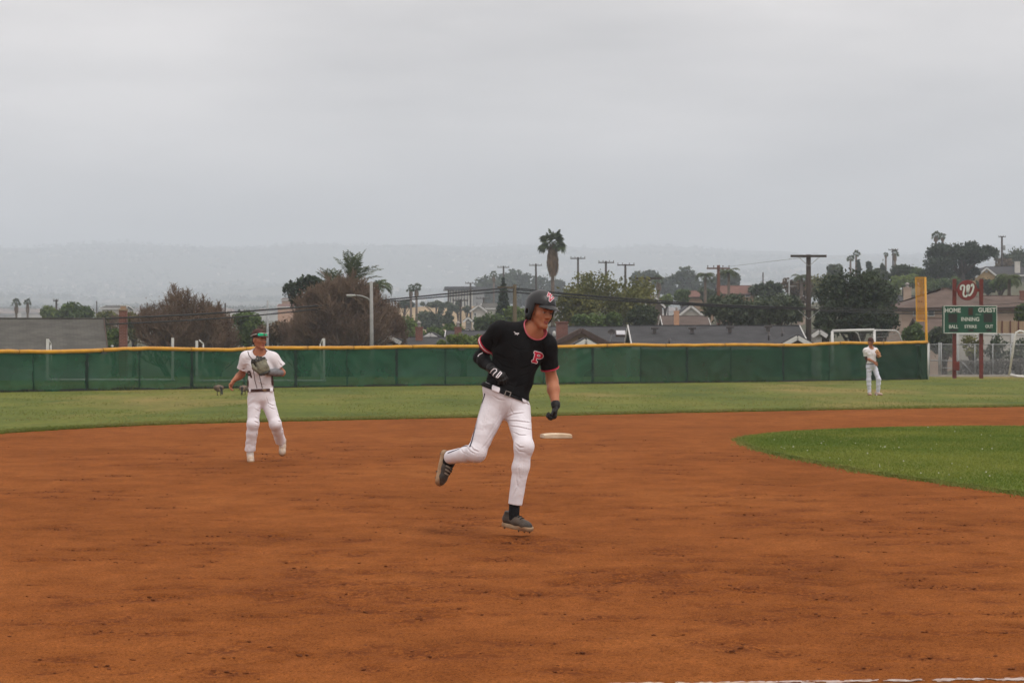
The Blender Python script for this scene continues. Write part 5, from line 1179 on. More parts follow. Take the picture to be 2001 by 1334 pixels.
# ---- poles
pole(1580, 497.5, 141, 10, [(500.5, 1544.5, 1614.5), (604, 1568, 1592)], 'tall near dark utility pole with wide crossarm left of the big dark tree', braces=True, ins=False)
pole(1006, 556, 150, 8, [(562, 972, 1006)], 'short olive wooden pole with cable bracket behind the runner', WOODO, ins=False)
pole(1268, 541.5, 186, 7, [(544, 1240.5, 1293)], 'dark utility pole with a white plate right of the olive tree', ins=False, extra='sign')
pole(1404, 518, 220, 6.5, [(524.5, 1381, 1426)], 'reddish utility pole with crossarm left of the red roofed house', WOODR)
pole(1222, 516, 290, 4.5, [(518, 1206, 1240)], 'thin utility pole rising out of the right of the olive tree')
pole(1184, 510, 300, 4.5, [(513, 1169, 1200)], 'thin utility pole rising out of the middle of the olive tree')
pole(1129.5, 502.5, 320, 4, [(505, 1114.5, 1144)], 'thin utility pole right of the tall fan palm')
pole(1047, 515, 390, 4, [(518.5, 1034, 1059)], 'thin utility pole left of the tall fan palm', lean=.2)
pole(984, 519.5, 430, 3.5, [(522.5, 972, 995)], 'thin utility pole behind the dark cypress')
pole(919.5, 552.5, 420, 3.6, [(553.5, 909, 930)], 'thin utility pole in front of the pale block')
pole(876, 565, 470, 3, [(567.5, 866, 887)], 'faint utility pole left of the pale block')
pole(900, 584, 330, 4, [(587, 885, 915)], 'dark utility pole above the right brick chimney')
pole(945, 581, 400, 3, [(583, 930, 958)], 'short utility pole beside the white gabled house on the slope')
pole(1958, 461.5, 430, 4, [(463, 1951, 1965)], 'thin utility pole on the hill right of the umbrella pine', extra='can')
pole(1745, 486, 430, 3, [(488.5, 1736, 1755)], 'utility pole behind the fan palms on the hill')
pole(1491, 532, 300, 2.6, [], 'bare thin pole behind the shrubs left of the tall near pole', ins=False)
pole(1542, 545, 240, 2.4, [(559, 1542, 1556)], 'slim grey pole left of the tall near pole', GALV, ins=False)
pole(110, 585, 330, 4, [(588, 104, 114)], 'dark utility pole right of the two left fan palms')
pole(189, 588, 430, 2.4, [], 'thin far pole left of the brick chimney', ins=False)
pole(440, 592, 250, 3.2, [], 'thin dark pole at the right of the left bare tree', ins=False)
pole(523, 586, 146, 4.4, [], 'slim grey metal pole behind the infielder', GALV, ins=False)
def street_lamp():
    d = 131; x = X(727, d); zg = g1(x, d); t = thing('street_lamp', 'pale grey street lamp with a curved arm in front of the large bare tree', 'street lamp', (x, d, zg)); C = pm('lamp_concrete', (.30, .30, .29), (.24, .24, .23), 5, .7)
    q = lambda px, py, dy=0: Vector((X(px, d) - x, dy, Z(py, d) - zg)); MB().tube([(0, 0, -.1), q(725.5, 550)], [.11, .08], 12).build('pole', C, t, True)
    MB().tube([q(726, 590), q(718, 582.5), q(706, 578), q(696, 577)], .04, 8).build('arm', C, t, True); h = MB().bevbox(q(686, 577), (18 / F * d, .22, .10), .03).build('lamp_head', pm('lamp_head', (.42, .42, .41), (.36, .36, .35), 6, .5), t); MB().bevbox(q(683, 578.8), (.26, .16, .06), .015).build('lens', pm('lamp_lens', (.5, .5, .48), (.45, .45, .43), 6, .2), h)
street_lamp()
# ---- cables
cable([(-420, 628, 118), (0, 626, 122), (220, 621.5, 127), (480, 608, 134), (740, 587, 142), (960, 565, 149), (1004, 562, 150)], .042, 'upper of two thick cables sagging from the left to the short olive pole')
cable([(-420, 642, 118), (0, 639, 122), (220, 633, 127), (480, 618, 134), (740, 591, 142), (960, 571.5, 149), (1004, 570, 150)], .034, 'lower of two thick cables sagging from the left to the short olive pole')
cable([(1006, 563, 150), (1150, 577, 148), (1268, 586, 146), (1420, 596, 143.5), (1580, 601, 141)], .036, 'upper cable from the short olive pole to the tall near pole')
cable([(1006, 571, 150), (1150, 583, 148), (1268, 591, 146), (1420, 599.5, 143.5), (1580, 605, 141)], .04, 'lower cable from the short olive pole to the tall near pole')
cable([(1006, 566, 150), (1150, 579, 148), (1268, 589, 146), (1420, 597.5, 143.5), (1580, 603, 141)], .026, 'middle cable from the short olive pole to the tall near pole')
cable([(1580, 599, 141), (1700, 603.5, 143), (1842, 600, 146), (2100, 586, 150)], .016, 'highest thin cable right of the tall near pole')
cable([(1580, 604, 141), (1700, 607, 143), (1842, 606, 146), (2100, 594, 150)], .028, 'middle cable right of the tall near pole')
cable([(1580, 606, 141), (1700, 611, 143), (1842, 613, 146), (2100, 608, 150)], .028, 'lower cable right of the tall near pole')
cable([(1404, 523, 220), (1480, 514, 180), (1580, 502, 141)], .009, 'thin wire rising from the reddish pole to the tall near pole')

# ---- trees and shrubs
tree(150, 260, 588, 640, 66, 'mid', 'dense green tree behind the ridge of the left grey roof', 2600, .45, 8, 31)
tree(98, 300, 594, 640, 40, 'lime', 'pale yellow green tree right of the two left fan palms', 1500, .45, 6, 32)
tree(128, 280, 598, 640, 36, 'mid', 'small green tree left of the dense green tree on the left', 1300, .42, 6, 33)
tree(208, 240, 604, 680, 54, 'olive', 'olive brown tree left of the brick chimney', 2200, .36, 7, 34)
tree(222, 150, 640, 684, 40, 'mid', 'dark green bush at the right end of the left grey roof', 1800, .22, 6, 35, 'bush', cat='bush')
tree(262, 190, 606, 680, 44, 'olive', 'olive bush right of the brick chimney', 1800, .3, 6, 36, 'bush', cat='bush')
bare_tree(232, 210, 577, 46, 'thin leafless tree behind the brick chimney', 37, 4, None, 200, .7)
bare_tree(352, 136, 566, 205, 'wide brown leafless tree left of the infielder', 41, 15, None, 1500, 1.2, ybot=680, lsize=.14)
bare_tree(420, 140, 592, 110, 'smaller brown leafless tree right of the wide one', 43, 8, None, 800, 1.2, lsize=.14)
tree(485, 158, 607, 684, 100, 'mid', 'dark green tree behind the infielder', 4600, .26, 9, 44)
tree(540, 150, 622, 684, 90, 'dry', 'low brown thicket behind the infielder on the right', 4200, .22, 8, 45, 'thicket', cat='bush')
queen_palm(690, 172, 496, 62, 'feather palm with upright fronds rising out of the large bare tree', 46, 17, .95)
queen_palm(648, 178, 527, 44, 'lower feather palm at the top of the large bare tree', 47, 14, .8)
queen_palm(738, 176, 538, 34, 'small drooping palm at the right top of the large bare tree', 48, 12, .3)
tree(600, 152, 537, 606, 92, 'pine', 'dark green leafy tree at the left top of the large bare tree', 2600, .28, 11, 49, gap=.5)
bare_tree(672, 140, 540, 250, 'large dense brown leafless tree behind the street lamp', 50, 22, None, 2600, 1.25, lsize=.15)
bare_tree(755, 146, 575, 90, 'russet leafless tree at the right of the street lamp', 51, 8, None, 800, 1.2, lsize=.14)
bare_tree(590, 144, 590, 80, 'low brown leafless tree right of the slim grey pole', 151, 7, None, 700, 1.2, lsize=.14)
tree(800, 215, 612, 668, 64, 'lime', 'pale green tree right of the large bare tree', 2200, .3, 7, 52, gap=.46)
tree(838, 330, 606, 650, 56, 'grey', 'blue green round tree in front of the tan bank', 1500, .5, 7, 53)
tree(876, 340, 604, 640, 24, 'dark', 'dark tree in front of the tan bank', 900, .45, 5, 54); tree(857, 345, 610, 640, 18, 'dark', 'dark conifer in front of the tan bank', 700, .45, 6, 55, shape='cone')
tree(850, 190, 634, 672, 56, 'mid', 'green tree between the two brick chimneys', 1800, .28, 6, 56); tree(890, 200, 630, 668, 60, 'mid', 'green tree behind the right brick chimney', 1900, .28, 6, 57)
tree(905, 134, 651, 690, 100, 'lime', 'yellow green hedge bush above the fence left of the runner', 4200, .17, 10, 58, 'bush', cat='bush')
tree(790, 420, 586, 604, 40, 'dark', 'dark trees on top of the tan bank at its left', 900, .6, 6, 59); tree(852, 430, 588, 602, 60, 'grey', 'grey green trees on top of the tan bank', 1100, .6, 7, 60)
for i, (px, w, a, b) in enumerate(((880, 12, 590, 620), (862, 10, 588, 618), (895, 12, 588, 615), (912, 12, 596, 612))): tree(px, 425, a, b, w * 1.6, 'grey', ['slim grey tree on the tan bank, third from its left', 'slim grey tree at the left of the tan bank', 'slim grey tree on the tan bank below the pale block', 'slim grey tree at the right end of the tan bank'][i], 420, .5, 5, 61 + i)
tree(983, 222, 548, 640, 38, 'pine', 'dark spiky cypress behind the runner', 2600, .34, 9, 66, 'cypress', shape='cone')
tree(958, 210, 606, 662, 64, 'mid', 'green tree left of the runner above the roofs', 2600, .3, 8, 67); tree(1010, 196, 596, 655, 66, 'lime', 'bright green tree right behind the runner', 2800, .28, 8, 68); tree(1050, 215, 590, 650, 60, 'mid', 'green tree behind the helmet of the runner', 2200, .3, 8, 69)
for i, (px, a, w) in enumerate(((950, 532, 60), (985, 524, 52), (1015, 521, 58), (1050, 530, 70), (965, 558, 70), (1030, 556, 84), (1085, 545, 50), (1105, 556, 60))):
    tree(px, 760 + 12 * i, a, 606, w, 'dark', ['hazy tree at the left end of the blue grey wood', 'hazy tall tree in the blue grey wood by the thin pole', 'hazy tallest tree of the blue grey wood', 'hazy tree left of the tall fan palm', 'hazy low tree at the left of the blue grey wood', 'hazy low tree in the middle of the blue grey wood', 'hazy tree behind the trunk of the tall fan palm', 'hazy tree between the tall fan palm and the olive tree'][i], 1300, 1.5, 8, 70 + i, group='hazy wood across the valley')
fan_palm(1080, 238, 449, 31, 'tall fan palm with a thick skirt of dead fronds right of the runner', 80, 58, .19, 58)
fan_palm(965, 520, 528, 9, 'small hazy fan palm with pale skirt in front of the blue grey wood', 81, 14, .2, 26)
fan_palm(32, 420, 582.5, 10.5, 'left one of the two fan palms at the left edge', 82, 20, .2, 34); fan_palm(54, 425, 582.5, 9.5, 'right one of the two fan palms at the left edge', 83, 20, .2, 34)
fan_palm(803, 385, 556, 10, 'left one of the pair of fan palms right of the large bare tree', 84, 15, .2, 32); fan_palm(814, 378, 552.5, 11, 'right one of the pair of fan palms right of the large bare tree', 85, 17, .2, 34)
fan_palm(1287, 375, 535, 14, 'grey fan palm right of the pole with the white plate', 86, 22, .25, 34)
tree(1190, 178, 520, 652, 196, 'olive', 'large loose olive yellow tree right of the runner', 9500, .27, 22, 87, trunk=.2, bark=BARKG, gap=.49, shell=.35)
tree(1125, 170, 560, 652, 84, 'olive', 'smaller olive tree below the tall fan palm', 3600, .25, 10, 88, bark=BARKG, gap=.47)
tree(1255, 172, 588, 654, 62, 'dark', 'dark green tree at the foot of the pole with the white plate', 2600, .25, 8, 89); tree(1170, 164, 606, 656, 110, 'mid', 'low green tree under the large olive tree', 3200, .24, 9, 90)
for i, (px, a, b, w, dd) in enumerate(((1262, 527, 580, 60, 640), (1305, 534, 580, 46, 660), (1340, 520, 586, 58, 600), (1368, 545, 586, 60, 640), (1420, 530, 575, 70, 560))):
    tree(px, dd, a, b, w, 'dark', ['hazy round tree behind the pole with the white plate', 'hazy low tree between two round ones', 'hazy tall blue grey tree left of the reddish pole', 'hazy tree at the foot of the tall blue grey one', 'hazy tree behind the feather palms'][i], 1300, 1.2, 8, 91 + i, group='hazy wood across the valley')
queen_palm(1378, 262, 524, 24, 'feather palm left of the reddish pole', 96, 14, .25); queen_palm(1424, 258, 518, 26, 'feather palm right of the reddish pole', 97, 15, .25); queen_palm(1566, 285, 529, 22, 'feather palm left of the top of the tall near pole', 98, 13, .2)
tree(1385, 275, 560, 600, 50, 'grey', 'grey green tree left of the reddish pole', 1500, .4, 7, 99); tree(1335, 280, 566, 600, 40, 'mid', 'green tree behind the white gabled house', 1300, .4, 6, 100); tree(1300, 300, 572, 600, 30, 'lime', 'light green tree right of the brown gabled house', 900, .4, 5, 101)
tree(1428, 162, 573, 646, 118, 'grey', 'silvery green shrub tree left above the long grey roof', 5200, .24, 12, 102); tree(1520, 160, 570, 646, 112, 'grey', 'silvery green shrub tree right above the long grey roof', 5200, .24, 12, 103); tree(1474, 166, 586, 646, 90, 'grey', 'low silvery shrub between the two larger ones', 3400, .24, 9, 104)
tree(1500, 270, 549, 590, 64, 'dark', 'dark tree behind the silvery shrubs', 1800, .4, 8, 105); tree(1555, 290, 541, 585, 70, 'dry', 'brown green tree left of the tall near pole', 1900, .4, 8, 106); tree(1605, 300, 534, 590, 70, 'olive', 'olive tree right of the tall near pole', 1900, .4, 8, 107); tree(1475, 330, 556, 575, 40, 'grey', 'grey bush right of the red roofed house', 900, .4, 6, 108)
tree(1672, 152, 526, 672, 168, 'dark', 'big dark broad tree above the outfielder', 11500, .25, 20, 109, trunk=.3)
tree(1722, 149, 588, 672, 70, 'dark', 'right lower part tree beside the big dark broad tree', 3600, .24, 9, 110); tree(1612, 150, 590, 668, 54, 'dark', 'dark tree at the left foot of the big dark broad tree', 2600, .24, 8, 111)
tree(1632, 380, 514, 545, 32, 'grey', 'grey tree on the skyline left of the hill palms', 1000, .5, 6, 112)
fan_palm(1673, 420, 488.5, 9.5, 'taller fan palm on the skyline over the big dark tree', 113, 0, .2, 28); fan_palm(1662, 425, 497, 9, 'shorter fan palm on the skyline over the big dark tree', 114, 0, .2, 26); fan_palm(1731, 440, 492, 6.5, 'small fan palm on the skyline left of the hill pole', 115, 6, .2, 24); fan_palm(1749, 436, 487, 9, 'shaggy fan palm by the hill pole', 116, 15, .22, 26)
fan_palm(1829, 410, 450.5, 12, 'left one of two fan palms above the umbrella pine', 117, 10, .22, 34); fan_palm(1842, 414, 455, 9, 'right one of two fan palms above the umbrella pine', 118, 8, .22, 28)
for i, (px, a, w) in enumerate(((1699, 509.5, 15), (1678, 504, 9), (1725, 511, 22))): tree(px, 400, a, 545, w, 'pine', ['dark columnar cypress on the skyline, the broad one', 'dark narrow cypress beside the skyline palms', 'dark pointed conifer on the skyline left of the hill pole'][i], 900, .45, 8, 119 + i, 'cypress', shape='cone' if i == 2 else 'round', shell=.7)
for i, (px, a, b, w, kd, lab) in enumerate(((1712, 522, 556, 60, 'dark', 'dark tree on the hill below the cypresses'), (1765, 513, 550, 62, 'dark', 'dark round tree on the hill right of the hill pole'), (1800, 520, 556, 60, 'mid', 'green tree on the hill left of the umbrella pine'), (1770, 534, 566, 66, 'lime', 'bright green tree on the hill above the pale chimney'), (1820, 542, 576, 56, 'mid', 'green tree above the foul pole wing'), (1855, 540, 572, 60, 'mid', 'green tree left of the round W emblem'), (1740, 545, 580, 40, 'lime', 'light green tree behind the foul pole wing'))):
    tree(px, 345 - 6 * i, a, b, w, kd, lab, 1900, .42, 8, 123 + i)
tree(1878, 335, 468, 528, 140, 'pine', 'huge dark umbrella pine on the hill above the scoreboard', 8500, .42, 20, 131, 'umbrella_pine', flat=.75, trunk=.5, shape='flat', gap=.45)
tree(1835, 332, 500, 556, 66, 'pine', 'lower dark left side tree of the umbrella pine', 3000, .42, 10, 132); tree(1880, 338, 520, 556, 80, 'pine', 'dark undergrowth below the umbrella pine', 2600, .42, 9, 133)
tree(1985, 460, 473, 545, 66, 'dark', 'tall dark tree at the right edge on the hill', 2400, .55, 9, 134); tree(1962, 440, 502, 540, 40, 'dry', 'brown bare looking tree right of the hill pole', 1100, .5, 7, 135); tree(1946, 455, 486, 512, 14, 'grey', 'small pale tree left of the tall dark tree on the hill', 400, .5, 4, 136)
tree(1930, 300, 541, 580, 60, 'dark', 'dark hedge behind the right scoreboard post', 2200, .35, 8, 137, 'hedge', cat='hedge'); tree(1955, 260, 538, 570, 50, 'mid', 'green shrub behind the feather palm at the right edge', 1500, .35, 7, 138, 'bush', cat='bush')
queen_palm(1972, 205, 525, 34, 'drooping feather palm at the right edge above the stucco house', 139, 18, .15)
tree(1845, 146, 632, 700, 78, 'grey', 'grey green shrub left of the scoreboard behind the fence', 3600, .2, 9, 140, 'bush', cat='bush', gap=.46); tree(1790, 146, 630, 690, 56, 'mid', 'green shrub behind the foul pole', 2600, .2, 8, 141, 'bush', cat='bush')
tree(1995, 150, 588, 645, 36, 'mid', 'dark green shrub at the right edge above the board fence', 1800, .22, 6, 142, 'bush', cat='bush'); tree(1945, 140, 652, 715, 46, 'grey', 'thin grey shrub behind the chain link fence on the right', 1300, .16, 7, 143, 'bush', cat='bush', gap=.5); tree(1990, 139, 655, 715, 50, 'grey', 'thin grey shrub at the right edge behind the chain link fence', 1300, .16, 7, 144, 'bush', cat='bush', gap=.5); tree(1900, 140, 650, 712, 44, 'olive', 'thin olive shrub between the scoreboard posts', 1300, .16, 7, 145, 'bush', cat='bush', gap=.5)
# ================================================================== people
def skin_m(n, c, c2): 
    m = pm(n, c, c2, 14, 0.55, 0.08, 60, 0.35)
    m.node_tree.nodes['Principled BSDF'].inputs['Subsurface Weight'].default_value = 0.08
    m.node_tree.nodes['Principled BSDF'].inputs['Subsurface Radius'].default_value = (0.02, 0.008, 0.004)
    return m
BLACKCL = pm('black_jersey', (0.0045, 0.0045, 0.005), (0.008, 0.008, 0.0088), 9, 0.8, 0.35, 22, 0.12)
BLACK = pm('black_knit', (0.006, 0.006, 0.007), (0.011, 0.011, 0.012), 30, 0.75, 0.2, 60, 0.15)
LEATHB = pm('black_leather', (0.007, 0.007, 0.008), (0.016, 0.015, 0.015), 25, 0.5, 0.3, 50, 0.25)
WHITECL = pm('white_pants', (0.80, 0.775, 0.82), (0.74, 0.71, 0.755), 5, 0.85, 0.3, 14, 0.2)
WHITEJ = pm('white_jersey', (0.77, 0.74, 0.77), (0.71, 0.68, 0.71), 5, 0.85, 0.3, 16, 0.2)
GREYP = pm('pale_pants', (0.66, 0.67, 0.78), (0.58, 0.59, 0.70), 5, 0.85, 0.3, 14, 0.2)
REDTR = pm('red_trim', (0.50, 0.012, 0.045), (0.42, 0.01, 0.035), 20, 0.7)
WHTR = pm('white_trim', (0.75, 0.70, 0.72), (0.68, 0.62, 0.64), 20, 0.7)
PINKTR = pm('pink_trim', (0.62, 0.16, 0.20), (0.52, 0.10, 0.14), 30, 0.7)
NAVY = pm('navy_piping', (0.02, 0.02, 0.045), (0.03, 0.03, 0.06), 20, 0.8)
BROWNCL = pm('brown_cloth', (0.045, 0.017, 0.014), (0.065, 0.025, 0.02), 15, 0.8, 0.2, 50)
SHOED = pm('dusty_black_shoe', (0.028, 0.025, 0.022), (0.085, 0.062, 0.045), 10, 0.6, 0.3, 60, 0.35)
SOLED = pm('dusty_sole', (0.42, 0.32, 0.21), (0.28, 0.15, 0.075), 9, 0.8, 0.3, 60)
SHOEW = pm('off_white_shoe', (0.60, 0.52, 0.43), (0.42, 0.30, 0.22), 12, 0.7, 0.3, 60)
SOLEW = pm('gum_sole', (0.32, 0.19, 0.10), (0.20, 0.11, 0.06), 12, 0.85)
HAIR = pm('dark_hair', (0.012, 0.009, 0.008), (0.022, 0.016, 0.013), 60, 0.6, 0.5, 120)
LIP = pm('lips', (0.33, 0.09, 0.075), (0.27, 0.07, 0.06), 40, 0.5)
EYEW = pm('eye_white', (0.36, 0.31, 0.28), (0.30, 0.26, 0.23), 40, 0.3)
IRIS = pm('dark_iris', (0.02, 0.012, 0.008), (0.03, 0.018, 0.01), 40, 0.2)
SKIN1 = skin_m('tan_skin', (0.45, 0.185, 0.098), (0.38, 0.148, 0.076))
SKIN2 = skin_m('brown_skin', (0.41, 0.165, 0.09), (0.35, 0.135, 0.072))
BUCKLE = pm('buckle_metal', (0.45, 0.43, 0.40), (0.35, 0.33, 0.3), 40, 0.35, metal=0.8)
GREYSL = pm('grey_sleeve', (0.21, 0.21, 0.22), (0.15, 0.15, 0.16), 25, 0.75, 0.2, 60)
HELM = pm('matte_helmet', (0.008, 0.0085, 0.0095), (0.012, 0.012, 0.0135), 6, 0.40, 0.05, 80, 0.4)

class Person:
    def __init__(s, d0, px0, label, table, hf, hu, sc=1.0, skin=SKIN1, h=0.006):
        s.d0, s.x0, s.sc, s.skin, s.h = d0, X(px0, d0), sc, skin, h
        s.root = thing('person', label, 'person', (s.x0, d0, 0))
        s.J = {k: s.p(*v) for k, v in table.items()}
        J = s.J
        s.up = (J['neck'] - J['pelvis']).normalized()
        sx = (J['shL'] - J['shR']); sx = (sx - s.up * sx.dot(s.up)).normalized(); s.sx = sx; s.front = sx.cross(s.up).normalized()
        s.R = Matrix((sx, -s.front, s.up)).transposed()
        px = (J['hipL'] - J['hipR']).normalized(); pf = px.cross(s.up).normalized(); s.px, s.pf = px, pf
        s.RP = Matrix((px, -pf, s.up)).transposed()
        s.HM = frame(J['head'], hf, hu)
        s.tw = 1.0
        s.C = lambda t: J['chest'] if t == .33 and 'chest' in J else J['abd'] if t == .68 and 'abd' in J else J['neck'].lerp(J['pelvis'], t)
    def p(s, px, py, dy): w = W(px, py, s.d0 + dy); return Vector((w.x - s.x0, dy, w.z))
    def ob(s, name, f, mat, parent=None, h=None): return sobj(name, f, mat, parent or s.root, h or s.h)
    def head(s): return inframe(head_sdf(s.sc), s.HM)
    def body(s, hands, arm=1.0, feet=True):
        J, q = s.J, s.sc; Rm = s.R
        parts = [el(s.C(.33), (.165 * q, .10 * q, .16 * q), Rm), el(s.C(.68), (.14 * q, .095 * q, .16 * q), Rm), el(s.C(1.0), (.15 * q, .11 * q, .11 * q), s.RP),
                 rc(J['shR'], J['shL'], .055 * q), rc(J['neck'] - s.up * .02 * q, J['head'] - s.up * .03 * q - s.front * -.0,   .055 * q, .050 * q),
                 rc(J['neck'] + s.up * .01, J['shR'].lerp(J['neck'], .35), .046 * q, .045 * q), rc(J['neck'] + s.up * .01, J['shL'].lerp(J['neck'], .35), .046 * q, .045 * q)]
        limbs = []
        for a in 'RL':
            sh, e, w = J['sh' + a], J['el' + a], J['wr' + a]
            limbs += [rc(sh, e, .05 * q * arm, .041 * q * arm), rc(e, e.lerp(w, .35), .041 * q * arm, .043 * q * arm), rc(e.lerp(w, .35), w, .043 * q * arm, .028 * q)]
            hp, k, an = J['hip' + a], J['kn' + a], J['an' + a]
            limbs += [rc(hp, k, .078 * q, .052 * q), rc(k, k.lerp(an, .35), .05 * q, .05 * q), rc(k.lerp(an, .35), an, .05 * q, .034 * q)]
        f = su(.03, su(.05, *parts), *limbs)
        f = su(.012, f, *hands)
        f = su(.016, f, s.head())
        b = s.ob('body', f, s.skin, h=s.h)
        M = s.HM; v = lambda *c: M @ Vector([k * q for k in c])
        for e in (-1, 1):
            ey = s.ob('eye', el(v(e * .031, .0805, .005), (.0125 * q,) * 3), EYEW, b, .003); lid = s.ob('eyelid', keep(el(v(e * .031, .081, .006), (.0138 * q,) * 3), v(e * .031, .085, .0062), -Vector(M.col[2][:3]) * .9 - Vector(M.col[1][:3]) * .35), s.skin, b, .0025)
            s.ob('iris', el(v(e * .031 , .0885, .004), (.0068 * q,) * 3), IRIS, ey, .002)
            s.ob('eyebrow', su(.004, rc(v(e * .047, .078, .026), v(e * .03, .0925, .032), .0034 * q, .0046 * q), rc(v(e * .03, .0925, .032), v(e * .013, .096, .027), .0046 * q, .004 * q)), HAIR, b, .0025)
        s.ob('lips', su(.005, rc(v(-.015, .0885, -.0615), v(.015, .0885, -.0615), .0062 * q), rc(v(-.011, .0905, -.0725), v(.011, .0905, -.0725), .0062 * q)), LIP, b, .0025)
        return b
    def torso_shell(s, t=0.0):
        J, q = s.J, s.sc
        return su(.06, el(s.C(.33), (.178 * q * s.tw + t, .12 * q + t, .175 * q + t), s.R), el(s.C(.68), (.162 * q * s.tw + t, .116 * q + t, .17 * q + t), s.R), el(s.C(.92), (.166 * q + t, .126 * q + t, .11 * q + t), s.RP),
                  rc(J['shR'].lerp(J['shL'], .1), J['shL'].lerp(J['shR'], .1), .07 * q + t), rc(J['neck'] - s.up * .01, J['neck'] - s.up * .03, .075 * q + t),
                  rc(J['neck'] + s.up * .012, J['shR'].lerp(J['neck'], .12), .06 * q + t, .066 * q + t), rc(J['neck'] + s.up * .012, J['shL'].lerp(J['neck'], .12), .06 * q + t, .066 * q + t))
    def jersey(s, mat, endR, endL, rR, rL, hem_p, hem_n, neck_c, neck_r, folds_=0.006, creases=()):
        J, q = s.J, s.sc; f = s.torso_shell(); s.sleeve = {}
        for a, e, r in (('R', endR, rR), ('L', endL, rL)):
            sh = J['sh' + a]; d = (e - sh).normalized()
            g = su(.04, rc(sh, e + d * .03, .078 * q, r), rc(sh, sh + d * .02, .082 * q))
            g = keep(g, e, d); g = sub(g, rc(e - d * .03, e + d * .05, r - .012), .004); s.sleeve[a] = (g, e, d, r)
        f = su(.03, f, s.sleeve['R'][0], s.sleeve['L'][0])
        f = disp(f, folds_, folds(34, s.up + s.sx * .5, 2.5, 1.3))
        if creases: f = s.crease(f, creases)
        f = keep(f, hem_p, -Vector(hem_n))
        s.neck_s = el(neck_c, (neck_r,) * 3)
        f = sub(f, s.neck_s, .004)
        s.jf = f; return s.ob('jersey', f, mat)
    def bands(s, jer, mats, w=.009):
        """stripes round each sleeve end: (arm, offset from the end, half width, material)"""
        for a, off, hw, m in mats:
            g, e, d, r = s.sleeve[a]
            s.ob('sleeve_stripe', slab(grow(s.jf_raw(a), .004), e - d * off, d, hw), m, jer, .0045)
    def jf_raw(s, a):
        J, q = s.J, s.sc; g, e, d, r = s.sleeve[a]; sh = J['sh' + a]
        f = su(.03, su(.04, rc(sh, e + d * .03, .078 * q, r), rc(sh, sh + d * .02, .082 * q)), s.torso_shell())
        f = disp(f, .006, folds(34, s.up + s.sx * .5, 2.5, 1.3))
        return both(f, rc(e - d * .03, e + d * .03, r + .035))
    def pants(s, mat, waist_p, hemR, hemL, tr=(.094, .068, .064, .05), fold=0.005, creases=()):
        J, q = s.J, s.sc; legs = []
        pel = su(.05, el(s.C(1.0), (.160 * q, .122 * q, .12 * q), s.RP), el(s.C(1.03) - s.pf * .04, (.15 * q, .10 * q, .11 * q), s.RP), el(waist_p - s.up * .02, (.160 * q, .118 * q, .08 * q), s.RP))
        for a, hem in (('R', hemR), ('L', hemL)):
            hp, k, an = J['hip' + a], J['kn' + a], J['an' + a]
            c = k.lerp(an, .33); dd = (an - k).normalized()
            g = su(.035, rc(hp, k, tr[0] * q, tr[1] * q), el(k, (tr[1] * q * .97,) * 3), rc(k, c, tr[1] * q, tr[2] * q), rc(c, hem + dd * .03, tr[2] * q, tr[3] * q))
            ax = (k - hp).normalized()
            g = disp(g, fold, folds(48, dd + ax * .4, 3.0, 0.4 if a == 'R' else 2.1))
            g = keep(g, hem, dd); g = sub(g, rc(hem - dd * .03, hem + dd * .05, tr[3] * q - .012), .003); legs.append(g)
        f = su(.035, pel, *legs)
        f = disp(f, fold * 0.8, folds(40, s.up, 2.6, 4.4))
        f = keep(f, waist_p + s.up * .021, s.up); s.pelf = pel
        if creases: f = s.crease(f, creases)
        return s.ob('pants', f, mat)
    def crease(s, f, lines):
        """sharp folds pressed into cloth along lines seen from the front"""
        me = mesh_sdf('trial', f, .01); bv = BVHTree.FromPolygons([v.co for v in me.vertices], [p_.vertices for p_ in me.polygons]); bpy.data.meshes.remove(me); tubes = []; rid = []
        for ln, r in lines:
            pts = []
            for q in path([(a[0], a[1], 0) for a in ln], 5):
                h_ = bv.ray_cast(s.p(q[0], q[1], -.9), Vector((0, 1, 0)))[0]
                if h_ is not None: pts.append(h_)
            for a, b, i in zip(pts, pts[1:], range(99)):
                if (a - b).length < .08:
                    t = 1 - abs(2 * (i + .5) / max(1, len(pts) - 1) - 1) ** 2; rr = .62 * r * (.35 + .65 * t)
                    o = Vector((0, -.35 * rr, 0)); tubes.append((a + o, b + o, rr)); tl = (b - a).normalized(); pp = Vector((-tl.z, 0, tl.x)); pp = pp * (1 if pp.z > 0 else -1); pp = pp.normalized() if pp.length > .1 else Vector((0, 0, 1)); up_ = pp * 1.5 * r + Vector((0, .55 * r, 0)); rid.append((a + up_, b + up_, rr * .95))
        return press(f, rid, tubes)
    def belt(s, waist_p, mat, t=.012):
        b = s.ob('belt', slab(grow(s.pelf, t), waist_p, s.up, .0185), mat)
        return b
    def shoe(s, H, T, U, um, sm, sc=1.0, laces=None):
        up, so, (p, D, U_, S) = shoe_parts(H, T, U, sc)
        o = s.ob('shoe', up, um, h=min(s.h, .006)); s.ob('sole', so, sm, o, min(s.h, .005))
        if laces:
            bv = bvh_of(o); mb = MB()
            for k in range(4):
                t = .40 + .075 * k; hs = [bv.ray_cast(p(t, .2, e * .022), -U_, .3)[0] for e in (-1, 0, 1)]
                if None not in hs: mb.tube([h_ + U_ * .003 for h_ in hs], .0035 * sc, 6)
            if mb.v: mb.build('laces', laces, o, True)
        st = MB()
        for dd, ss in ((.12, -.02), (.12, .02), (.62, -.03), (.62, .03), (.78, -.02), (.78, .02), (.9, 0)):
            c = p(dd, -.012, ss); st.tube([c + U_ * .012 * sc, c - U_ * .004 * sc], [.007 * sc, .004 * sc], 6)
        st.build('cleats', um, o)
        return o, p
    def sock(s, a, mat, top, bot, r0=.046, r1=.042): return s.ob('sock', rc(top, bot, r0 * s.sc, r1 * s.sc), mat)

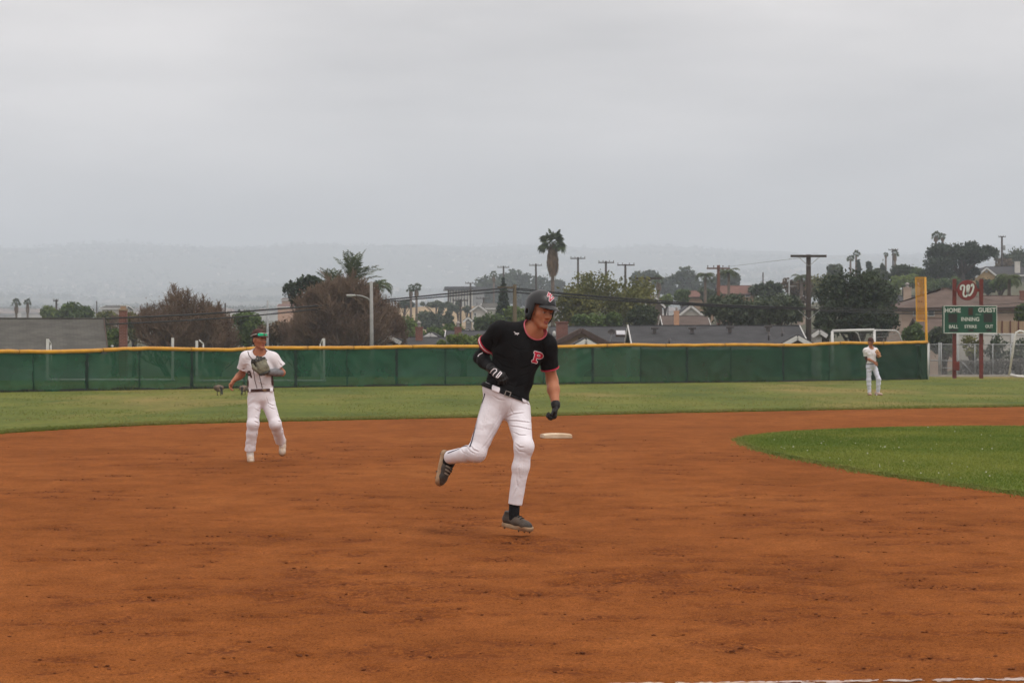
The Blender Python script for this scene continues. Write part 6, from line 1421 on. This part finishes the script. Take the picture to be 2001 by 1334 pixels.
def cap_parts(s, P, crown_m, brim_m):
    q = s.sc * 1.0; f = el((0, -.012 * q, .052 * q), (.088 * q, .110 * q, .092 * q)); f = keep(f, (0, 0, .030 * q), (0, -.12, -1))
    c = s.ob('cap', inframe(f, s.HM), crown_m, h=min(s.h, .006))
    g = el((0, .050 * q, .022 * q), (.082 * q, .112 * q, .035 * q)); g = _sd(lambda P_, g=g: np.abs(g(P_)) - .0045, g.lo, g.hi)
    g = keep(keep(g, (0, 0, .033 * q), (0, 0, -1)), (0, .070 * q, 0), (0, -1, 0))
    s.ob('brim', inframe(g, s.HM), brim_m, c, .0045)
    s.ob('button', inframe(el((0, -.012 * q, .144 * q), (.008, .008, .005)), s.HM), crown_m, c, .003)
    return c
def hair_back(s, mat=HAIR):
    q = s.sc; f = grow(su(.02, el((0, -.012 * q, .035 * q), (.079 * q, .098 * q, .1 * q)), el((0, -.035 * q, -.02 * q), (.07 * q, .06 * q, .06 * q))), .003)
    f = keep(f, (0, .012 * q, 0), (0, 1, .25)); f = keep(f, (0, 0, -.055 * q), (0, .3, -1))
    return s.ob('hair', inframe(f, s.HM), mat, h=min(s.h, .006))
def mitt(s, c, up, face, mats, side=1, sc=1.0):
    """baseball glove: up = where the fingers point, face = where the pocket's back looks"""
    U = Vector(up).normalized(); N_ = Vector(face); N_ = (N_ - U * N_.dot(U)).normalized(); S = U.cross(N_) * side; c = Vector(c)
    p = lambda u, x, n=0: c + (U * u + S * x + N_ * n) * sc
    fg = [rc(p(-.03, x * .8, .005), p(.115 - abs(x - .01) * .6, x * 1.0, -.04), .028 * sc, .021 * sc) for x in (-.062, -.026, .012, .05)]
    th = su(.02, rc(p(-.07, .055), p(.0, .105, -.03), .032 * sc, .024 * sc), rc(p(.0, .105, -.03), p(.075, .098, -.07), .024 * sc, .017 * sc))
    pal = el(p(-.05, 0, -.005), (.085 * sc, .045 * sc, .085 * sc), Matrix((S, N_, U)).transposed())
    gf = su(.011, pal, th, *fg); m = s.ob('fielding_glove', gf, mats[0], h=min(s.h, .005)); s.ob('finger_tips', keep(grow(su(.011, *fg), .003), p(.062, 0), -U), mats[1], m, .005)
    s.ob('web_panel', el(p(.062, .082, -.05), (.034 * sc, .010 * sc, .06 * sc), Matrix((S, N_, U)).transposed()), mats[1], m, .005)
    web = MB()
    for k in range(4): web.tube([p(.09 - k * .027, .062, -.035), p(.075 - k * .027, .085, -.055), p(.06 - k * .02, .1, -.065)], .009 * sc, 6)
    web.build('web', mats[1], m, True)
    lc = MB()
    for k in range(3): lc.tube([p(.085 - .006 * k - abs(x_) * .4, x_, .0 - .03) for x_ in (-.09, -.05, -.01, .03, .07)], .005 * sc, 5)
    lc.tube([p(-.1, -.07, .03), p(-.105, 0, .045), p(-.1, .07, .03)], .013 * sc, 7)
    lc.build('lacing', mats[1], m, True)
    s.ob('wrist_strap', slab(grow(pal, .006), p(-.105, 0), U, .018 * sc), mats[1], m, .004)
    return m

# ------------------------------------------------------------------ the base runner
def runner():
    s = Person(19.6, 1000, 'base runner in black jersey, white pants and black batting helmet running past second base',
               dict(pelvis=(989, 784, .0), chest=(1011, 690, .0), abd=(998, 738, .0), neck=(1041, 646, .0), head=(1056, 609, -.03), shR=(978, 649, -.05), elR=(938, 698, .13), wrR=(963, 722, -.10),
                    shL=(1066, 675, .07), elL=(1079, 744, .13), wrL=(1086, 792, .02), hipR=(966, 795, -.02), knR=(931, 884, -.10), anR=(879, 893, .30),
                    hipL=(1011, 799, .03), knL=(1024, 872, -.20), anL=(1005, 992, -.17)),
               (math.sin(math.radians(37)), -math.cos(math.radians(37)), -.16), (.20, .0, 1), 1.04, SKIN1, .005)
    s.tw = 1.10
    J = s.J
    hR = hand(J['wrR'], s.p(1000, 752, -.20) - J['wrR'], Vector((-.25, .75, -.5)), 1, .55, 1.05)
    hL = hand(J['wrL'], s.p(1080, 822, .01) - J['wrL'], Vector((-1, -.25, .1)), -1, 1.0, 1.0, .5)
    s.body([])
    belt_p = s.p(985, 765, -.0)
    hem_p = belt_p + s.up * .012
    ncen = J['neck'] + s.front * .055 + s.up * .035
    jer = s.jersey(BLACKCL, s.p(950, 675, .05), s.p(1075, 721, .12), .078, .066, belt_p + s.up * .002, s.up, ncen, .100, .004,
                   [([(966, 692), (985, 700), (1005, 704)], .007), ([(964, 700), (980, 716), (1000, 722)], .006), ([(1052, 706), (1040, 716), (1020, 722)], .007), ([(1050, 716), (1036, 730), (1018, 738)], .006), ([(955, 730), (975, 748), (1000, 756)], .006), ([(1040, 740), (1025, 754), (1005, 760)], .006), ([(985, 640), (978, 660), (968, 678)], .006), ([(1062, 668), (1066, 690), (1064, 706)], .006), ([(1000, 676), (1015, 684), (1032, 682)], .004), ([(960, 655), (962, 668), (958, 680)], .005)])
    s.bands(jer, (('R', .024, .006, REDTR), ('R', .013, .0055, WHTR), ('R', .003, .005, REDTR), ('L', .008, .0045, REDTR), ('L', .002, .003, PINKTR)))
    s.ob('collar_trim', shell(grow(s.torso_shell(), .005), s.neck_s, .0038), PINKTR, jer, .003)
    bvj = bvh_of(jer)
    # letter P, red with a white edge, on the left breast
    H_, W_ = 46, 44; yy, xx = np.mgrid[0:H_, 0:W_]
    P_ = (((xx > 9) & (xx < 18) & (yy > 5) & (yy < 40)) | ((xx > 5) & (xx < 23) & (yy > 33) & (yy < 41)) | ((xx > 5) & (xx < 26) & (yy > 4) & (yy < 12)))
    ring = (((xx - 23) / 13.5) ** 2 + ((yy - 14.5) / 10.2) ** 2 < 1) & ~(((xx - 22) / 5.5) ** 2 + ((yy - 14.5) / 3.8) ** 2 < 1) & (xx > 16)
    P_ |= ring
    ax = Vector((.96, 0, -.25)); ay = Vector((.25, 0, .96)); cP = s.p(1051, 699, 0); nrm = -s.front + Vector((0, .3, 0))
    decal('letter_edge', bvj, cP, ax, ay, (0, 1, 0), dilate(P_, 2), .0024, .003, WHTR, jer)
    decal('letter', bvj, cP, ax, ay, (0, 1, 0), P_, .0024, .0045, REDTR, jer)
    mk = stroke_mask([[(.05, .1), (.35, .45), (.95, .55)], [(.25, .8), (.55, .5), (.95, .35)], [(.5, .5), (.75, .95)]], 2.2, 26, 40)
    decal('maker_mark', bvj, s.p(1009, 651.5, 0), (1, 0, -.1), (.1, 0, 1), (0, 1, 0), mk, .001, .004, WHTR, jer)
    pn = s.pants(WHITECL, belt_p, s.p(879, 893, .30), s.p(1006.5, 985, -.17), (.099, .0645, .0595, .051), .0016,
                 [([(987, 822), (1005, 814), (1025, 812)], .006), ([(990, 828), (1010, 828), (1038, 832)], .006), ([(996, 838), (1015, 840), (1040, 846)], .005), ([(1002, 850), (1016, 856), (1030, 856)], .004), ([(1006, 872), (1016, 880), (1024, 880)], .006), ([(1007, 880), (1014, 888), (1026, 890)], .005),
                  ([(1018, 900), (1013, 920), (1016, 945)], .005), ([(1024, 905), (1022, 930), (1014, 960)], .004), ([(1008, 940), (1012, 960), (1004, 978)], .004), ([(998, 800), (990, 812), (984, 822)], .005), ([(1000, 790), (996, 802), (1002, 812)], .004), ([(975, 800), (964, 830), (958, 850)], .004), ([(978, 815), (962, 842), (948, 866)], .005), ([(968, 846), (950, 872), (940, 884)], .005), ([(955, 790), (948, 820), (944, 846)], .003),
                  ([(916, 878), (922, 886), (932, 890)], .006), ([(908, 880), (914, 888), (924, 894)], .005), ([(895, 886), (900, 892), (912, 897)], .004), ([(1020, 785), (1030, 792), (1036, 796)], .004), ([(960, 776), (972, 784), (985, 786)], .004)])
    bt = s.belt(belt_p, BLACK)
    s.ob('belt_tunnel', both(slab(grow(s.pelf, .016), belt_p - s.up * .001, s.up, .0215), el(s.p(969, 759, -.14), (.032, .08, .05))), WHITECL, pn, .0045)
    s.ob('belt_tunnel', both(slab(grow(s.pelf, .016), belt_p - s.up * .001, s.up, .0215), el(s.p(1027, 776, -.09), (.028, .09, .05))), WHITECL, pn, .0045)
    bvb = bvh_of(bt); hit = bvb.ray_cast(s.p(992, 771, -.5), Vector((0, 1, 0)))[0]
    if hit:
        mb = MB(); R_ = Matrix((Vector((.93, 0, -.36)), Vector((0, 1, 0)), Vector((.36, 0, .93)))).transposed()
        for dx, dz, w, h_ in ((-.02, 0, .006, .042), (.02, 0, .006, .042), (0, .019, .04, .005), (0, -.019, .04, .005)):
            mb.box(hit + R_ @ Vector((dx, -.006, dz)), (w, .006, h_), R_)
        mb.build('buckle', BUCKLE, bt)
    bvp = bvh_of(pn)
    ln = [s.p(*q) for q in ((950, 768, -.02), (943.5, 785, -.02), (937, 810, -.02), (931, 835, -.04), (926.5, 858, -.05), (923, 872, -.05))]
    ribbon('piping', bvp, path(ln, 10), Vector((.2, 1, 0)), .011, .0025, NAVY, pn)
    ln = [s.p(*q) for q in ((915, 882, .05), (902, 886, .13), (890, 890, .2), (876, 894, .29))]
    ribbon('piping', bvp, path(ln, 8), Vector((.05, .8, -.5)), .011, .0025, NAVY, pn)
    # arm sleeve and batting gloves
    q = s.sc; e, w = J['elR'], J['wrR']
    sl = s.ob('arm_sleeve', disp(su(.03, rc(J['shR'], e, .056, .049), rc(e, e.lerp(w, .35), .049, .05), rc(e.lerp(w, .35), w, .05, .036)), .002, folds(60, w - e, 2, .3)), BLACK)
    mk = stroke_mask([[(.1, .9), (.35, .45), (.95, .12)]], 3.4, 26, 40)
    decal('maker_mark', bvh_of(sl), s.p(938, 692.5, 0), (1, 0, .1), (-.1, 0, 1), (0, 1, 0), mk, .0011, .003, WHTR, sl)
    gR = s.ob('batting_glove', su(.01, grow(hR, .003), rc(w + (e - w).normalized() * .035, w, .040, .036)), LEATHB, h=.004)
    bvg = bvh_of(gR); u_ = Vector((.45, 0, .89)); v_ = Vector((-.89, 0, .45))
    mk = stroke_mask([[(.12, .95), (.1, .6), (.3, .3), (.6, .05), (.9, .1), (.92, .35), (.62, .6), (.45, .85), (.5, 1.0)]], 2.0, 40, 40)
    decal('glove_trim', bvg, s.p(964, 727, 0), (1, 0, 0), (0, 0, 1), (0, 1, 0), mk, .0016, .004, WHTR, gR)
    mk = stroke_mask([[(.1, .85), (.35, .95), (.9, .3), (.7, .1), (.1, .85)]], 2.2, 34, 34)
    decal('glove_trim', bvg, s.p(975, 731, 0), (1, 0, 0), (0, 0, 1), (0, 1, 0), mk, .0016, .004, WHTR, gR)
    e, w = J['elL'], J['wrL']
    gL = s.ob('batting_glove', su(.01, grow(hL, .003), rc(w + (e - w).normalized() * .012, w, .037, .035)), LEATHB, h=.004)
    # socks and shoes
    s.sock('R', BLACK, s.p(882, 893, .29), s.p(876, 904, .36), .044, .05); s.sock('L', BLACK, s.p(1006, 970, -.17), s.p(1004, 1012, -.17), .040, .04)
    Hh, Tt = s.p(983, 1026, -.10), s.p(1041, 1038, -.28)
    o, p = s.shoe(Hh, Tt, Vector((-.1, 0, 1)), SHOED, SOLED, 1.08, BLACK)
    Hh, Tt = s.p(867, 879, .40), s.p(853, 950, .33)
    o, p = s.shoe(Hh, Tt, Vector((1.0, -.42, -.15)), SHOED, SOLED, 1.1, BLACK)
    bv = bvh_of(o)
    for t in (.36, .46, .56):
        a, b = p(t, .025, -.04), p(t + .10, .085, -.03)
        if bv.ray_cast(Vector(a) - Vector((0, .3, 0)), Vector((0, 1, 0)))[0] is None: a, b = p(t, .025, .04), p(t + .10, .085, .03)
        ribbon('side_stripe', bv, path([a, b], 10), Vector((0, 1, 0)), .012, .003, pm('grey_stripe', (.33, .30, .24), (.25, .22, .17), 30), o)
    # batting helmet
    sc = 1.04; M = s.HM
    out = su(.03, el((0, -.014, .048), (.112, .132, .122)), el((.068, -.012, -.02), (.05, .072, .08)), el((-.068, -.012, -.02), (.05, .072, .08)))
    inn = su(.03, el((0, -.014, .042), (.098, .118, .112)), el((.06, -.012, -.03), (.043, .06, .085)), el((-.06, -.012, -.03), (.043, .06, .085)))
    hs = sub(out, inn, .004)
    face = _sd(lambda P: np.maximum(.044 + .15 * np.minimum(P[:, 2], 0) - P[:, 1], P[:, 2] - .046), (-.2, 0, -.2), (.2, .3, .1)); hs = sub(hs, face, .02)
    back = _sd(lambda P: np.maximum(P[:, 1] + .055 - .3 * (P[:, 2] + .05), P[:, 2] + .052), (-.2, -.2, -.2), (.2, 0, 0)); hs = sub(hs, back, .02)
    hs = keep(hs, (0, 0, -.082), (0, 0, -1))
    for e in (-1, 1): hs = sub(hs, el((e * .11, -.022, -.018), (.03, .017, .019)), .006)
    hel = s.ob('helmet', inframe(hs, M), HELM, h=.004)
    g = el((0, .058, .012), (.098, .128, .058)); g = _sd(lambda P, g=g: np.abs(g(P)) - .0045, g.lo, g.hi)
    g = keep(keep(g, (0, 0, .034), (0, 0, -1)), (0, .075, 0), (0, -1, 0))
    s.ob('brim', inframe(g, M), HELM, hel, .004)
    bh = bvh_of(hel); x_, y_, z_ = (Vector(M.col[i][:3]) for i in range(3))
    cL = s.p(1075.5, 580.5, 0); fwd = (M @ Vector((-.02, .1, .115)) - M @ Vector((0, -.01, .04))).normalized()
    PV = [[(.14, .5), (.14, .08), (.42, .08), (.5, .2), (.42, .32), (.14, .32)], [(.42, .44), (.62, .9), (.9, .36)]]
    U_ = Vector((.92, .0, -.38)); V_ = Vector((.38, 0, .92))
    decal('emblem_edge', bh, cL, U_, V_, (0, 1, 0), stroke_mask(PV, 5.6, 46, 36), .0017, .003, WHTR, hel)
    decal('emblem', bh, cL, U_, V_, (0, 1, 0), stroke_mask(PV, 3.0, 46, 36), .0017, .0045, pm('pink_red', (.50, .08, .11), (.42, .06, .09), 30), hel)
runner()

# ------------------------------------------------------------------ the infielder
def infielder():
    s = Person(32.3, 505, 'infielder in white jogging with glove at chest and green sunglasses on his brown cap',
               dict(pelvis=(510, 776, .0), neck=(507, 690, .0), head=(506.5, 664, -.02), shR=(482, 699, .0), elR=(472, 731, .10), wrR=(458, 742, -.02),
                    shL=(532, 700, .04), elL=(551, 728, .08), wrL=(523, 727, -.16), hipR=(498, 783, -.02), knR=(494.5, 828, -.10), anR=(488.5, 884, .0),
                    hipL=(523, 783, .02), knL=(538, 828, -.06), anL=(550, 866, .22)),
               (math.sin(math.radians(42)), -math.cos(math.radians(42)), -.02), (.03, 0, 1), 1.0, SKIN2, .006)
    J = s.J
    hR = hand(J['wrR'], s.p(450, 754, -.05) - J['wrR'], Vector((.8, .1, .5)), 1, .5, 1.05, .4)
    s.body([hR]); hair_back(s)
    belt_p = s.p(509.5, 762, 0)
    ncen = J['neck'] + s.front * .05 + s.up * .03
    jer = s.jersey(WHITEJ, s.p(475, 722, .04), s.p(547, 718.5, .06), .078, .083, belt_p + s.up * .012, s.up, ncen, .088, .005,
                   [([(484, 712), (490, 722), (498, 728)], .007), ([(484, 722), (492, 734), (500, 738)], .006), ([(534, 712), (528, 734), (520, 740)], .007), ([(486, 746), (498, 752), (508, 754)], .006), ([(534, 742), (524, 750), (514, 754)], .006), ([(478, 700), (477, 710), (474, 718)], .005), ([(536, 700), (541, 708), (546, 714)], .006), ([(530, 704), (535, 712), (540, 716)], .005)])
    pn = s.pants(WHITECL, belt_p, s.p(488.5, 880, .0), s.p(548, 862, .2), (.092, .070, .066, .068), .003,
                 [([(511, 790), (520, 795), (534, 794)], .007), ([(511, 797), (522, 802), (538, 802)], .006), ([(484, 800), (494, 806), (505, 804)], .005), ([(486, 818), (496, 822), (506, 818)], .007), ([(485, 826), (495, 831), (506, 828)], .008), ([(486, 836), (494, 838), (502, 834)], .006), ([(530, 815), (538, 818), (543, 812)], .006), ([(532, 826), (540, 828), (545, 824)], .007), ([(538, 845), (545, 850), (551, 846)], .006), ([(488, 850), (491, 862), (487, 874)], .005), ([(484, 872), (490, 876), (496, 872)], .005), ([(508, 778), (511, 788), (512, 796)], .005)])
    bt = s.belt(belt_p, BROWNCL)
    for px in (488, 530): s.ob('belt_loop', both(slab(grow(s.pelf, .016), belt_p, s.up, .022), el(s.p(px, 762, -.1), (.014 if px < 500 else .018, .2, .04))), WHITECL, pn, .005)
    hit = bvh_of(bt).ray_cast(s.p(511, 763, -.5), Vector((0, 1, 0)))[0]
    if hit: MB().box(hit + Vector((0, -.004, 0)), (.05, .006, .03)).build('buckle', pm('brass', (.30, .2, .12), (.22, .14, .08), 30, .4, metal=.6), bt)
    bv = bvh_of(jer); dn = Vector((0, 1, 0))
    for pts in (((485, 686, 0), (488, 694, 0), (494, 702, 0), (497, 722, 0), (499.5, 742, 0), (504, 758, 0)), ((523, 684, 0), (517, 692, 0), (511, 699, 0), (507, 715, 0), (509, 735, 0), (514.5, 758, 0))):
        ribbon('piping', bv, path([s.p(*q) for q in pts], 8), dn, .0085, .003, BROWNCL, jer)
    s.ob('side_panel', both(grow(s.torso_shell(), .007), el(s.p(484, 748, 0), (.028, .09, .06))), BROWNCL, jer, .005)
    s.ob('side_panel', both(grow(s.torso_shell(), .007), el(s.p(535, 742, 0), (.034, .09, .08))), BROWNCL, jer, .005)
    mk = stroke_mask([[(.1, .95), (.35, .1), (.6, .1), (.85, .95)], [(.25, .6), (.75, .6)]], 5, 40, 36)
    decal('letter', bv, s.p(488, 731, 0), (1, 0, 0), (0, 0, 1), dn, mk, .0023, .003, BROWNCL, jer)
    e, w = J['elL'], J['wrL']
    s.ob('arm_sleeve', disp(su(.02, rc(e.lerp(w, .08), e.lerp(w, .4), .047, .05), rc(e.lerp(w, .4), w, .05, .04)), .002, folds(50, w - e, 2, .3)), GREYSL)
    OLV = pm('olive_leather', (.20, .19, .13), (.12, .115, .085), 18, .6, .3, 40); DK = pm('dark_leather', (.02, .022, .02), (.05, .05, .045), 25, .5)
    m = mitt(s, s.p(512, 714, -.25), (-.34, -.15, 1), (.25, -1, .1), (OLV, DK), -1, .98)
    mk = stroke_mask([[(.1, .7), (.3, .3), (.5, .6), (.7, .25), (.9, .6)]], 4, 30, 50)
    decal('stitched_mark', bvh_of(m), s.p(502, 700, 0), (1, 0, 0), (0, 0, 1), dn, mk, .0016, .004, pm('pale_stitch', (.5, .5, .45), (.4, .4, .36), 30), m)
    s.sock('R', pm('white_sock', (.62, .57, .53), (.5, .45, .4), 20), s.p(489, 872, 0), s.p(489, 890, -.02), .05, .045); s.sock('L', MATS['white_sock'], s.p(549, 858, .18), s.p(552, 868, .22), .05, .045)
    s.shoe(s.p(488.5, 897.5, .10), s.p(490.5, 905.5, -.16), Vector((0, -.12, 1)), SHOEW, SOLEW, 1.05, WHTR)
    s.shoe(s.p(554.5, 861, .32), s.p(551.5, 892, .14), Vector((-.05, -1, .45)), SHOEW, SOLEW, 1.05, WHTR)
    cap = cap_parts(s, None, BROWNCL, BROWNCL)
    # mirrored wrap sunglasses pushed up on the cap
    M = s.HM; q = s.sc; mir = bpy.data.materials.new('green_mirror'); mir.use_nodes = True; b = mir.node_tree.nodes['Principled BSDF']
    N = mir.node_tree.nodes; L = mir.node_tree.links; t = N.new('ShaderNodeTexCoord'); n = N.new('ShaderNodeTexNoise'); n.inputs['Scale'].default_value = 12; L.new(t.outputs['Object'], n.inputs['Vector'])
    r = N.new('ShaderNodeValToRGB'); r.color_ramp.elements[0].color = (.01, .42, .16, 1); r.color_ramp.elements[1].color = (.03, .5, .38, 1); r.color_ramp.elements[0].position = .4; r.color_ramp.elements[1].position = .62
    L.new(n.outputs['Fac'], r.inputs[0]); L.new(r.outputs[0], b.inputs['Base Color']); b.inputs['Metallic'].default_value = .55; b.inputs['Roughness'].default_value = .2
    f = el((0, -.012, .052), (.096, .122, .102)); f = _sd(lambda P, f=f: np.abs(f(P)) - .004, f.lo, f.hi)
    lens = []
    for e in (-1, 1):
        lens.append(both(f, su(.01, rc((e * .022, .11, .066), (e * .07, .085, .07), .019, .023))))
    gl = s.ob('sunglasses', inframe(su(.004, *lens), M), mir, h=.004)
    tm = MB()
    for e in (-1, 1): tm.tube([M @ Vector(c) for c in ((e * .088, .06, .075), (e * .102, .0, .06), (e * .1, -.05, .045))], .0045, 6)
    tm.tube([M @ Vector(c) for c in ((-.07, .098, .088), (-.03, .117, .088), (0, .12, .084), (.03, .117, .088), (.07, .098, .088))], .004, 6)
    tm.build('temples', pm('pale_frame', (.55, .55, .5), (.45, .45, .4), 30, .5), gl, True)
infielder()

# ------------------------------------------------------------------ the outfielder
def outfielder():
    s = Person(76.4, 1705, 'outfielder in white uniform standing by the dark end of the green fence, tan glove raised',
               dict(pelvis=(1703, 715, .0), neck=(1701.5, 680, .0), head=(1701.5, 668, -.02), shR=(1692, 685, -.06), elR=(1693.5, 700, -.02), wrR=(1708, 707, -.25),
                    shL=(1711, 685, .08), elL=(1716.5, 697, .0), wrL=(1715.5, 692, -.2), hipR=(1698.5, 719, -.03), knR=(1697.5, 742, -.04), anR=(1699, 768, .02),
                    hipL=(1709, 719, .03), knL=(1717, 741, -.06), anL=(1715.5, 767.5, .04)),
               (.35, -.93, -.28), (.02, 0, 1), .98, SKIN2, .008)
    J = s.J
    hR = hand(J['wrR'], s.p(1714, 713, -.27) - J['wrR'], Vector((-.2, 1, -.2)), 1, .35, 1.05, .3)
    s.body([hR]); hair_back(s)
    belt_p = s.p(1702.5, 710.5, 0)
    jer = s.jersey(WHITEJ, s.p(1692, 696, -.04), s.p(1714.5, 693, .04), .066, .066, belt_p + s.up * .012, s.up, J['neck'] + s.front * .05 + s.up * .03, .085, .008)
    s.ob('side_panel', both(grow(s.torso_shell(), .008), el(s.p(1692.5, 702, 0), (.05, .12, .11))), BROWNCL, jer, .008)
    s.ob('elbow_sleeve', su(.02, rc(J['shR'].lerp(J['elR'], .7), J['elR'], .056, .052), rc(J['elR'], J['elR'].lerp(J['wrR'], .12), .052, .05)), BROWNCL)
    s.ob('undershirt_sleeve', su(.02, rc(J['shL'].lerp(J['elL'], .8), J['elL'], .06, .055)), BROWNCL)
    s.pants(GREYP, belt_p, s.p(1699, 766, .02), s.p(1715.5, 766, .04), (.088, .064, .064, .055), .008)
    s.belt(belt_p, pm('grey_belt', (.2, .2, .24), (.15, .15, .18), 20), .008)
    TAN = pm('tan_leather', (.40, .19, .085), (.30, .13, .06), 18, .6, .3, 40)
    mitt(s, s.p(1717.5, 690, -.3), (-.15, -.1, 1), (.8, -.5, .2), (TAN, pm('tan_lace', (.5, .3, .15), (.42, .22, .1), 20)), -1, .95)
    SH = pm('pink_grey_shoe', (.50, .37, .32), (.40, .28, .24), 12, .7)
    s.sock('R', GREYP, s.p(1699, 764, .02), s.p(1699.5, 772, .0), .046, .04); s.sock('L', GREYP, s.p(1715.5, 764, .04), s.p(1714, 772, .02), .046, .04)
    g0 = 0.045
    def gp(px, dy): v = s.p(px, 775, dy); return Vector((v.x, v.y, g0))
    s.shoe(gp(1697.5, .1), gp(1702.0, -.16), (0, 0, 1), SH, SOLEW, 1.05); s.shoe(gp(1709.5, .06), gp(1725, -.06), (0, 0, 1), SH, SOLEW, 1.05)
    cap_parts(s, None, BROWNCL, BROWNCL)
outfielder()
# ================================================================== marine haze over the valley
def haze():
    xs, y0, y1, z0, z1 = 6000, -120, 11900, -6, 372
    me = MB().box((0, (y0 + y1) / 2, (z0 + z1) / 2), (2 * xs, y1 - y0, z1 - z0)).mesh('haze')
    m = bpy.data.materials.new('haze'); m.use_nodes = True; N = m.node_tree.nodes; L = m.node_tree.links; N.clear()
    o = N.new('ShaderNodeOutputMaterial'); v = N.new('ShaderNodeVolumePrincipled')
    v.inputs['Color'].default_value = (0.805, 0.885, 0.985, 1); v.inputs['Density'].default_value = 0.00035; v.inputs['Anisotropy'].default_value = 0.0
    L.new(v.outputs[0], o.inputs['Volume'])
    ob = mobj('haze', me, m); tag(ob, 'pale grey sea haze lying over the valley', 'haze', kind='stuff')
haze()
